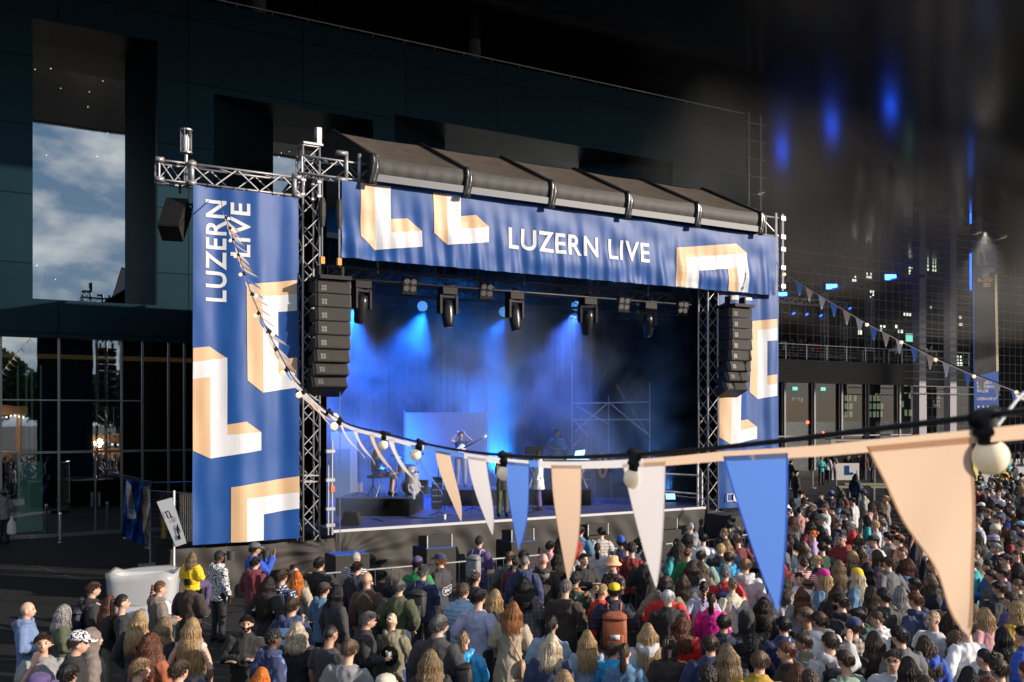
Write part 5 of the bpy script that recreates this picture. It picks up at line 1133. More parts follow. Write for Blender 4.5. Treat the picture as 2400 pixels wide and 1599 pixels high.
# ---------------------------------------------------------------- the crowd: u v hair colour skin garment colour options
CROWD = """
72 1410 bald none l hoodie steel a75 =bald man with head bare in steel blue hoodie at the far left
142 1418 wavybob grey l jacket olive a65 G =grey bob and glasses in dark olive jacket beside the bald man in blue
210 1362 short brown l hoodie black a60 L black hoodie with pale rucksack straps, left of the bin
247 1395 long auburn l sweater black a60
314 1388 ponytail dark l sweater black a70
367 1361 braid auburn l hoodie taupe a55 =auburn braid in taupe hooded jacket before the white bin liner
102 1484 short brown l tee grey a150 F chin =young man in grey T-shirt turned to face the camera, bottom left
142 1480 short brown l jacket black a70 cap:white:scribble =black and white patterned cap behind the man in grey T-shirt
140 1549 short black l tee grey a10 =short black hair seen from above near the bottom left corner
220 1475 short brown l hoodup taupe a60 =grey-brown rain hood pulled up over the head at lower left
323 1431 long blonde l jacket black a20
383 1448 long dblonde l jacket black a25
454 1449 verylong blonde l top lgrey a10
361 1481 curly auburn l sweater rust a15
312 1543 short dblonde l jacket dnavy a60 =swept-up dark blonde hair at the bottom edge, left of the curly auburn hair
410 1545 short brown l jacket dnavy a40
60 1588 short black l jacket purple a30 cap:purple =dark purple cap at the very bottom left corner
591 1307 short dark l hoodie burg a25
620 1350 verylong dark l jacket black a15 =very long brown hair over black jacket with white sleeve stripes
593 1274 short dark m jacket royal a45 cap:dgrey phone =grey cap and bright royal blue jacket, close to the skirt
687 1322 bun brown l jacket olive a150 F =curly pinned-up hair in olive jacket looking back at the camera
707 1340 long orange l jacket beige a30 =orange hair half hidden behind the olive jacket woman
668 1332 short brown l longshirt navy a30 p:dots =navy top with white polka dots behind the olive jacket woman
754 1304 short dark l puffer black a20
752 1368 short brown l hoodie denim a40 cap:dbrown =brown flat cap and blue hoodie left of the barrier
778 1370 bob black l sweater charcoal a50
834 1293 buzz grey l jacket navy a30 p:stripes =cropped grey hair in navy and white striped shirt by the blue-topped speaker
850 1317 short dark l hoodie dnavy a25
876 1340 bald none t sweater brown a25 =bald head and brown sweater with a patterned shawl on the shoulders
676 1400 short brown l hoodie navy a10
565 1437 short dark l jacket black a165 F B =dark-haired man in black zip jacket facing the camera, lower left
640 1475 curlyshort black d hoodie navy a45 p:tiedye =blue tie-dye hoodie and short curly black hair
696 1458 wavybob pale l jacket black a10
765 1467 buzz black m tee charcoal a40 G
836 1430 short dgrey l jacket black a80 G hold =grey-haired man with glasses looking down, holding a cup of dark beer
796 1499 short lbrown l tee grey a15
607 1566 bob orange l jacket dnavy a20 =bright orange hair cut off by the bottom edge
881 1586 short grey l jacket beige a20 cap:cream =cream cap at the bottom edge, left of the golden wavy hair
725 1340 short lbrown l jacket lgrey a20 h1.45
982 1307 short dark l jacket green a10 cap:purple =green jacket lettered CELT across the back
990 1325 short grey l jacket navy a15 capback:black =black backwards cap over grey hair in navy jacket
1026 1300 short ginger l jacket charcoal a-60 cap:navy B =navy cap and black jacket with white 3FACH emblem
930 1360 short dgrey l jacket olive a10 =olive green bomber jacket and short grey-brown hair
905 1336 short black l jacket black a20 h1.5
928 1437 bun pale l hoodie khaki a15 =pale bun and olive hoodie with a large black ring on the back
1121 1257 curlyshort dark l jacket purple a30 =curly dark hair and purple jacket alone before the stage, grey rucksack
1109 1339 bun brown l jacket dbrown a30
1094 1368 curlyshort brown l puffer lblue a20
1126 1379 short dark l sweater lavender a25
1146 1383 bob blonde l jacket black a20
1037 1446 curlyshort ginger l jacket teal a70 G F =ginger curls and glasses in teal jacket, in profile
1021 1440 short dgrey l jacket charcoal a20
1011 1523 wavy dblonde l jacket black a0
1113 1482 ponytail dblonde l hoodie turq a5 s =bright blue shiny rain jacket and blonde ponytail
1184 1410 mid ginger l coat beige a5 =ginger shoulder-length hair and beige trench coat
1243 1353 curly black m coat taupe a20 p:plaid =long black hair and grey plaid coat with dark headband
1197 1305 bun dark l sweater burg a20
1194 1292 short lbrown l jacket dgrey a10
1225 1289 short black l jacket black a20
1228 1302 buzz dgrey l hoodie navy a0
1262 1296 bald none l hoodie dbrown a0 =bald pale head and dark brown hoodie with a sage hood
1289 1267 short black l jacket pink a20
1314 1260 long dark l sweater charcoal a15 p:stripes
1324 1296 wavy dark l jacket black a10
1317 1359 curlyshort dgrey l sweater dbrown a20
1278 1439 ponytail black m jacket ldenim a15 =black ponytail and light denim jacket left of the yellow cap
1271 1488 clip pale l jacket navy a5
1340 1571 mid blonde l jacket denim a5
1358 1234 short brown l jacket denim a20
1350 1257 curly red l jacket lgrey a15
1400 1236 short black l tee taupe a-15 p:stripes =undercut black hair, head bowed, grey striped T-shirt
1405 1271 ponytail dark l jacket lgrey a10
1380 1297 short brown l hoodie black a160 F =brown-haired young man in black hoodie smiling towards the camera
1432 1307 short dark l tee dnavy a-120 hat:bucket:peach p:floral F =peach bucket hat and dark floral shirt
1459 1274 bun brown l sweater navy a-30
1479 1270 curlyshort dark l sweater dred a10
1471 1258 short dark l jacket navy a0 beanie:royal =royal blue beanie just behind the dark red sweater
1513 1268 short dark l jacket lgrey a20 =light grey jacket half hidden behind the white pennant
1516 1289 short dgrey l jacket black a5
1354 1341 curlyshort black m jacket dgreen a20 p:floral
1400 1370 bun blonde l jacket red a60 G F =blonde tied hair, glasses and red jacket in profile, left of the yellow cap
1441 1368 short dark l puffer dnavy a5 cap:yellow =yellow cap and dark navy puffer jacket with rust backpack
1543 1348 short brown l hoodie khaki a20
1568 1383 short white l jacket black a5
1522 1457 long blonde l hoodie lgrey a5
1372 1477 long blonde l jacket ldenim a0
1476 1509 ponytail brown l jacket denim a10
1450 1508 short brown l puffer turq a60 h1.5
1563 1494 pigtails brown l sweater dbrown a5
1606 1442 curly auburn l jacket red a20 s =long dark red curls and shiny red jacket
1670 1391 ponytail dark l jacket magenta a20 s =long dark ponytail and magenta jacket
1634 1363 braid black m tee lavender a15
1718 1359 bun dblonde l jacket cream a-15 =blonde bun and cream jacket with a lilac shoulder strap
1710 1327 curlyshort dgrey l jacket red a10 =grey hair and red jacket with a blue rucksack
1694 1293 short brown l hoodie turq a5
1682 1276 curlyshort blonde l jacket black a10
1708 1266 long blonde l jacket denim a10
1700 1238 bun dblonde l jacket black a-60
1709 1222 short black l jacket black a-10
1717 1206 short dark l jacket dgrey a-40 F
1604 1224 buzz grey l hoodie grey a-40 =grey hoodie leaning at the stage skirt, cropped grey hair
1619 1251 wavy black l jacket dbrown a10
1642 1250 short black l tee white a10
1591 1269 wavy brown l sweater teal a-15
1573 1275 long black l jacket sage a50
1606 1284 bun auburn l sweater green a20
1649 1290 short brown l jacket sage a20
1616 1313 mid brown l jacket bwhite a10
1642 1314 long lbrown l jacket khaki a5
1602 1344 clip brown l jacket dgrey a10
1564 1364 short dark l jacket red a20 =red jacket with yellow collar behind the black braid
1716 1507 verylong dblonde l jacket charcoal a5
1757 1528 short lbrown l jacket mustard a15
1757 1428 short dark l hoodup black a15 =black hood pulled up, right of the magenta jacket
1785 1399 curly dark l jacket black a15
1779 1488 curly black l jacket dnavy a-30
1878 1148 short dark l tee white a20 chin =white T-shirt, hand at the mouth, near the benches
1922 1154 short dark l jacket dnavy a-130 F =dark suit and white collar facing left near the benches
1905 1168 short dark l jacket charcoal a-100 F
1903 1181 short grey l jacket dgrey a-100 F
1971 1150 long dark l jacket burg a-130 F G
1948 1150 short dark l jacket dnavy a0 cap:blue
2034 1150 short dark l sweater grey a-60 beanie:navy
1876 1189 bun black l jacket pink a10 p:floral
1908 1198 wavy dark l jacket navy a20
1935 1206 short grey l jacket lgrey a-60 cap:sage
1974 1196 short dark l jacket black a-80 cap:black
1959 1185 short dark l jacket brown a-100 F
2019 1192 long lbrown l jacket taupe a-60
2038 1177 long brown l jacket pink a-50
2062 1178 wavy lbrown l jacket khaki a10
2035 1209 long black l sweater teal a-70
1859 1210 mid auburn l jacket dgrey a10
1845 1230 curly dark l jacket charcoal a10
1925 1233 mid black l jacket black a-80
1903 1244 bun orange l sweater lilac a-60 F =orange bun and lilac sweater, right of the blue pennant
1995 1222 short white l jacket red a-80 F G B =white-haired bearded man with glasses and red scarf
2052 1219 curlyshort blonde l tee lgrey a-80 F
2065 1256 short black l tee white a-100 cap:black F =black cap, white T-shirt, left of the peach pennant
1946 1255 short black l jacket black a-20 cap:black
1975 1249 buzz dark l hoodie dred a-110 F
2014 1250 long lbrown l hoodie lgrey a-150 F =light brown hair and light grey hoodie facing the camera
2019 1282 curly brown l jacket dred a-150 F G =curly hair, glasses and dark red top smiling at the camera
1855 1260 curlyshort dark l sweater tan a0
1835 1266 mid brown l jacket lgrey a10
1925 1271 short dark l tee dgreen a0
2060 1288 mid brown l jacket purple a-70 F
1885 1308 bun brown l hoodie red a10 p:stripes =red and white striped hoodie with a brown rucksack
1840 1297 short dark l hoodup dgrey a10 =dark grey hood pulled up beside the blue pennant
1839 1322 mid red l jacket black a20 =bright red hair beside the blue pennant edge
1948 1334 long blonde l jacket denim a-40 cap:magenta
1954 1312 long dblonde l jacket dgrey a10
2008 1333 long pale l jacket denim a-50 hat:scarf:yellow =yellow patterned headscarf and blue denim jacket
2034 1319 long black l jacket red a10
2080 1332 ponytail dblonde l jacket lgrey a-70
1871 1375 long auburn l sweater grey a15
1942 1368 verylong brown l jacket black a10
1974 1393 short dark l hoodie black a-40 B
2065 1378 curlyshort black m jacket charcoal a-30
2045 1372 long brown l jacket black a-20
2095 1371 long grey l coat khaki a-20
1828 1345 curly dark l jacket bwhite a10 p:floral
1828 1445 short black l jacket navy a-10 s
1925 1434 short brown l hoodie white a-20
1932 1482 short brown l hoodie lgrey a5 wave =light grey hoodie with one hand raised open
1992 1451 short brown l jacket beige a5 cap:navy p:plaid =navy cap and checked beige shirt
2027 1426 short black m hoodie dgreen a-60
1984 1522 short brown l tee sage a-25
2087 1523 short brown l tee lgrey a-150 F G =brown-haired man with glasses facing the camera, looking up, lower right
1855 1551 bob auburn l jacket brown a5
1893 1573 curlyshort brown l jacket dgrey a0
2145 1388 short auburn l hoodie navy a-20
2134 1308 mid auburn l jacket denim a-60
2105 1228 short dark m hoodie rust a-70 B
2081 1245 short black l jacket taupe a-40
2076 1218 short lbrown l jacket grey a-60 cap:dgrey
2092 1307 bun brown l jacket dgrey a-30
2113 1255 short dark l tee tan a-60
2213 1432 long dark l jacket black a-70 F
2301 1114 short dark l sweater white a-150 cap:black B F =black cap, beard and white sweater near the bar
2336 1108 short brown l jacket black a-60
2290 1141 short dark m jacket dred a-90 cap:black F
2290 1178 long brown l jacket dgrey a-60 cap:white
2326 1138 short dark l jacket lgrey a-110 cap:dgrey F
2342 1150 buzz brown l tee white a-100 F
2302 1160 long dark l jacket brown a-60 beanie:burg
2326 1172 mid brown l jacket dgrey a-60
2347 1181 short dark l jacket navy a-60
2312 1191 short lbrown l jacket black a-80 F
2328 1205 short brown l jacket grey a-80 G
2302 1214 curlyshort brown l jacket lgrey a-80
2325 1232 short grey l jacket charcoal a-80 beanie:cream
2297 1248 wavy dark l jacket dgrey a-40
2340 1258 short brown l jacket grey a-40 beanie:lavender:plaid
2350 1234 long auburn l jacket orange a-40
2328 1272 short grey l jacket black a-80 F
2353 1297 short dark l sweater burg a-80 G F
2385 1269 curlyshort brown l jacket orange a-80 G F
2388 1291 ponytail dark l jacket black a-80
2290 1307 short dgrey l jacket teal a-60
2313 1313 bun black l jacket blue a-60
2313 1333 short brown l jacket dgrey a-60 =dark grey jacket with grey hood, right of the peach pennant
2387 1358 bun lbrown l jacket dbrown a-60
2360 1391 curlyshort dark l jacket purple a-30 =purple fleece with red collar and a pale star on the back
2392 1409 wavy blonde l jacket mustard a-20
2306 1423 bob blonde l jacket pink a-20
2275 1413 wavy dblonde l jacket blue a0
2262 1450 short brown l sweater white a-20
2302 1523 bun dark l jacket charcoal a-30
2262 1558 long black l jacket black a-10
2232 1477 curly lbrown l jacket lblue a-60
2185 1487 wavy brown l hoodie royal a0
2183 1577 curlyshort brown l jacket dgrey a0
2290 1583 curlyshort auburn l jacket black a-20
2330 1085 short dark l jacket dgrey a-60
2362 1068 short dblonde l jacket teal a-60
2374 1083 bald none t jacket dnavy a-40
2387 1055 short dark l jacket black a-80 F
2350 1092 short dark l jacket mustard a-40
2392 1108 short dark l jacket charcoal a20
2372 1118 short black l jacket black a-60
2389 1122 short grey l jacket dgrey a-90
2360 1140 short dark l jacket navy a-60 cap:navy
2389 1138 long blonde l jacket grey a-80 F
2368 1160 curlyshort dark l jacket black a-40
2392 1165 curly brown l jacket black a-60
2370 1182 short dgrey l jacket dred a-60
2392 1190 curly dark l jacket dbrown a-100 G F
2371 1200 short dark l jacket royal a-40
2376 1215 wavy brown l jacket dgrey a-40
2392 1222 short black l jacket blue a-30 cap:lblue
2372 1245 curly brown l jacket dred a-60
2395 1250 short brown l jacket black a-60
2352 1330 short brown l jacket navy a-60
2388 1325 mid dark l jacket charcoal a-60
2335 1362 short brown l jacket black a-30
2395 1470 short dark l jacket royal a-40
2345 1470 long black l jacket olive a-30
2340 1540 short brown l jacket denim a-20
2388 1545 bun auburn l jacket charcoal a-20
1660 1490 short brown l jacket navy a5
1655 1560 curlyshort dark l jacket denim a5
2050 1480 long brown l jacket black a-20
2130 1470 short dark l jacket dgrey a-20
2140 1545 bob dark l jacket olive a-10
1690 1440 short dark m jacket dnavy a5
"""
_rows = [r for r in CROWD.strip().split('\n')]
BR = {'jacket': 'jacket', 'top': 'sleeveless top'}
def parse(r):
    lab = None
    if '=' in r: r, lab = r.split('=', 1)
    f = r.split(); d = dict(u=float(f[0]), v=float(f[1]), hair=f[2], hcol=f[3], skin=f[4], top=f[5], tcol=f[6], pose=None, pat='plain', hat=None, hatc=None, hatpat='plain', face=False, glasses=False, beard=False, ang=None, h=None, shell=False, lab=lab)
    for o_ in f[7:]:
        if o_ == 'F': d['face'] = True
        elif o_ == 'G': d['glasses'] = True
        elif o_ == 'B': d['beard'] = True
        elif o_ == 's': d['shell'] = True
        elif o_ == 'L': d['lab'] = ' '.join(f[f.index('L')+1:]); break
        elif o_[0] == 'a' and o_[1:].lstrip('-').isdigit(): d['ang'] = float(o_[1:])
        elif o_[0] == 'h' and o_[1:].replace('.', '').isdigit(): d['h'] = float(o_[1:])
        elif o_.startswith('p:'): d['pat'] = o_[2:]
        elif o_.startswith('hat:'): d['hat'], d['hatc'] = o_.split(':')[1:3]
        elif o_.split(':')[0] in ('cap', 'capback', 'beanie'):
            q = o_.split(':'); d['hat'], d['hatc'] = q[:2]; d['hatpat'] = q[2] if len(q) > 2 else 'plain'
        elif o_ in POSES: d['pose'] = o_
    return d
P = [parse(r) for r in _rows]
rdc = random.Random(11)
# further people standing in the thick of the crowd on the right
FILL = [(1800, 2130, 1250, 1560, 8), (1830, 2080, 1160, 1330, 14), (2285, 2400, 1100, 1330, 12), (2120, 2280, 1180, 1440, 14), (1650, 1830, 1200, 1400, 6)]
for (ua, ub, va, vb, n_) in FILL:
    c = 0; tr = 0
    while c < n_ and tr < 4000:
        tr += 1; u, v = rdc.uniform(ua, ub), rdc.uniform(va, vb); sz = .22*(v-975)/2.45
        if any(abs(q['u']-u) < sz*1.05 and abs(q['v']-v) < sz*.95 for q in P): continue
        c += 1; lo = rdc.random() < .5
        P.append(dict(u=u, v=v, hair=rdc.choice(['short', 'long', 'bun', 'ponytail', 'curly', 'wavy', 'bob', 'mid'] if lo else ['short', 'short', 'curlyshort', 'buzz']), hcol=rdc.choice(['dark', 'brown', 'black', 'lbrown', 'dblonde', 'blonde', 'auburn', 'dgrey']), skin=rdc.choice('lllltmd'), top=rdc.choice(['jacket', 'hoodie', 'sweater', 'tee']), tcol=rdc.choice(['black', 'charcoal', 'navy', 'dnavy', 'grey', 'dgrey', 'olive', 'denim', 'burg', 'taupe', 'lgrey', 'dgreen', 'khaki', 'dbrown', 'beige', 'white']),
            pose=None, pat='plain', hat=None, hatc=None, hatpat='plain', face=False, glasses=False, beard=False, ang=None, h=None, shell=False, lab=None))
for q in P:
    q['h'] = q['h'] or min(1.9, max(1.56, rdc.gauss(1.73 if q['hair'] in ('short', 'buzz', 'bald', 'curlyshort') else 1.66, .045)))
    q['D'] = FP*(CAMZ-q['h'])/(q['v']-975); q['h0'] = q['h']
def upd(q):
    q['D'] = max(8, q['D']); q['h'] = CAMZ-(q['v']-975)/FP*q['D']
    lo, hi = (1.38, 1.60) if q['h0'] < 1.52 else (1.55, 1.92)
    if not lo <= q['h'] <= hi: q['h'] = min(hi, max(lo, q['h'])); q['D'] = FP*(CAMZ-q['h'])/(q['v']-975)
for it in range(60):
    mv = 0
    for i, a in enumerate(P):
        for b in P[i+1:]:
            if abs(a['D']-b['D']) > .6: continue
            dx = (a['u']-b['u'])/FP*(a['D']+b['D'])/2; dd = a['D']-b['D']; r_ = math.hypot(dx, dd)
            if r_ < .46:
                s = .5*(.46-r_)*(1 if dd >= 0 else -1); a['D'] += s; b['D'] -= s; upd(a); upd(b); mv += 1
    for a in P:    # nobody stands in the barrier, subwoofers or stage
        p = atD(a['u'], 975, a['D'])
        if -2.4 < p.x < 12 and p.y > -4.85 and p.y < 3 and a['D'] < 26 and a['u'] < 1560: a['D'] -= .15; upd(a)
    if not mv: break
seen = {}
def describe(q):
    if q['lab']: return 'person: '+q['lab'] if False else q['lab']
    cn = CNAME.get(q['tcol'], q['tcol'])
    hn = SNAME[q['hair']].format(HNAME.get(q['hcol'], ''))
    if q['hair'] == 'bald': hn = 'bald head'
    if q['hat'] and q['hair'] in ('short', 'buzz', 'curlyshort'): hn = CNAME.get(q['hatc'], q['hatc'])+' '+('beanie' if q['hat'] == 'beanie' else 'cap')
    elif q['hat']: hn += ' under '+CNAME.get(q['hatc'], q['hatc'])+' '+('beanie' if q['hat'] == 'beanie' else 'cap')
    pt = {'plain': '', 'stripes': 'striped ', 'plaid': 'checked ', 'dots': 'dotted ', 'floral': 'patterned ', 'tiedye': 'tie-dye ', 'scribble': 'patterned '}[q['pat']]
    return f"{hn} and {cn} {pt}{TNAME[q['top']]}"
for q in P: q['base'] = describe(q)
cnt = {}
for q in P: cnt[q['base']] = cnt.get(q['base'], 0)+1
SPEC = ('red', 'magenta', 'yellow', 'turq', 'green', 'teal', 'orange', 'lilac', 'lavender', 'mustard', 'lblue', 'white', 'rust', 'pink', 'royal', 'cream', 'steel')
anchors = [(q['u'], q['v'], f"{CNAME.get(q['tcol'], q['tcol'])} {TNAME[q['top']]}", q) for q in P]
ac = {}
for a in anchors: ac[a[2]] = ac.get(a[2], 0)+1
anchors = [a for a in anchors if ac[a[2]] == 1]+[(q['u'], q['v'], f"{CNAME.get(q['hatc'], q['hatc'])} {'cap' if q['hat'].startswith('cap') else q['hat'].replace('bucket', 'bucket hat').replace('scarf', 'headscarf')}", q) for q in P if q['hat'] and q['hatc'] in ('yellow', 'magenta', 'peach', 'white', 'burg', 'dbrown', 'lblue', 'lavender')]
anchors += [(1808, 1290, 'blue pennant', None), (1535, 1290, 'white pennant', None), (1320, 1270, 'hanging peach pennant', None), (2225, 1300, 'big peach pennant', None), (815, 1320, 'blue-topped speaker', None), (340, 1400, 'white bin', None), (2060, 1170, 'benches', None)]
used = set()
for q in sorted(P, key=lambda q: (q['lab'] is None, -q['v'])):
    lab = q['base']
    if q['lab'] is None:
        cand = sorted(anchors, key=lambda a: math.hypot(a[0]-q['u'], (a[1]-q['v'])*1.3)+(1e5 if a[3] is q else 0)); ok = False
        for a in cand[:8]:
            du, dv = q['u']-a[0], q['v']-a[1]
            rel = ('right of' if du > 0 else 'left of') if abs(du) > abs(dv)*.8 else ('in front of' if dv > 0 else 'behind')
            l2 = f"{lab}, {rel} the {a[2]}"
            if l2 not in used and len(l2.split()) <= 16: lab = l2; ok = True; break
    used.add(lab); q['label'] = lab if lab.startswith('person') else lab
GRP = 'people in the crowd before the stage'
PEOPLE = []
for q in P:
    loc = atD(q['u'], 975, q['D']); loc.z = 0
    if q['ang'] is None:
        if q['u'] > 1750: ang = rdc.gauss(-80, 26)
        else: ang = rdc.gauss(12, 16)
    else: ang = q['ang']+rdc.gauss(0, 5)
    q['rz'] = -TH-R(ang)
    long_ = q['hair'] not in ('short', 'buzz', 'bald', 'curlyshort')
    pose = q['pose'] or rdc.choice(['down', 'hold', 'pocket', 'hold', 'cross', 'down'])
    top = q['top']
    if q['top'] == 'coat' and False: top = 'coat'
    o = make_person(loc, q['rz'], q['h'], q['hair'], q['hcol'], q['skin'], top, q['tcol'], pose, 'shell' if q['shell'] else q['pat'], rdc.choice(['dnavy', 'black', 'navy', 'charcoal', 'denim', 'khaki']), q['hat'], q['hatc'], q['hatpat'],
                    q['face'] or abs(ang) > 48, q['glasses'], q['beard'], False, q['label'], GRP, wd=(.94 if long_ else 1.03)*rdc.uniform(.96, 1.05))
    o.rotation_euler = (R(rdc.gauss(0, 2.2)), R(rdc.gauss(0, 2.2)), q['rz']); q['o'] = o; PEOPLE.append(q)
def who(u, v): return min(P, key=lambda q: math.hypot(q['u']-u, q['v']-v))
def local_part(q, name, mb, m, smooth=False):
    me = mb.mesh(name, None, smooth); me.materials.append(m); return link(name, me, q['o'])
# things printed on clothes
def back_text(q, body, x0, z0, w_, h_, m, y=-.165, slope=0):
    me = text_mesh(body, 1, .04); xs_ = [v.co.x for v in me.vertices]; ys_ = [v.co.y for v in me.vertices]; xa, xb, ya, yb = min(xs_), max(xs_), min(ys_), max(ys_)
    for v in me.vertices: s = (v.co.x-xa)/(xb-xa); t = (v.co.y-ya)/(yb-ya); x = x0+s*w_; v.co = Vector((x, y+.9*x*x, z0+t*h_+slope*s))
    me.materials.clear(); me.materials.append(m); link('lettering', me, q['o'])
q = who(982, 1307); back_text(q, 'CELT', -.14, 1.17, .28, .075, M['white'], -.168)
q = who(1026, 1300)
# emblem of joined discs with lettering
g = MB(); 
for dx, dz, r_ in ((-.09, 0, .075), (0, .01, .08), (.09, .03, .075)):
    for k in range(28):
        a0, a1 = 2*math.pi*k/28, 2*math.pi*(k+1)/28; pts = []
        for a, rr in ((a0, r_), (a1, r_), (a1, r_-.01), (a0, r_-.01)): x = dx+rr*math.cos(a); z = 1.13+dz+rr*math.sin(a); pts.append((x, -.172+.9*x*x, z))
        mx_, mz_ = dx+r_*math.cos((a0+a1)/2), dz+r_*math.sin((a0+a1)/2)
        if any((mx_-ex)**2+(mz_-ez)**2 < (er-.012)**2 for ex, ez, er in ((-.09, 0, .075), (0, .01, .08), (.09, .03, .075)) if (ex, ez) != (dx, dz)): continue
        g.add(pts, [(0, 1, 2, 3)])
local_part(q, 'emblem', g, M['white']); back_text(q, '3FACH', -.12, 1.10, .24, .06, M['white'], -.174, .03)
q = who(928, 1437); g = MB()
for k in range(30):
    a0, a1 = 2*math.pi*k/30, 2*math.pi*(k+1)/30; g.add([(rr*math.cos(a), -.172+.9*(rr*math.cos(a))**2, 1.19+rr*math.sin(a)) for a, rr in ((a0, .14), (a1, .14), (a1, .045), (a0, .045))], [(0, 1, 2, 3)])
local_part(q, 'ring_print', g, M['black'])
q = who(2360, 1391); g = MB()
for k in range(8): a = k*math.pi/4; g.add([(.07*math.cos(a)*1.0, -.172, 1.2+.07*math.sin(a)), (.02*math.cos(a+.39), -.172, 1.2+.02*math.sin(a+.39)), (0, -.172, 1.2), (.02*math.cos(a-.39), -.172, 1.2+.02*math.sin(a-.39))], [(0, 1, 2, 3)])
local_part(q, 'star_print', g, M['white'])
# shawl, white stripes on sleeves, hood of another colour
q = who(620, 1350); g = MB()
for s in (-1, 1):
    for z in (1.27, 1.21): g.lathe((s*.232, -.03, z), [(.098, -.02), (.098, .02)], 14)
local_part(q, 'sleeve_stripe', g, M['white'])
q = who(876, 1340); g = MB(); rings = []
for k in range(11):
    t = k/10; a = math.pi*(1.12-1.24*t); x = .15*math.cos(a); rings.append([Vector((x, -.06+.07*math.sin(a)*-1*.6+.05*math.cos(b)*.9, 1.44-.16*abs(math.cos(a))**2+.035*math.sin(b))) for b in [2*math.pi*q_/10 for q_ in range(10)]])
g.ring(rings); local_part(q, 'shawl', g, mat('patterned_shawl', (.28, .17, .09, 1), .8, noise_s=30, noise_a=.6), True)
q = who(1262, 1296); g = MB(); g.ell((0, -.14, 1.40), (.095, .05, .08), 12, 8); local_part(q, 'hood', g, mat('sage_hood', (.16, .19, .16, 1), .8), True)

# ---- things carried or worn by people: each stays an object of its own
def on_person(q, mbs, name, label, cat, group=None):
    """mbs: list of (part name, MB in the person's own frame, material)"""
    bpy.context.view_layer.update() if False else None
    Mw = Matrix.Translation(q['o'].location) @ q['o'].rotation_euler.to_matrix().to_4x4() @ Matrix.Diagonal((*q['o'].scale, 1))
    allv = [Mw @ Vector(p) for _, mb, _ in mbs for p in mb.v]; c = Vector((sum(p.x for p in allv)/len(allv), sum(p.y for p in allv)/len(allv), min(p.z for p in allv)))
    t = thing(name, label, cat, c, 0, group)
    for pn, mb, m in mbs:
        mb.v = [tuple(Mw @ Vector(p)) for p in mb.v]; mb.build(pn, m, t, smooth=True)
    return t
def backpack(q, col, label, h=.46, w_=.30, strap=None):
    g = MB(); d = .10; n_ = 16; e = lambda a, k: (abs(math.cos(a))**k)*(1 if math.cos(a) > 0 else -1)
    f = lambda a, k: (abs(math.sin(a))**k)*(1 if math.sin(a) > 0 else -1)
    g.ring([[(w_/2*sx*e(2*math.pi*k/n_, .5), -.235+yy+d*sy*f(2*math.pi*k/n_, .5), 1.40-h+h*t) for k in range(n_)] for t, sx, sy, yy in ((0, .85, .75, 0), (.06, 1, 1, 0), (.5, 1, 1.05, 0), (.82, .97, .9, .005), (.93, .86, .7, .01), (1.0, .5, .35, .02))])
    c = (COL[col][0], COL[col][1], COL[col][2], 1); m = mat('backpack_'+col, c, .6, noise_s=10, noise_a=.15, bump=.2, bump_s=20)
    s = MB()
    for x in (-.085, .085): s.tube([(x, -.15, 1.36), (x*1.05, -.10, 1.475), (x*1.15, -.02, 1.487), (x*1.25, .09, 1.42), (x*1.35, .12, 1.3)], .016, 6)
    pk = MB(); pk.ring([[(w_*.36*e(2*math.pi*k/12, .5), -.34+.03*f(2*math.pi*k/12, .5), 1.40-h+z) for k in range(12)] for z in (.05, .07, .19, .21)])
    fl = MB(); fl.ring([[(w_*.51*e(2*math.pi*k/12, .5), -.238+.108*f(2*math.pi*k/12, .5), 1.40-h+z) for k in range(12)] for z in (h*.80, h*.90)])
    on_person(q, [('bag', g, m), ('shoulder_strap', s, mat('strap_'+col, tuple(min(1, k*1.5) for k in c[:3])+(1,), .7) if not strap else strap), ('front_pocket', pk, m), ('flap', fl, mat('flap_'+col, tuple(k*.85 for k in c[:3])+(1,), .6))], 'backpack', label, 'backpack', 'backpacks worn in the crowd')
pinkstrap = mat('dusty_pink_strap', (.42, .30, .28, 1), .7)
backpack(who(210, 1362), 'dnavy', 'dark navy rucksack with dusty pink straps, left of the bin', strap=pinkstrap)
backpack(who(676, 1400), 'denim', 'blue rucksack on a navy hoodie, left of the wavy pale bob')
backpack(who(1121, 1257), 'grey', 'grey roll-top rucksack on the purple jacket before the stage', h=.5)
backpack(who(1441, 1368), 'rust', 'rust brown rucksack on the navy puffer under the yellow cap', h=.52, w_=.34)
g = MB(); g.box((-.06, -.378, 1.03), (.07, -.372, 1.10)); q = who(1441, 1368)
on_person(q, [('patch', g, M['white'])], 'bag_label', 'small white patch with two dots on the rust rucksack', 'patch')
backpack(who(990, 1325), 'charcoal', 'dark rucksack on the navy jacket under the black backwards cap')
backpack(who(1710, 1327), 'navy', 'large blue rucksack on the red jacket by the blue pennant')
backpack(who(1885, 1308), 'brown', 'brown leather rucksack on the red and white striped hoodie')
backpack(who(1932, 1482), 'black', 'black rucksack on the light grey hoodie with raised hand')
backpack(who(1113, 1482), 'black', 'black drawstring rucksack on the bright blue rain jacket', h=.3, w_=.24)
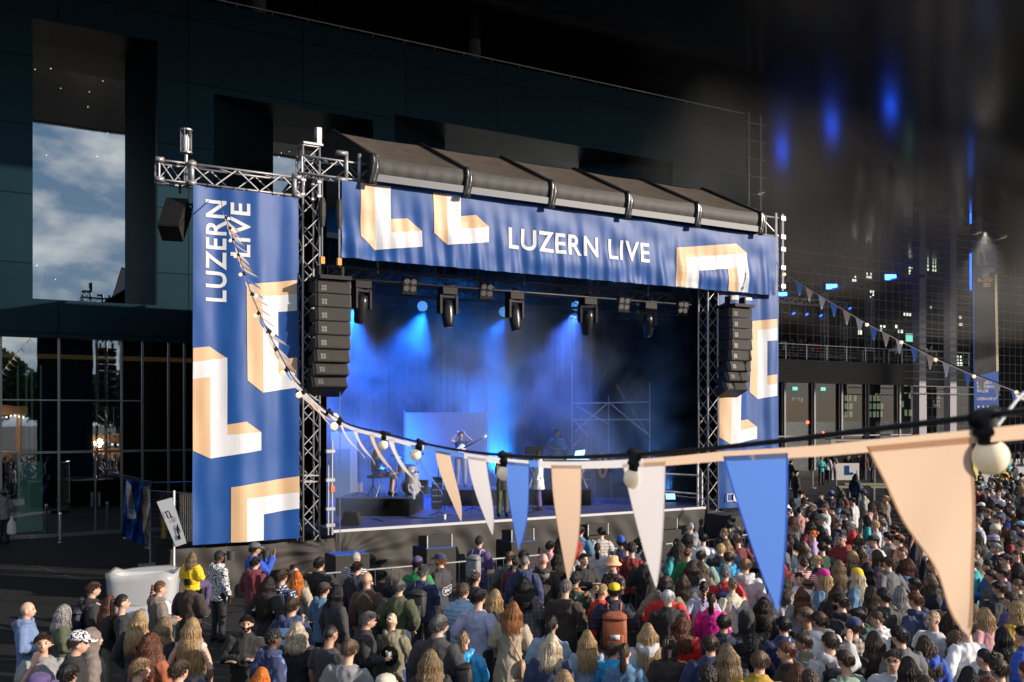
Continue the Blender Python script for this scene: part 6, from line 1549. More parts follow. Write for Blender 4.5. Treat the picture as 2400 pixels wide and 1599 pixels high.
# shoulder bag of the trench coat
g = MB(); g.tube([(-.09, -.10, 1.47), (-.02, -.165, 1.30), (.08, -.17, 1.14), (.17, -.13, .98)], .011, 6); b = MB(); b.ring([[(.19+.05*math.cos(a)*k_, -.10+.10*math.sin(a)*k_, z) for a in [2*math.pi*i/14 for i in range(14)]] for z, k_ in ((.74, .6), (.77, 1), (.90, 1.05), (.96, .9), (.98, .4))])
on_person(who(1184, 1410), [('strap', g, mat('tan_leather', (.34, .14, .06, 1), .5)), ('bag', b, mat('beige_bag_leather', (.40, .27, .18, 1), .5))], 'shoulder_bag', 'round beige shoulder bag on a tan strap over the trench coat', 'shoulder bag')
for (u, v, lab, mm) in ((1871, 1375, 'black shoulder strap bag across the grey sweater', M['black']), (1718, 1359, 'lilac padded strap over the cream jacket', mat('lilac_strap', (.25, .26, .55, 1), .6)), (1400, 1370, 'thin black strap across the red jacket in profile', M['black']), (2134, 1308, 'black bag strapped over the denim jacket left of the peach pennant', M['black'])):
    g = MB(); g.tube([(-.10, -.06, 1.475), (-.03, -.155, 1.32), (.08, -.165, 1.16), (.17, -.13, 1.0)], .016, 6); b = MB(); b.ring([[(.17+.07*math.cos(a), -.12+.05*math.sin(a), z) for a in [2*math.pi*i/12 for i in range(12)]] for z in (.84, .88, .99, 1.01)])
    on_person(who(u, v), [('strap', g, mm), ('bag', b, mm)], 'shoulder_bag', lab, 'shoulder bag')
# beer cup
def cup(q, label, x=.02, y=.30, z=1.12, m=None):
    g = MB(); g.lathe((x, y, z), [(.030, 0), (.040, .11), (.038, .11), (.03, .1)], 12); g2 = MB(); g2.lathe((x, y, z+.005), [(.028, 0), (.034, .07)], 12)
    on_person(q, [('cup', g, mat('clear_cup', (.7, .7, .7, 1), .1, alpha=.4) if 'clear_cup' not in bpy.data.materials else bpy.data.materials['clear_cup']), ('drink', g2, m or mat('beer', (.5, .22, .02, 1), .1))], 'plastic_cup', label, 'cup')
cup(who(836, 1430), 'plastic cup of dark beer held by the grey-haired man looking down', m=mat('dark_beer', (.03, .015, .01, 1), .1)); cup(who(2145, 1388), 'plastic cup of beer beside the navy hoodie left of the peach pennant')

# ---- people apart from the crowd
def solo(u, vtop, D, zf, *a, **k):
    loc = atD(u, 975, D); loc.z = zf; h = CAMZ-(vtop-975)/FP*D-zf
    ang = k.pop('ang'); o = make_person(loc, -TH-R(ang), k.pop('hh', h), *a, **k); return dict(o=o, rz=-TH-R(ang))
boy = solo(513, 1292, 18.7, 0, 'curlyshort', 'black', 'd', 'hoodie', 'bwhite', 'down', ang=40, pat='scribble', legc='black', label='boy in white patterned sweatshirt and black trousers standing clear of the crowd', group=GRP)
solo(8, 1152, 33, 0, 'short', 'dark', 'm', 'hoodie', 'grey', 'hold', ang=-50, legc='black', face=True, hat='cap', hatc='dgrey', label='person in grey hoodie walking with a white bag at the left edge', hh=1.75)
p = atD(28, 975, 32.6); g = MB(); g.ring([[(p.x+wd*math.cos(a), p.y+.08*math.sin(a), z) for a in [2*math.pi*i/10 for i in range(10)]] for z, wd in ((.35, .1), (.4, .16), (.7, .14), (.85, .05), (.95, .02))]); tag(g.build('carrier_bag', M['white_plastic'], smooth=True), 'white plastic carrier bag held by the person at the left edge', 'bag')
solo(385, 1150, 33.6, 0, 'long', 'dark', 'l', 'jacket', 'dgrey', 'hold', ang=60, legc='mustard', label='person in dark jacket behind the wire fence panel')
# adult carrying a child
ad = solo(447, 1372, 15.6, 0, 'short', 'dark', 'l', 'jacket', 'dbrown', 'hold', ang=20, legc='black', label='adult in dark brown jacket carrying a blond child on the shoulders', group=GRP, hh=1.74)
l_ = ad['o'].location; ch = make_person((l_.x+.02, l_.y+.01, 1.38-.75*.82+.02), ad['rz'], 1.17*1.22, 'mid', 'dblonde', 'l', 'puffer', 'yellow', 'hold', 'plain', 'purple', sit=True, label='blond child in yellow jacket sitting on an adult\'s shoulders', group=GRP)
ch.scale = (.64, .64, .64); ch.location.z = .95
# band
DR = solo(884, 1035, 29.0, 1.9, 'verylong', 'lbrown', 'l', 'jacket', 'royal', 'drum', ang=75, sit=True, hh=1.74, legc='blue', face=True, beard=True, label='drummer with long hair in blue jacket seated at the drum kit', legk=None, group='musicians on stage')
DR['o'].location.z = 1.9-.36*.95+.0
for sx in (-1, 1):
    pass
GT = solo(1080, 1003, 32.4, 1.9, 'short', 'dark', 'm', 'top', 'black', 'headhands', ang=172, hh=1.8, legc='grey', face=True, label='guitarist in black top with both hands raised behind the head', group='musicians on stage')
s1 = solo(1178, 1059, 27.9, 1.4, 'short', 'black', 'd', 'dress', 'black', 'mic', ang=165, hh=1.8, legk='trousers', legc='olive', face=True, label='singer in short black dress and olive leggings at the stage front', group='musicians on stage', hat='beanie', hatc='black', wd=.88)
s2 = solo(1263, 1055, 29.8, 1.4, 'bun', 'black', 'd', 'longshirt', 'white', 'mic', ang=-80, hh=1.76, legc='purple', face=True, label='singer in long white shirt and purple trousers in profile', group='musicians on stage', wd=.9)
dj = solo(1305, 1002, 33.2, 1.9, 'curlyshort', 'black', 'm', 'openjacket', 'denim', 'hold', ang=172, hh=1.86, legc='black', face=True, label='keyboard player in denim jacket behind the table', group='musicians on stage')
# guitar
g = MB(); out = []
for k in range(24):
    a = 2*math.pi*k/24; r_ = .165+.035*math.cos(2*a)-.03*math.cos(3*a+.5); out.append((r_*math.cos(a)*1.15, r_*math.sin(a)))
Gm = Matrix.Translation((.05, .17, 1.17)) @ Matrix.Rotation(R(28), 4, 'Y').to_4x4() @ Matrix.Scale(-1, 4, (1, 0, 0))
g.prism(out, lambda x, z: Gm @ Vector((x, 0, z)), lambda x, z: Gm @ Vector((x, .045, z)))
nk = MB(); nk.box((.14, .03, -.025), (.80, .05, .025), Gm); hd = MB(); hd.box((.80, .025, -.04), (.96, .045, .045), Gm)
fb_ = MB(); fb_.box((.02, .046, -.03), (.12, .06, .03), Gm); fb_.box((-.09, .046, -.03), (-.05, .06, .03), Gm)
on_person(GT, [('guitar_body', g, M['white_plastic']), ('neck', nk, M['black']), ('headstock', hd, M['white_plastic']), ('pickup', fb_, M['chrome'])], 'electric_guitar', 'white electric guitar with long black neck on the guitarist', 'guitar')
for q, lab in ((s1, 'black microphone held by the singer in the black dress'), (s2, 'black microphone held by the singer in the white shirt')):
    g = MB(); g.tube([(.05, .19, 1.48), (.0, .15, 1.58)], [.013, .018], 8); h_ = MB(); h_.ell((-.008, .143, 1.592), (.026, .026, .03), 10, 8); on_person(q, [('handle', g, M['black']), ('head', h_, M['grille'])], 'microphone', lab, 'microphone', 'microphones held by singers')
for s in (-1, 1):
    pass
g = MB(); g.tube([(.18, .36, 1.09), (.08, .66, 1.02)], .008, 5); g2 = MB(); g2.tube([(-.20, .36, 1.15), (-.10, .66, 1.05)], .008, 5); on_person(DR, [('stick', g, M['wood']), ('stick', g2, M['wood'])], 'drumsticks', 'pair of drumsticks in the drummer\'s hands', 'drumsticks')
# people on the terrace
TG = 'people standing on the terrace'
for k, (u, ht, hc, tp, tc, an) in enumerate(((1837, 'long', 'dark', 'sweater', 'bwhite', 160), (1856, 'short', 'dark', 'jacket', 'dgrey', -60), (1877, 'long', 'blonde', 'jacket', 'beige', 175), (1886, 'short', 'dark', 'jacket', 'dred', 120), (1902, 'long', 'dark', 'jacket', 'grey', 170), (1914, 'long', 'auburn', 'jacket', 'red', 170),
                       (2099, 'short', 'lbrown', 'tee', 'lgrey', 20), (2112, 'short', 'dark', 'jacket', 'denim', 150), (2150, 'long', 'auburn', 'jacket', 'dred', 160), (2166, 'short', 'black', 'tee', 'white', 30), (2182, 'short', 'brown', 'jacket', 'dgrey', 160))):
    y = PY+.9+(k % 3)*.35; a_ = (u-1200)/FP; D = (y-CAMY)/(CT-a_*ST); loc = atD(u, 975, D); loc.z = 8.51
    lab = ['leftmost terrace person in white top by the banner', 'terrace person in dark grey jacket, second from left', 'blonde terrace person in beige jacket leaning at the rail', 'terrace person in dark red jacket behind the blonde one', 'terrace person with long dark hair and grey jacket', 'terrace person with auburn hair and red jacket left of the truss', 'terrace person in light grey T-shirt seen from behind', 'terrace person in denim jacket beside the grey T-shirt', 'terrace person with auburn hair, right part of the terrace', 'terrace person in white T-shirt at the right', 'rightmost terrace person in dark grey jacket'][k]
    make_person(loc, -TH-R(an), 1.74, ht, hc, 'l', tp, tc, 'hold', label=lab, group=TG, face=abs(an) > 90)
# people by the ticket booth
BG = 'people by the ticket booth'
for k, (u, v, ht, hc, tp, tc, an) in enumerate(((1854, 1078, 'short', 'dark', 'jacket', 'charcoal', 60), (1925, 1070, 'short', 'dark', 'sweater', 'teal', 170), (1938, 1067, 'long', 'brown', 'jacket', 'lgrey', 20), (1952, 1064, 'long', 'dark', 'jacket', 'taupe', 10), (1987, 1061, 'long', 'blonde', 'sweater', 'black', 175), (2012, 1060, 'short', 'dark', 'jacket', 'dgrey', 20), (2026, 1063, 'long', 'auburn', 'jacket', 'burg', 60), (2046, 1066, 'short', 'brown', 'jacket', 'black', -40),
       (1866, 1102, 'short', 'black', 'jacket', 'black', 80), (2005, 1110, 'long', 'dark', 'jacket', 'navy', 60))):
    D = FP*(CAMZ-1.72)/(v-975); D = min(D, 66.5); loc = atD(u, 975, D); loc.z = 0
    lab = ['dark jacket person at the left of the booth queue', 'person in teal sweater near the booth facing the square', 'person with light grey jacket waiting at the booth', 'person in taupe jacket with back turned at the booth', 'blonde person serving behind the ticket counter', 'person in dark grey jacket at the right booth counter', 'person with burgundy jacket right of the booth counter', 'rightmost person at the booth in black jacket', 'person in black walking left of the queue poles', 'person in navy jacket by the benches'][k]
    make_person(loc, -TH-R(an), 1.72, ht, hc, 'l', tp, tc, rdc.choice(['down', 'hold']), label=lab, group=BG, face=abs(an) > 60)
# ---------------------------------------------------------------- string lights and pennants
def sl_pt(D):                       # cable running from the left banner's top past the camera
    X = 1.40-.352*D
    ks = [(1.0, 4.27), (1.78, 4.192), (2.02, 4.168), (2.39, 4.131), (2.92, 4.088), (3.75, 4.046), (4.86, 4.043), (6.14, 4.089), (7.66, 4.16), (9.5, 4.42), (10.8, 4.68), (15, 5.98), (18.5, 7.4), (22, 8.72), (23.1, 9.35)]
    for (a, za), (b, zb) in zip(ks, ks[1:]):
        if D <= b or b == ks[-1][0]:
            i = ks.index((a, za)); 
            t = (D-a)/(b-a); m0 = (zb-ks[max(i-1, 0)][1])/(b-ks[max(i-1, 0)][0]); k2 = ks[min(i+2, len(ks)-1)]; m1 = (k2[1]-za)/(k2[0]-a); h = b-a
            z = (2*t**3-3*t*t+1)*za+(t**3-2*t*t+t)*h*m0+(-2*t**3+3*t*t)*zb+(t**3-t*t)*h*m1
            return c2w(X, D, z)
PM = {'peach': mat('peach_pennant_cloth', (.78, .58, .42, 1), .8, bump=.06, bump_s=200), 'white': mat('white_pennant_cloth', (.76, .73, .74, 1), .8, bump=.06, bump_s=200), 'blue': mat('blue_pennant_cloth', (.12, .27, .78, 1), .8, bump=.06, bump_s=200)}
def translucent(m):
    n = m.node_tree.nodes; l = m.node_tree.links; b = n['Principled BSDF']; o = n['Material Output']; t = n.new('ShaderNodeBsdfTranslucent'); t.inputs[0].default_value = b.inputs['Base Color'].default_value
    x = n.new('ShaderNodeMixShader'); x.inputs[0].default_value = .6; l.new(b.outputs[0], x.inputs[1]); l.new(t.outputs[0], x.inputs[2]); l.new(x.outputs[0], o.inputs[0])
for m in PM.values(): translucent(m)
PM2 = {k: mat('far_'+k+'_pennant_cloth', tuple(PM[k].node_tree.nodes['Principled BSDF'].inputs['Base Color'].default_value), .8) for k in PM}
def pennant(parent, a, b, h, col, bend_, lean=(0, 0, 0), twist=0, tipx=.5):
    """cloth triangle hung between a and b"""
    a, b = Vector(a), Vector(b); n1, n2 = 10, 22; vs = []; d = (b-a); nrm = Vector((-d.y, d.x, 0)).normalized(); lean = Vector(lean)
    for j in range(n2+1):
        t = j/n2; half = (1-t)**.82; cx = .5+(tipx-.5)*t
        for i in range(n1+1):
            s = cx+(i/n1-.5)*half; p = a+d*s+Vector((0, 0, -h*t))+nrm*(bend_*math.sin(t*2.6)*t+.018*math.sin(s*7+t*6)*t*h*2)+lean*t**1.6
            if twist: ang = twist*t; q = (s-cx); p = a+d*cx+d*q*math.cos(ang)+nrm*q*d.length*math.sin(ang)+Vector((0, 0, -h*t))+lean*t**1.6+nrm*bend_*math.sin(t*2.6)*t
            vs.append(p)
    g = MB(); g.add(vs, [(j*(n1+1)+i, j*(n1+1)+i+1, (j+1)*(n1+1)+i+1, (j+1)*(n1+1)+i) for j in range(n2) for i in range(n1)]); o = g.build('pennant', (PM2 if 'far' in parent['label'] else PM)[col], parent, smooth=True)
    if (a-cam.location).length < 5:
        g = MB(); E1 = [vs[j*(n1+1)] for j in range(n2)]; E2 = [vs[j*(n1+1)+n1] for j in range(n2)]; off = nrm*-.0006
        for E_, sg_ in ((E1, 1), (E2, -1)):
            vv = []
            for j, p in enumerate(E_): vv += [p+off, p+off+d.normalized()*.006*sg_]
            g.add(vv, [(2*q, 2*q+2, 2*q+3, 2*q+1) for q in range(len(E_)-1)])
        h_ = g.build('hem', PM[col], o, smooth=True)
    return o
bt = thing('pennant_bunting', 'near bunting of peach, white and blue pennants sweeping across the picture', 'bunting', sl_pt(8)); 
def tape_pt(D): p = sl_pt(D); return p+Vector((0, 0, -(.036 if D < 2.1 else .036-.012*min(1, (D-2.1)/.4))-.004*math.sin(D*2.3)*min(1, 3/D)))
for k0, k1, c_ in ((0, 19, 'peach'), (19, 27, 'white'), (27, 28, 'blue'), (28, 36, 'white'), (36, 43, 'blue'), (43, 120, 'white'), (120, 219, 'peach')):
    g = MB(); vs = []
    for k in range(k0, k1+1): p = tape_pt(1.0+.1*k)+Vector((0, 0, .0008 if k0 % 2 else 0)); vs += [p+Vector((0, 0, .012)), p+Vector((0, 0, -.012))]
    g.add(vs, [(2*i, 2*i+2, 2*i+3, 2*i+1) for i in range(k1-k0)]); g.build('tape', PM[c_], bt)
seq = [(1.856, 'peach', .35, .02, (.01, 0, 0), 0, .08), (2.36, 'blue', .36, .0, (.0, 0, 0), .1, .14), (2.90, 'white', .355, .0, (0, 0, 0), .1, .2), (3.45, 'peach', .40, .02, (0, 0, 0), .3, .52), (3.92, 'blue', .345, .02, (0, 0, 0), .3, .55), (4.42, 'white', .34, .02, (.05, 0, 0), .3, .3), (4.95, 'peach', .34, .03, (.06, 0, 0), .3, .2)]
rdp = random.Random(5)
for D, c_, h_, bd_, ln, tw, tx in seq: pennant(bt, tape_pt(D+.128), tape_pt(D-.128), h_, c_, bd_, ln, tw, 1-tx)
D = 5.5; k = 0
while D < 21.5:
    w_ = rdp.uniform(.75, 1.1); wq = .07+.08*min(1, max(0, (D-9)/3)); pennant(bt, tape_pt(D+wq), tape_pt(D-wq), .36*(.75+.3*rdp.random()), ['blue', 'white', 'peach', 'white', 'white'][k % 5], .05, c2w((.13 if D < 9 else .24)*w_, .12, .06)-c2w(0, 0, 0), 0 if D < 9 else rdp.uniform(.7, 1.3), .5); D += .55; k += 1
ls = thing('string_lights', 'black cable of round bulbs running with the near bunting', 'string lights', sl_pt(8.5)); g = MB()
g.tube([sl_pt(.95+.12*k) for k in range(184)], .0060, 8, cap=False); g.build('cable', M['cable'], ls, smooth=True)
def bulb(parent, p, dirn, bm_, s=1.0):
    q = Vector(dirn).normalized().to_track_quat('Z', 'Y').to_matrix()
    g = MB(); g.lathe(p, [(.012*s, -.012*s), (.021*s, -.008*s), (.021*s, .02*s), (.024*s, .024*s), (.024*s, .030*s), (.018*s, .034*s), (.018*s, .05*s)], 16, q); g.tube([Vector(p)+q @ Vector((0, -.03*s, 0)), Vector(p)+q @ Vector((0, .03*s, 0))], .013*s, 8); so = g.build('socket', M['black'], parent, smooth=True)
    g = MB(); g.ell(Vector(p)+q @ Vector((0, 0, .072*s)), (.030*s, .030*s, .031*s), 20, 14, q); g.build('bulb', bm_, parent, smooth=True)
for D, dr_ in ((1.70, (.25, 0, -1)), (2.94, (.0, .2, -1)), (4.05, (-.1, 0, -1)), (5.35, (-.55, 0, -1)), (6.2, (-.2, 0, -1)), (7.7, (-1.2, 0, -.9)), (8.3, (.8, 0, -.6)), (9.6, (-1, 0, -.6)), (10.9, (-.8, 0, -.6)), (11.9, (-1, 0, -.5)), (12.9, (1, 0, -.6)), (14, (-1, 0, -.8)), (15.2, (1, 0, -.4)), (16.4, (-1, 0, -.3)), (17.6, (-1, 0, -.6)), (18.8, (-.9, 0, -.5)), (20, (1, 0, -.4)), (21.2, (1, 0, -.3))):
    bulb(ls, sl_pt(D), dr_, M['bulb'] if D < 5 else M['bulb_far'] if D > 7 else M['bulb'])
# plastic ties at the near socket
g = MB(); p = sl_pt(1.66)
g.tube([p+Vector((-.02, 0, -.02)), p+Vector((.03, 0, .02)), p+Vector((.055, 0, .035))], .0025, 5); g.tube([p+Vector((.05, 0, -.0)), p+Vector((.07, 0, .02)), p+Vector((.03, 0, .03))], .0025, 5); g.build('cable_tie', M['white_plastic'], ls)
# far bunting from the top banner's right end
A = atD(1819, 612, 31.3); 
def far_pt(u): 
    t = (u-1819)/(2400-1819); D = 31.3-3.3*t; vv = [(1819, 615), (1838, 642), (2032, 760), (2193, 842), (2283, 881), (2400, 925), (2600, 985)]
    for (a, va), (b, vb) in zip(vv, vv[1:]):
        if u <= b: return atD(u, va+(vb-va)*(u-a)/(b-a), D)
    return atD(u, 985, D)
b2 = thing('pennant_bunting', 'far bunting running down to the right from the top banner', 'bunting', far_pt(2050)); g = MB(); g.tube([far_pt(1819+20*k) for k in range(38)], .014, 5, cap=False); g.build('tape', PM['white'], b2)
for k, u in enumerate((1873, 1897, 1926, 1954, 1984, 2014, 2047, 2076, 2108, 2143, 2180, 2218, 2268, 2300, 2336, 2378, 2420)):
    c_ = ['blue', 'peach', 'white'][k % 3]; pennant(b2, far_pt(u-9), far_pt(u+9), .40, c_, .03, (0, 0, 0), .3, .45+.1*rdp.random())
l2 = thing('string_lights', 'far bulb cable running down to the right beside the stage', 'string lights', far_pt(2100)+Vector((0, 0, .02))); g = MB(); g.tube([far_pt(1819+20*k)+Vector((0, 0, .06*min(1, k/12))) for k in range(38)], .013, 5, cap=False); g.build('cable', M['cable'], l2)
for u in (1838, 2032, 2113, 2193, 2283, 2382): g = MB(); g.ell(far_pt(u)+Vector((0, 0, -.02)), (.055,)*3, 10, 8); g.build('bulb', M['bulb_far'], l2, smooth=True)

# ---------------------------------------------------------------- left foreground and entrance
# bin with liner
c = atD(338, 975, 18.2); t = thing('rubbish_bin', 'large white waste bin with clear plastic liner among the crowd', 'bin', (c.x, c.y, 0)); Zr = Matrix.Rotation(-TH+R(8), 3, 'Z')
ptsL = lambda w_, d_, z, n=24, wob=0, ph=0: [tuple(Vector((c.x, c.y, 0))+Zr @ Vector((1.17*w_*(abs(math.cos(a))**.4)*(1 if math.cos(a) > 0 else -1), d_*(abs(math.sin(a))**.4)*(1 if math.sin(a) > 0 else -1), z*1.10+wob*math.sin(a*5+ph)))) for a in [2*math.pi*k/n for k in range(n)]]
g = MB(); g.ring([ptsL(.44, .36, .1), ptsL(.46, .38, .5), ptsL(.48, .40, 1.2), ptsL(.44, .36, 1.2), ptsL(.42, .34, .2)], cap=False); g.add(ptsL(.44, .36, .1), [tuple(range(24))]); g.build('body', mat('grey_white_sheet', (.5, .52, .55, 1), .5, bump=.4, bump_s=4), t, smooth=True)
g = MB(); g.ring([ptsL(.50, .42, .8, wob=.05), ptsL(.52, .44, 1.15, wob=.03, ph=2), ptsL(.53, .45, 1.27, wob=.03, ph=1), ptsL(.46, .38, 1.24, wob=.02), ptsL(.40, .33, .9, wob=.05)], cap=False); g.build('liner', M['wrap'], t, smooth=True)
# recycling sign on a pole
p = atD(408, 975, 21.5); t = thing('litter_sign', 'white tilted litter sign with bin pictogram on a pole', 'sign', (p.x, p.y, 0)); g = MB(); g.tube([(p.x, p.y, 0), (p.x, p.y, 2.6)], .022, 8); g.build('pole', M['white_plastic'], t)
def sg(x, y, off=0): q = atD(0+x/2.614, 750+y/2.614, 21.4-off); return q
g = MB(); P4 = [(960, 1115), (1055, 1088), (1143, 1368), (1078, 1390)]; g.add([sg(*q) for q in P4]+[sg(*q)+Vector((0, .03, 0)) for q in P4], [(0, 1, 2, 3), (7, 6, 5, 4), (0, 4, 5, 1), (1, 5, 6, 2), (2, 6, 7, 3), (3, 7, 4, 0)]); g.build('board', M['white'], t)
g = MB()
for pl in ([(1010, 1175), (1032, 1168), (1034, 1174), (1018, 1179), (1030, 1210), (1024, 1212)], [(1036, 1172), (1052, 1205), (1060, 1203), (1062, 1210), (1046, 1214), (1032, 1178)], [(1080, 1262), (1090, 1258), (1096, 1272), (1108, 1300), (1104, 1303), (1094, 1285), (1100, 1310), (1108, 1340), (1102, 1342), (1094, 1316), (1090, 1318), (1086, 1295), (1080, 1280)], [(1084, 1322), (1098, 1318), (1106, 1345), (1092, 1348)], [(1082, 1252), (1090, 1250), (1092, 1257), (1085, 1259)],
            [(1050, 1222), (1078, 1213), (1079, 1216), (1051, 1225)], [(1053, 1230), (1076, 1223), (1077, 1226), (1054, 1233)], [(1056, 1238), (1074, 1232), (1075, 1235), (1057, 1241)]):
    n0 = len(g.v); g.add([sg(*q, .02) for q in pl], [tuple(range(len(pl)))])
g.build('pictogram', M['black'], t)
# fence panel with crumpled banner
t = thing('wire_fence_panel', 'grey mobile fence panel left of the tall banner', 'fence', atD(385, 975, 26.5)*1.0); t.location.z = 0; g = MB()
def fz(u, v, D=27.0): return atD(u, v, D)
A0, A1 = atD(352, 975, 27.6), atD(452, 975, 26.4)
for a in (0, 1): q = A0 if a == 0 else A1; g.tube([(q.x, q.y, .1), (q.x, q.y, 2.15)], .02, 6)
for z in (.15, 2.15): g.tube([(A0.x, A0.y, z), (A1.x, A1.y, z)], .02, 6)
g.build('frame', M['steel'], t); g = MB()
for k in range(1, 24): q = A0.lerp(A1, k/24); g.tube([(q.x, q.y, .15), (q.x, q.y, 2.15)], .004, 3, cap=False)
for k in range(1, 8): g.tube([(A0.x, A0.y, .15+k*.25), (A1.x, A1.y, .15+k*.25)], .004, 3, cap=False)
g.build('mesh', M['steel'], t); g = MB(); g.box((A0.x-.3, A0.y-.15, 0), (A0.x+.4, A0.y+.12, .14)); g.build('foot', M['concrete'], t)
t = thing('crumpled_banner', 'small crumpled blue, white and peach banner hanging from the fence post', 'banner', atD(325, 975, 27.8)); t.location.z = .3
def crumple(pl, m, off): 
    g = MB(); a, b, c_, d_ = [Vector(q) for q in pl]; vs = []; n = 14
    for j in range(n+1):
        for i in range(n+1):
            s, tt = i/n, j/n; uv = a.lerp(b, s).lerp(d_.lerp(c_, s), tt); D = 27.7+.22*math.sin(uv.x*.09+uv.y*.02)+.12*math.sin(uv.x*.05-uv.y*.05)-off; vs.append(atD(uv.x/2.614, 750+uv.y/2.614, D))
    g.add(vs, [(j*(n+1)+i, j*(n+1)+i+1, (j+1)*(n+1)+i+1, (j+1)*(n+1)+i) for j in range(n) for i in range(n)]); return g
crumple([(770, 968), (918, 1015), (922, 1410), (745, 1320)], M['blue'], 0).build('cloth', M['blue'], t, smooth=True)
crumple([(772, 972), (800, 1010), (835, 1215), (782, 1222)], M['white'], .03).build('white_print', M['white'], t, smooth=True); crumple([(780, 1030), (800, 1040), (820, 1115), (786, 1120)], M['peach'], .05).build('peach_print', M['peach'], t, smooth=True); crumple([(878, 1020), (918, 1015), (922, 1405), (885, 1400)], M['white'], .03).build('white_print', M['white'], t, smooth=True); crumple([(880, 1030), (905, 1026), (890, 1385), (868, 1200)], M['peach'], .05).build('peach_print', M['peach'], t, smooth=True)
for k, (u, vb, vt) in enumerate(((141, 1272, 1203), (293, 1262, 1195))):
    q = onZ(u, vb, 0); t = thing('bollard', ['slim steel bollard left of the glass doors', 'slim steel bollard at the crumpled banner'][k], 'bollard', q, 0, 'steel bollards by the doors'); g = MB(); g.lathe((0, 0, 0), [(.05, 0), (.05, .95), (.045, 1.0), (.02, 1.01)], 12); g.build('post', M['chrome'], t, local=True)
    g = MB(); g.lathe((0, 0, 0), [(.09, 0), (.09, .015)], 12); g.build('base_plate', M['steel'], t, local=True)
# cans clipped to the skirt
for k, (u, v) in enumerate(((541, 1301), (624, 1298))):
    q = onY(u, v, -.35); t = thing('spotlight_can', ['small black can lamp on the wing skirt, left one', 'small black can lamp on the wing skirt, right one'][k], 'spotlight', q, 0, 'can lamps on the wing skirt'); g = MB(); g.lathe((0, 0, 0), [(.085, -.11), (.09, .10), (.075, .10), (.07, -.05)], 14); g.build('can', mat('dark_grey_can', (.05, .05, .05, 1), .4) if not k else bpy.data.materials['dark_grey_can'], t, local=True); g = MB(); g.tube([(-.02, .05, 0), (-.12, .2, .02), (-.2, .28, .0)], .02, 5); g.build('bracket', M['black'], t, local=True)

# ---------------------------------------------------------------- right background
tb = atD(2000, 975, 67); t = thing('ticket_booth', 'small counter booth with two white signs above', 'booth', (tb.x, tb.y, 0), -TH)
lx = lambda u: (u-2000)/FP*67
def lz(v): return CAMZ-(v-975)/FP*67
g = MB(); g.box((lx(1935), 0, 0), (lx(2075), .1, lz(1043))); g.box((lx(1932), -1.2, lz(1030)), (lx(2073), .1, lz(1028))); g.build('wall', M['dark'], t, local=True)
g = MB(); g.box((lx(1935), -1.3, 0), (lx(1958), -1.2, 1.1)); g.box((lx(1958), -1.3, 0), (lx(1998), -1.2, 1.1)); g.build('counter', M['white_plastic'], t, local=True)
g = MB(); g.box((lx(1966), -1.33, .35), (lx(1975), -1.31, .95)); g.box((lx(1975), -1.33, .35), (lx(1984), -1.31, .5)); g.build('emblem', M['blue'], t, local=True)
for (a, b, mm, nm) in ((1933, 2014, mat('cream_sign', (.45, .42, .36, 1), .5), 0), (2016, 2072, mat('white_sign_board', (.55, .57, .6, 1), .5), 1)):
    g = MB(); g.box((lx(a), -1.26, lz(1042)), (lx(b), -1.2, lz(1029))); s_ = g.build('sign', mm, t, local=True)
    me = text_mesh('TICKET-TAUSCH', 1, .02); xs_ = [v.co.x for v in me.vertices]; ys_ = [v.co.y for v in me.vertices]; W_ = (lx(b)-lx(a))*(.72 if nm == 0 else .84); h_ = .17; x0 = lx(a)+(lx(b)-lx(a)-W_)*(.5)
    for v in me.vertices: v.co = Vector((x0+(v.co.x-min(xs_))/(max(xs_)-min(xs_))*W_, -1.267, lz(1039)+(v.co.y-min(ys_))/(max(ys_)-min(ys_))*h_))
    me.materials.clear(); me.materials.append(M['black']); o = bpy.data.objects.new('lettering', me); sc.collection.objects.link(o); o.parent = s_
g = MB()
for u in (1934, 2014, 2072): g.box((lx(u)-.03, -1.24, 0), (lx(u)+.03, -1.18, lz(1042)))
g.build('post', M['column'], t, local=True)
# queue poles
for k, u in enumerate((1850, 1905, 1960, 2008, 2050)):
    q = atD(u, 975, 58+k*.3); g = MB(); g.tube([(q.x, q.y, 0), (q.x, q.y, 1.0)], .035, 8); g.lathe((q.x, q.y, 0), [(.2, 0), (.2, .03), (.03, .05)], 12)
    tag(g.build('queue_pole', M['steel'], base=(q.x, q.y, 0)), ['leftmost queue pole before the booth', 'second queue pole from the left before the booth', 'middle queue pole before the booth', 'fourth queue pole from the left before the booth', 'rightmost queue pole before the booth'][k], 'queue pole', 'queue poles')
# benches / pale planters
for k, (u, D, w_) in enumerate(((2035, 52, 2.6), (2075, 50, 1.6), (1990, 50, 1.2))):
    q = atD(u, 975, D); t = thing('bench', ['pale green bench behind the crowd left of the peach pennant', 'short pale bench nearest the peach pennant', 'pale bench at the left of the row behind the crowd'][k], 'bench', (q.x, q.y, 0), -TH, 'pale benches'); g = MB(); g.box((-w_/2, -.3, .62), (w_/2, .3, .70)); g.build('seat', mat('pale_green_paint', (.28, .30, .2, 1), .6) if not k else bpy.data.materials['pale_green_paint'], t, local=True)
    for s in (-1, 1): g = MB(); g.box((s*w_*.4-.04, -.28, 0), (s*w_*.4+.04, .28, .617)); g.build('leg', M['steel'], t, local=True)
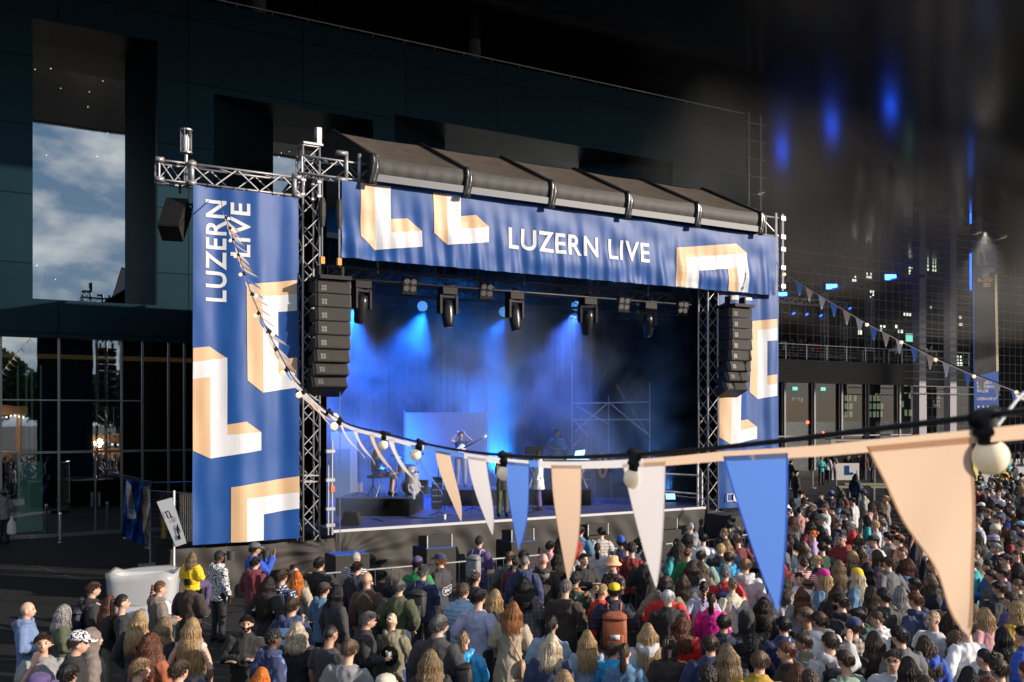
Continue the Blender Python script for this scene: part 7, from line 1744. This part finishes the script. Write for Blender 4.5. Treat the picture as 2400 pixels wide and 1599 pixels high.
# bar at the far right
q = atD(2420, 975, 62); t = thing('drinks_bar', 'white drinks bar at the far right behind the crowd', 'bar', (q.x, q.y, 0), -TH); g = MB(); g.box((-3.4, 0, 0), (2, .8, 1.15)); g.build('counter', M['white_plastic'], t, local=True); g = MB(); g.box((-3.5, -.1, 1.155), (2.1, .9, 1.2)); g.build('top', M['black'], t, local=True)
g = MB()
for k in range(14): g.lathe((-3.1+k*.22, .2+.15*(k % 2), 1.2), [(.05, 0), (.05, .24), (.02, .32), (.02, .36)], 8)
tag(g.build('bottle', M['white_plastic'], t, local=True), 'row of pale bottles on the bar')
q = atD(2284, 975, 55); g = MB(); g.box((q.x-.2, q.y-.06, 0), (q.x+.2, q.y+.06, 2.3)); g.box((q.x-.3, q.y-.2, 0), (q.x+.3, q.y+.2, .06)); tag(g.build('yellow_panel', mat('yellow_green_panel', (.38, .40, .02, 1), .5)), 'narrow yellow-green panel beside the bulb at the right', 'panel')
# tall banner on the tower
Db = 78.0; p = atD(2309, 975, Db); t = thing('hanging_banner', 'tall narrow blue festival banner hanging on the column tower', 'banner', (p.x, p.y, CAMZ), -TH)
def bx(x, y): return ((1700+x/2.6133-2309)/FP*Db, (975-(500+y/2.6133))/FP*Db)
def bpoly(nm, m, pts, off): g = MB(); P_ = [bx(*q) for q in pts]; g.add([(x, -off, z) for x, z in P_], [tuple(range(len(P_)))]); return g.build(nm, m, t, local=True)
g = MB(); P_ = [bx(*q) for q in ((1513, 170), (1663, 198), (1676, 1240), (1524, 1230))]; g.prism(P_, lambda x, z: (x, 0, z), lambda x, z: (x, .05, z)); g.build('cloth', mat('deep_blue_banner', (.035, .09, .33, 1), .6), t, local=True)
bpoly('photo_print', mat('dark_photo_print', (.022, .022, .024, 1), .6, noise_s=1.2, noise_a=.6), [(1520, 380), (1650, 370), (1670, 965), (1526, 1000)], .01); bpoly('side_stripe', mat('cream_stripe', (.42, .36, .22, 1), .6), [(1648, 372), (1663, 372), (1674, 968), (1659, 970)], .02)
bpoly('emblem', M['peach'], [(1532, 225), (1545, 213), (1585, 213), (1590, 222), (1592, 290), (1606, 300), (1612, 312), (1582, 318), (1578, 235), (1553, 236), (1554, 305), (1560, 318), (1540, 325), (1534, 310)], .02)
bpoly('emblem', M['white'], [(1541, 228), (1588, 222), (1592, 290), (1580, 288), (1577, 240), (1554, 240), (1556, 300), (1543, 302)], .03)
def btext(s, x0, y0, x1, y1, m=M['white']):
    me = text_mesh(s, 1, .02); (xa, za), (xb, zb) = bx(x0, y1), bx(x1, y0); xs_ = [v.co.x for v in me.vertices]; ys_ = [v.co.y for v in me.vertices]; a0, a1, b0, b1 = min(xs_), max(xs_), min(ys_), max(ys_)
    for v in me.vertices: v.co = Vector((xa+(v.co.x-a0)/(a1-a0)*(xb-xa), -.035, za+(v.co.y-b0)/(b1-b0)*(zb-za)))
    me.materials.clear(); me.materials.append(m); o = bpy.data.objects.new('lettering', me); sc.collection.objects.link(o); o.parent = t
btext('LUZERN', 1575, 336, 1648, 364); btext('LIVE', 1575, 367, 1615, 393); btext('20.–29.07.', 1542, 396, 1642, 420, M['peach']); btext('2023', 1577, 428, 1622, 450, M['peach'])
btext('LUZERN', 1540, 1028, 1628, 1048); btext('SCHWEIZERHOF', 1540, 1054, 1645, 1072); btext('PAVILLON', 1540, 1078, 1608, 1098); btext('LUZERN-LIVE.CH', 1540, 1128, 1658, 1146)
for k, x in enumerate((1549, 1578, 1607, 1643)): bpoly('sponsor_mark', M['white'], [(x-7, 1182), (x, 1178), (x+7, 1182), (x+5, 1192), (x-5, 1192)], .03)
g = MB(); g.tube([(bx(1505, 168)[0], 0, bx(0, 168)[1]), (bx(1672, 198)[0], 0, bx(0, 200)[1])], .06, 6); g.build('rod', M['steel'], t, local=True)
# terrace stage trusses with small blue lamps
for k, (u, v0) in enumerate(((1932, 687), (1978, 712), (2041, 698))):
    q0 = atD(u, v0, 80); D = 80
    y = PY+2.0; a_ = (u-1200)/FP; D = (y-CAMY)/(CT-a_*ST); q0 = atD(u, v0, D); t = thing('terrace_truss', ['left upright truss on the terrace', 'middle upright truss on the terrace', 'right upright truss on the terrace'][k], 'truss', (q0.x, q0.y, 8.5), 0, 'upright trusses on the terrace'); c_, b_ = MB(), MB(); truss(c_, b_, (q0.x, q0.y, 8.52), (q0.x, q0.y, q0.z), (.38, 0, 0), (0, .38, 0), .45, .045, .025); c_.build('chord', M['alu'], t); b_.build('brace', M['alu'], t)
t = thing('terrace_truss_beam', 'horizontal truss with small lamps over the terrace', 'truss', (47, PY+2.2, 12)); c_, b_ = MB(), MB(); a = onY(1822, 708, PY+2.2); b = onY(1992, 720, PY+2.2); truss(c_, b_, a, (b.x, b.y, a.z), (0, .38, 0), (0, 0, .45), .5, .04, .025); c_.build('chord', M['steel'], t); b_.build('brace', M['steel'], t)
for k, (u, v) in enumerate(((1860, 735), (1891, 737), (1924, 740), (1992, 723))):
    q = onY(u, v, PY+2.0); o = thing('small_blue_lamp', ['small blue lamp under the terrace truss, leftmost', 'small blue lamp under the terrace truss, second', 'small blue lamp under the terrace truss, third', 'small blue lamp under the terrace truss, rightmost'][k], 'lamp', q, 0, 'small blue lamps over the terrace'); g = MB(); g.ell((0, 0, 0), (.2, .1, .08), 8, 6, Matrix.Rotation(R(-30), 3, 'Y')); g.build('lamp_face', M['bluestrip'], o, local=True); g = MB(); g.box((-.12, .05, 0), (.12, .25, .3)); g.build('housing', M['black'], o, local=True)
# crates, stools on the terrace
for k, (u, w_, h_) in enumerate(((2088, 1.3, 1.1), (2030, 1.5, 1.0))):
    q = onY(u, 900, PY+1.2); t = thing('terrace_table', ['high table with crates on the terrace', 'dark high table left on the terrace'][k], 'table', (q.x, q.y, 8.5), 0, 'high tables on the terrace'); g = MB(); g.box((-w_/2, -.3, h_), (w_/2, .3, h_+.06)); g.build('tabletop', M['steel'], t, local=True)
    for s in (-1, 1): g = MB(); g.box((s*w_*.45-.03, -.25, .02), (s*w_*.45+.03, .25, h_-.004)); g.build('leg', M['steel'], t, local=True)
q = onY(1893, 990, PY+2); g = MB(); g.ell(q, (.14, .14, .14), 8, 6); tag(g.build('red_lamp', M['redlamp']), 'red signal lamp inside the pavilion, upper one', 'lamp', 'red lamps in the pavilion')
q = onY(1930, 1018, PY-2); g = MB(); g.box((q.x-.08, q.y, q.z-.2), (q.x+.08, q.y+.05, q.z+.2)); tag(g.build('red_lamp', M['redlamp']), 'small red lamp near the booth sign, lower one', 'lamp', 'red lamps in the pavilion')
q = onY(2132, 792, WY-8); g = MB(); g.box((q.x-.45, q.y, q.z-.4), (q.x+.45, q.y+.1, q.z+.4)); tag(g.build('exit_sign', M['exit']), 'green glowing exit sign above the terrace', 'exit sign')

# ---------------------------------------------------------------- behind the camera: what the glass mirrors
def tree(x, y, h, r_, lab):
    t = thing('tree', lab, 'tree', (x, y, 0), 0, 'trees across the square'); rr = random.Random(int(x*7+y)); g = MB(); g.tube([(x, y, 0), (x+.2, y, h*.35), (x, y+.2, h*.75)], [.3, .22, .08], 8); g.build('trunk', M['bark'], t); g = MB()
    for k in range(3600):
        d = Vector((rr.gauss(0, 1), rr.gauss(0, 1), rr.gauss(0, 1))).normalized()*(rr.random()**.4); c = Vector((x+d.x*r_, y+d.y*r_, h*.64+d.z*h*.36))*1; c.z += .8*noise.noise(c*.5); e1 = Vector((rr.gauss(0, 1), rr.gauss(0, 1), rr.gauss(0, 1))).normalized()*.34; e2 = e1.orthogonal().normalized()*.26; g.add([c-e1, c+e2, c+e1, c-e2], [(0, 1, 2, 3)])
    g.build('crown', M['foliage'], t)
for k, (x, y, h, r_) in enumerate(((-14, -80, 11, 4.5), (-7, -84, 13, 5), (0, -80, 12.5, 5), (8, -86, 10.5, 4.5), (15, -84, 10, 4.5), (22, -88, 9, 4), (29, -90, 9.5, 4.5))): tree(x, y, h, r_, ['leftmost', 'second', 'third', 'fourth', 'fifth', 'sixth', 'last'][k]+' tree in the row mirrored by the glass')
for k, (x, y, ln) in enumerate(((-3.2, -37, 5.2), (5.5, -40, 7.5))):
    t = thing('market_stall', ['timber market stall with fairy lights mirrored in the glass', 'long pale timber stall mirrored in the glass doors'][k], 'market stall', (x, y, 0), 0, 'stalls across the square'); g = MB(); zt = 5.0 if k == 0 else 2.6
    g.box((-ln/2, -1.5, 0), (ln/2, 1.2, 1.3)); g.build('counter', M['wood'], t, local=True); g = MB(); g.box((-ln/2-.3, -1.8, zt-.7), (ln/2+.3, 1.6, zt)); g.build('roof', M['wood'], t, local=True); g = MB()
    for sx in (-1, 1):
        for sy in (-1.4, 1.1): g.box((sx*(ln/2-.1)-.08, sy-.08, 1.3), (sx*(ln/2-.1)+.08, sy+.08, zt-.7))
    g.build('post', M['wood'], t, local=True); g = MB()
    for q in range(18): g.ell((-ln/2+ln*q/17, 1.7, zt-.85-.06*math.sin(q*1.2)), (.06,)*3, 6, 4)
    g.build('bulb', M['lamp_white'], t, local=True)

for (x, y, z, e_) in ((-3.2, -35.2, 3.6, 500), (5.5, -38.4, 1.9, 400)):
    d = bpy.data.lights.new('stall_fill_light', 'POINT'); d.energy = e_; d.color = (1, .72, .4); d.shadow_soft_size = .4; o = bpy.data.objects.new('stall_fill_light', d); sc.collection.objects.link(o); o.location = (x, y, z)  # added point lamps near the bulbs, there to brighten the stall timber
# ---------------------------------------------------------------- lamps of the show (real fixtures stand beside each)
def spot(p, tgt, e, col, ang, blend=.6, size=.08):
    d = bpy.data.lights.new('stage_spot', 'SPOT'); d.energy = e; d.color = col; d.spot_size = R(ang); d.spot_blend = blend; d.shadow_soft_size = size; o = bpy.data.objects.new('stage_spot', d); sc.collection.objects.link(o)
    o.location = p; o.rotation_euler = (Vector(p)-Vector(tgt)).to_track_quat('Z', 'Y').to_euler(); return o
BL = (.01, .16, 1.0)
spot(onY(835, 708, 3.4)+Vector((0, .3, -.2)), (3.4, 7.5, 3.5), 12000, BL, 60, 1); spot(onY(990, 718, 6.0)+Vector((0, -.1, -.2)), (3.2, 6.0, 1.5), 6000, BL, 80, 1)
spot(onY(1181, 731, 6.0)+Vector((0, 0, -.2)), (6.0, 6.8, 1.5), 4500, BL, 80, 1); spot(onY(1350, 717, 6.0)+Vector((0, 0, -.2)), (9.2, 6, 1.5), 3500, (.08, .2, 1), 80, 1)
p = onZ(1190, 1155, 1.4)+Vector((0, 0, .35)); spot(p, p+Vector((-.9, 1.2, 3.5)), 16000, (.01, .26, 1.0), 75, 1)
p = onZ(1572, 1176, 1.4)+Vector((0, 0, .3)); spot(p, p+Vector((-1.5, 1, 3)), 300, (.1, .35, 1.0), 90)
p = onZ(1470, 1163, 1.4)+Vector((0, 0, .3)); spot(p, p+Vector((-.5, 1, 3)), 300, (.1, .35, 1.0), 90)
# the pale flood lamps on the tower light the tall banner and the smoke
q_ = atD(2309, 545, 70); spot(q_, atD(2309, 800, Db), 4500, (1, .93, .82), 60, .8)
# ---------------------------------------------------------------- smoke
def smoke(name, label, a, b, dens, col, scale, lo, hi, mask=None, aniso=.2, seed=(0, 0, 0)):
    g = MB(); g.box(a, b); o = g.build(name, None or bpy.data.materials.new(name)); m = o.data.materials[0]; m.use_nodes = True; n = m.node_tree.nodes; l = m.node_tree.links; n.clear()
    out = n.new('ShaderNodeOutputMaterial'); v = n.new('ShaderNodeVolumePrincipled'); v.inputs['Color'].default_value = (*col, 1); v.inputs['Anisotropy'].default_value = aniso
    ge = n.new('ShaderNodeNewGeometry'); mp_ = n.new('ShaderNodeMapping'); mp_.inputs['Location'].default_value = seed; t_ = n.new('ShaderNodeTexNoise'); t_.inputs['Scale'].default_value = scale; t_.inputs['Detail'].default_value = 3; t_.inputs['Distortion'].default_value = .6
    l.new(ge.outputs['Position'], mp_.inputs[0]); l.new(mp_.outputs[0], t_.inputs[0]); r_ = n.new('ShaderNodeMapRange'); r_.inputs['From Min'].default_value = lo; r_.inputs['From Max'].default_value = hi; r_.inputs['To Min'].default_value = 0; r_.inputs['To Max'].default_value = dens; l.new(t_.outputs[0], r_.inputs[0]); src = r_.outputs[0]
    if mask:
        (cx, cy, cz, rx, ry, rz_) = mask; sb = n.new('ShaderNodeVectorMath'); sb.operation = 'SUBTRACT'; sb.inputs[1].default_value = (cx, cy, cz); l.new(ge.outputs['Position'], sb.inputs[0]); dv = n.new('ShaderNodeVectorMath'); dv.operation = 'DIVIDE'; dv.inputs[1].default_value = (rx, ry, rz_); l.new(sb.outputs[0], dv.inputs[0]); ln = n.new('ShaderNodeVectorMath'); ln.operation = 'LENGTH'; l.new(dv.outputs[0], ln.inputs[0]); mr2 = n.new('ShaderNodeMapRange'); mr2.interpolation_type = 'SMOOTHSTEP'; mr2.inputs['From Min'].default_value = 1; mr2.inputs['From Max'].default_value = .35; l.new(ln.outputs['Value'], mr2.inputs[0]); mm = n.new('ShaderNodeMath'); mm.operation = 'MULTIPLY'; l.new(src, mm.inputs[0]); l.new(mr2.outputs[0], mm.inputs[1]); src = mm.outputs[0]
    l.new(src, v.inputs['Density']); l.new(v.outputs[0], out.inputs['Volume']); o['kind'] = 'stuff'; o['label'] = label; o['category'] = 'smoke'; o.visible_shadow = True; return o
smoke('smoke', 'blue lit theatrical smoke filling the stage', (.3, 1.2, 1.42), (14.0, 8.6, 9.0), .15, (.70, .86, 1), .55, .43, .64)
smoke('smoke', 'grey smoke drifting right of the stage under the roof', (15.6, 4, 9.5), (75, 27, 20.9), .024, (.95, .93, .9), .10, .46, .68, seed=(3, 2, 7))
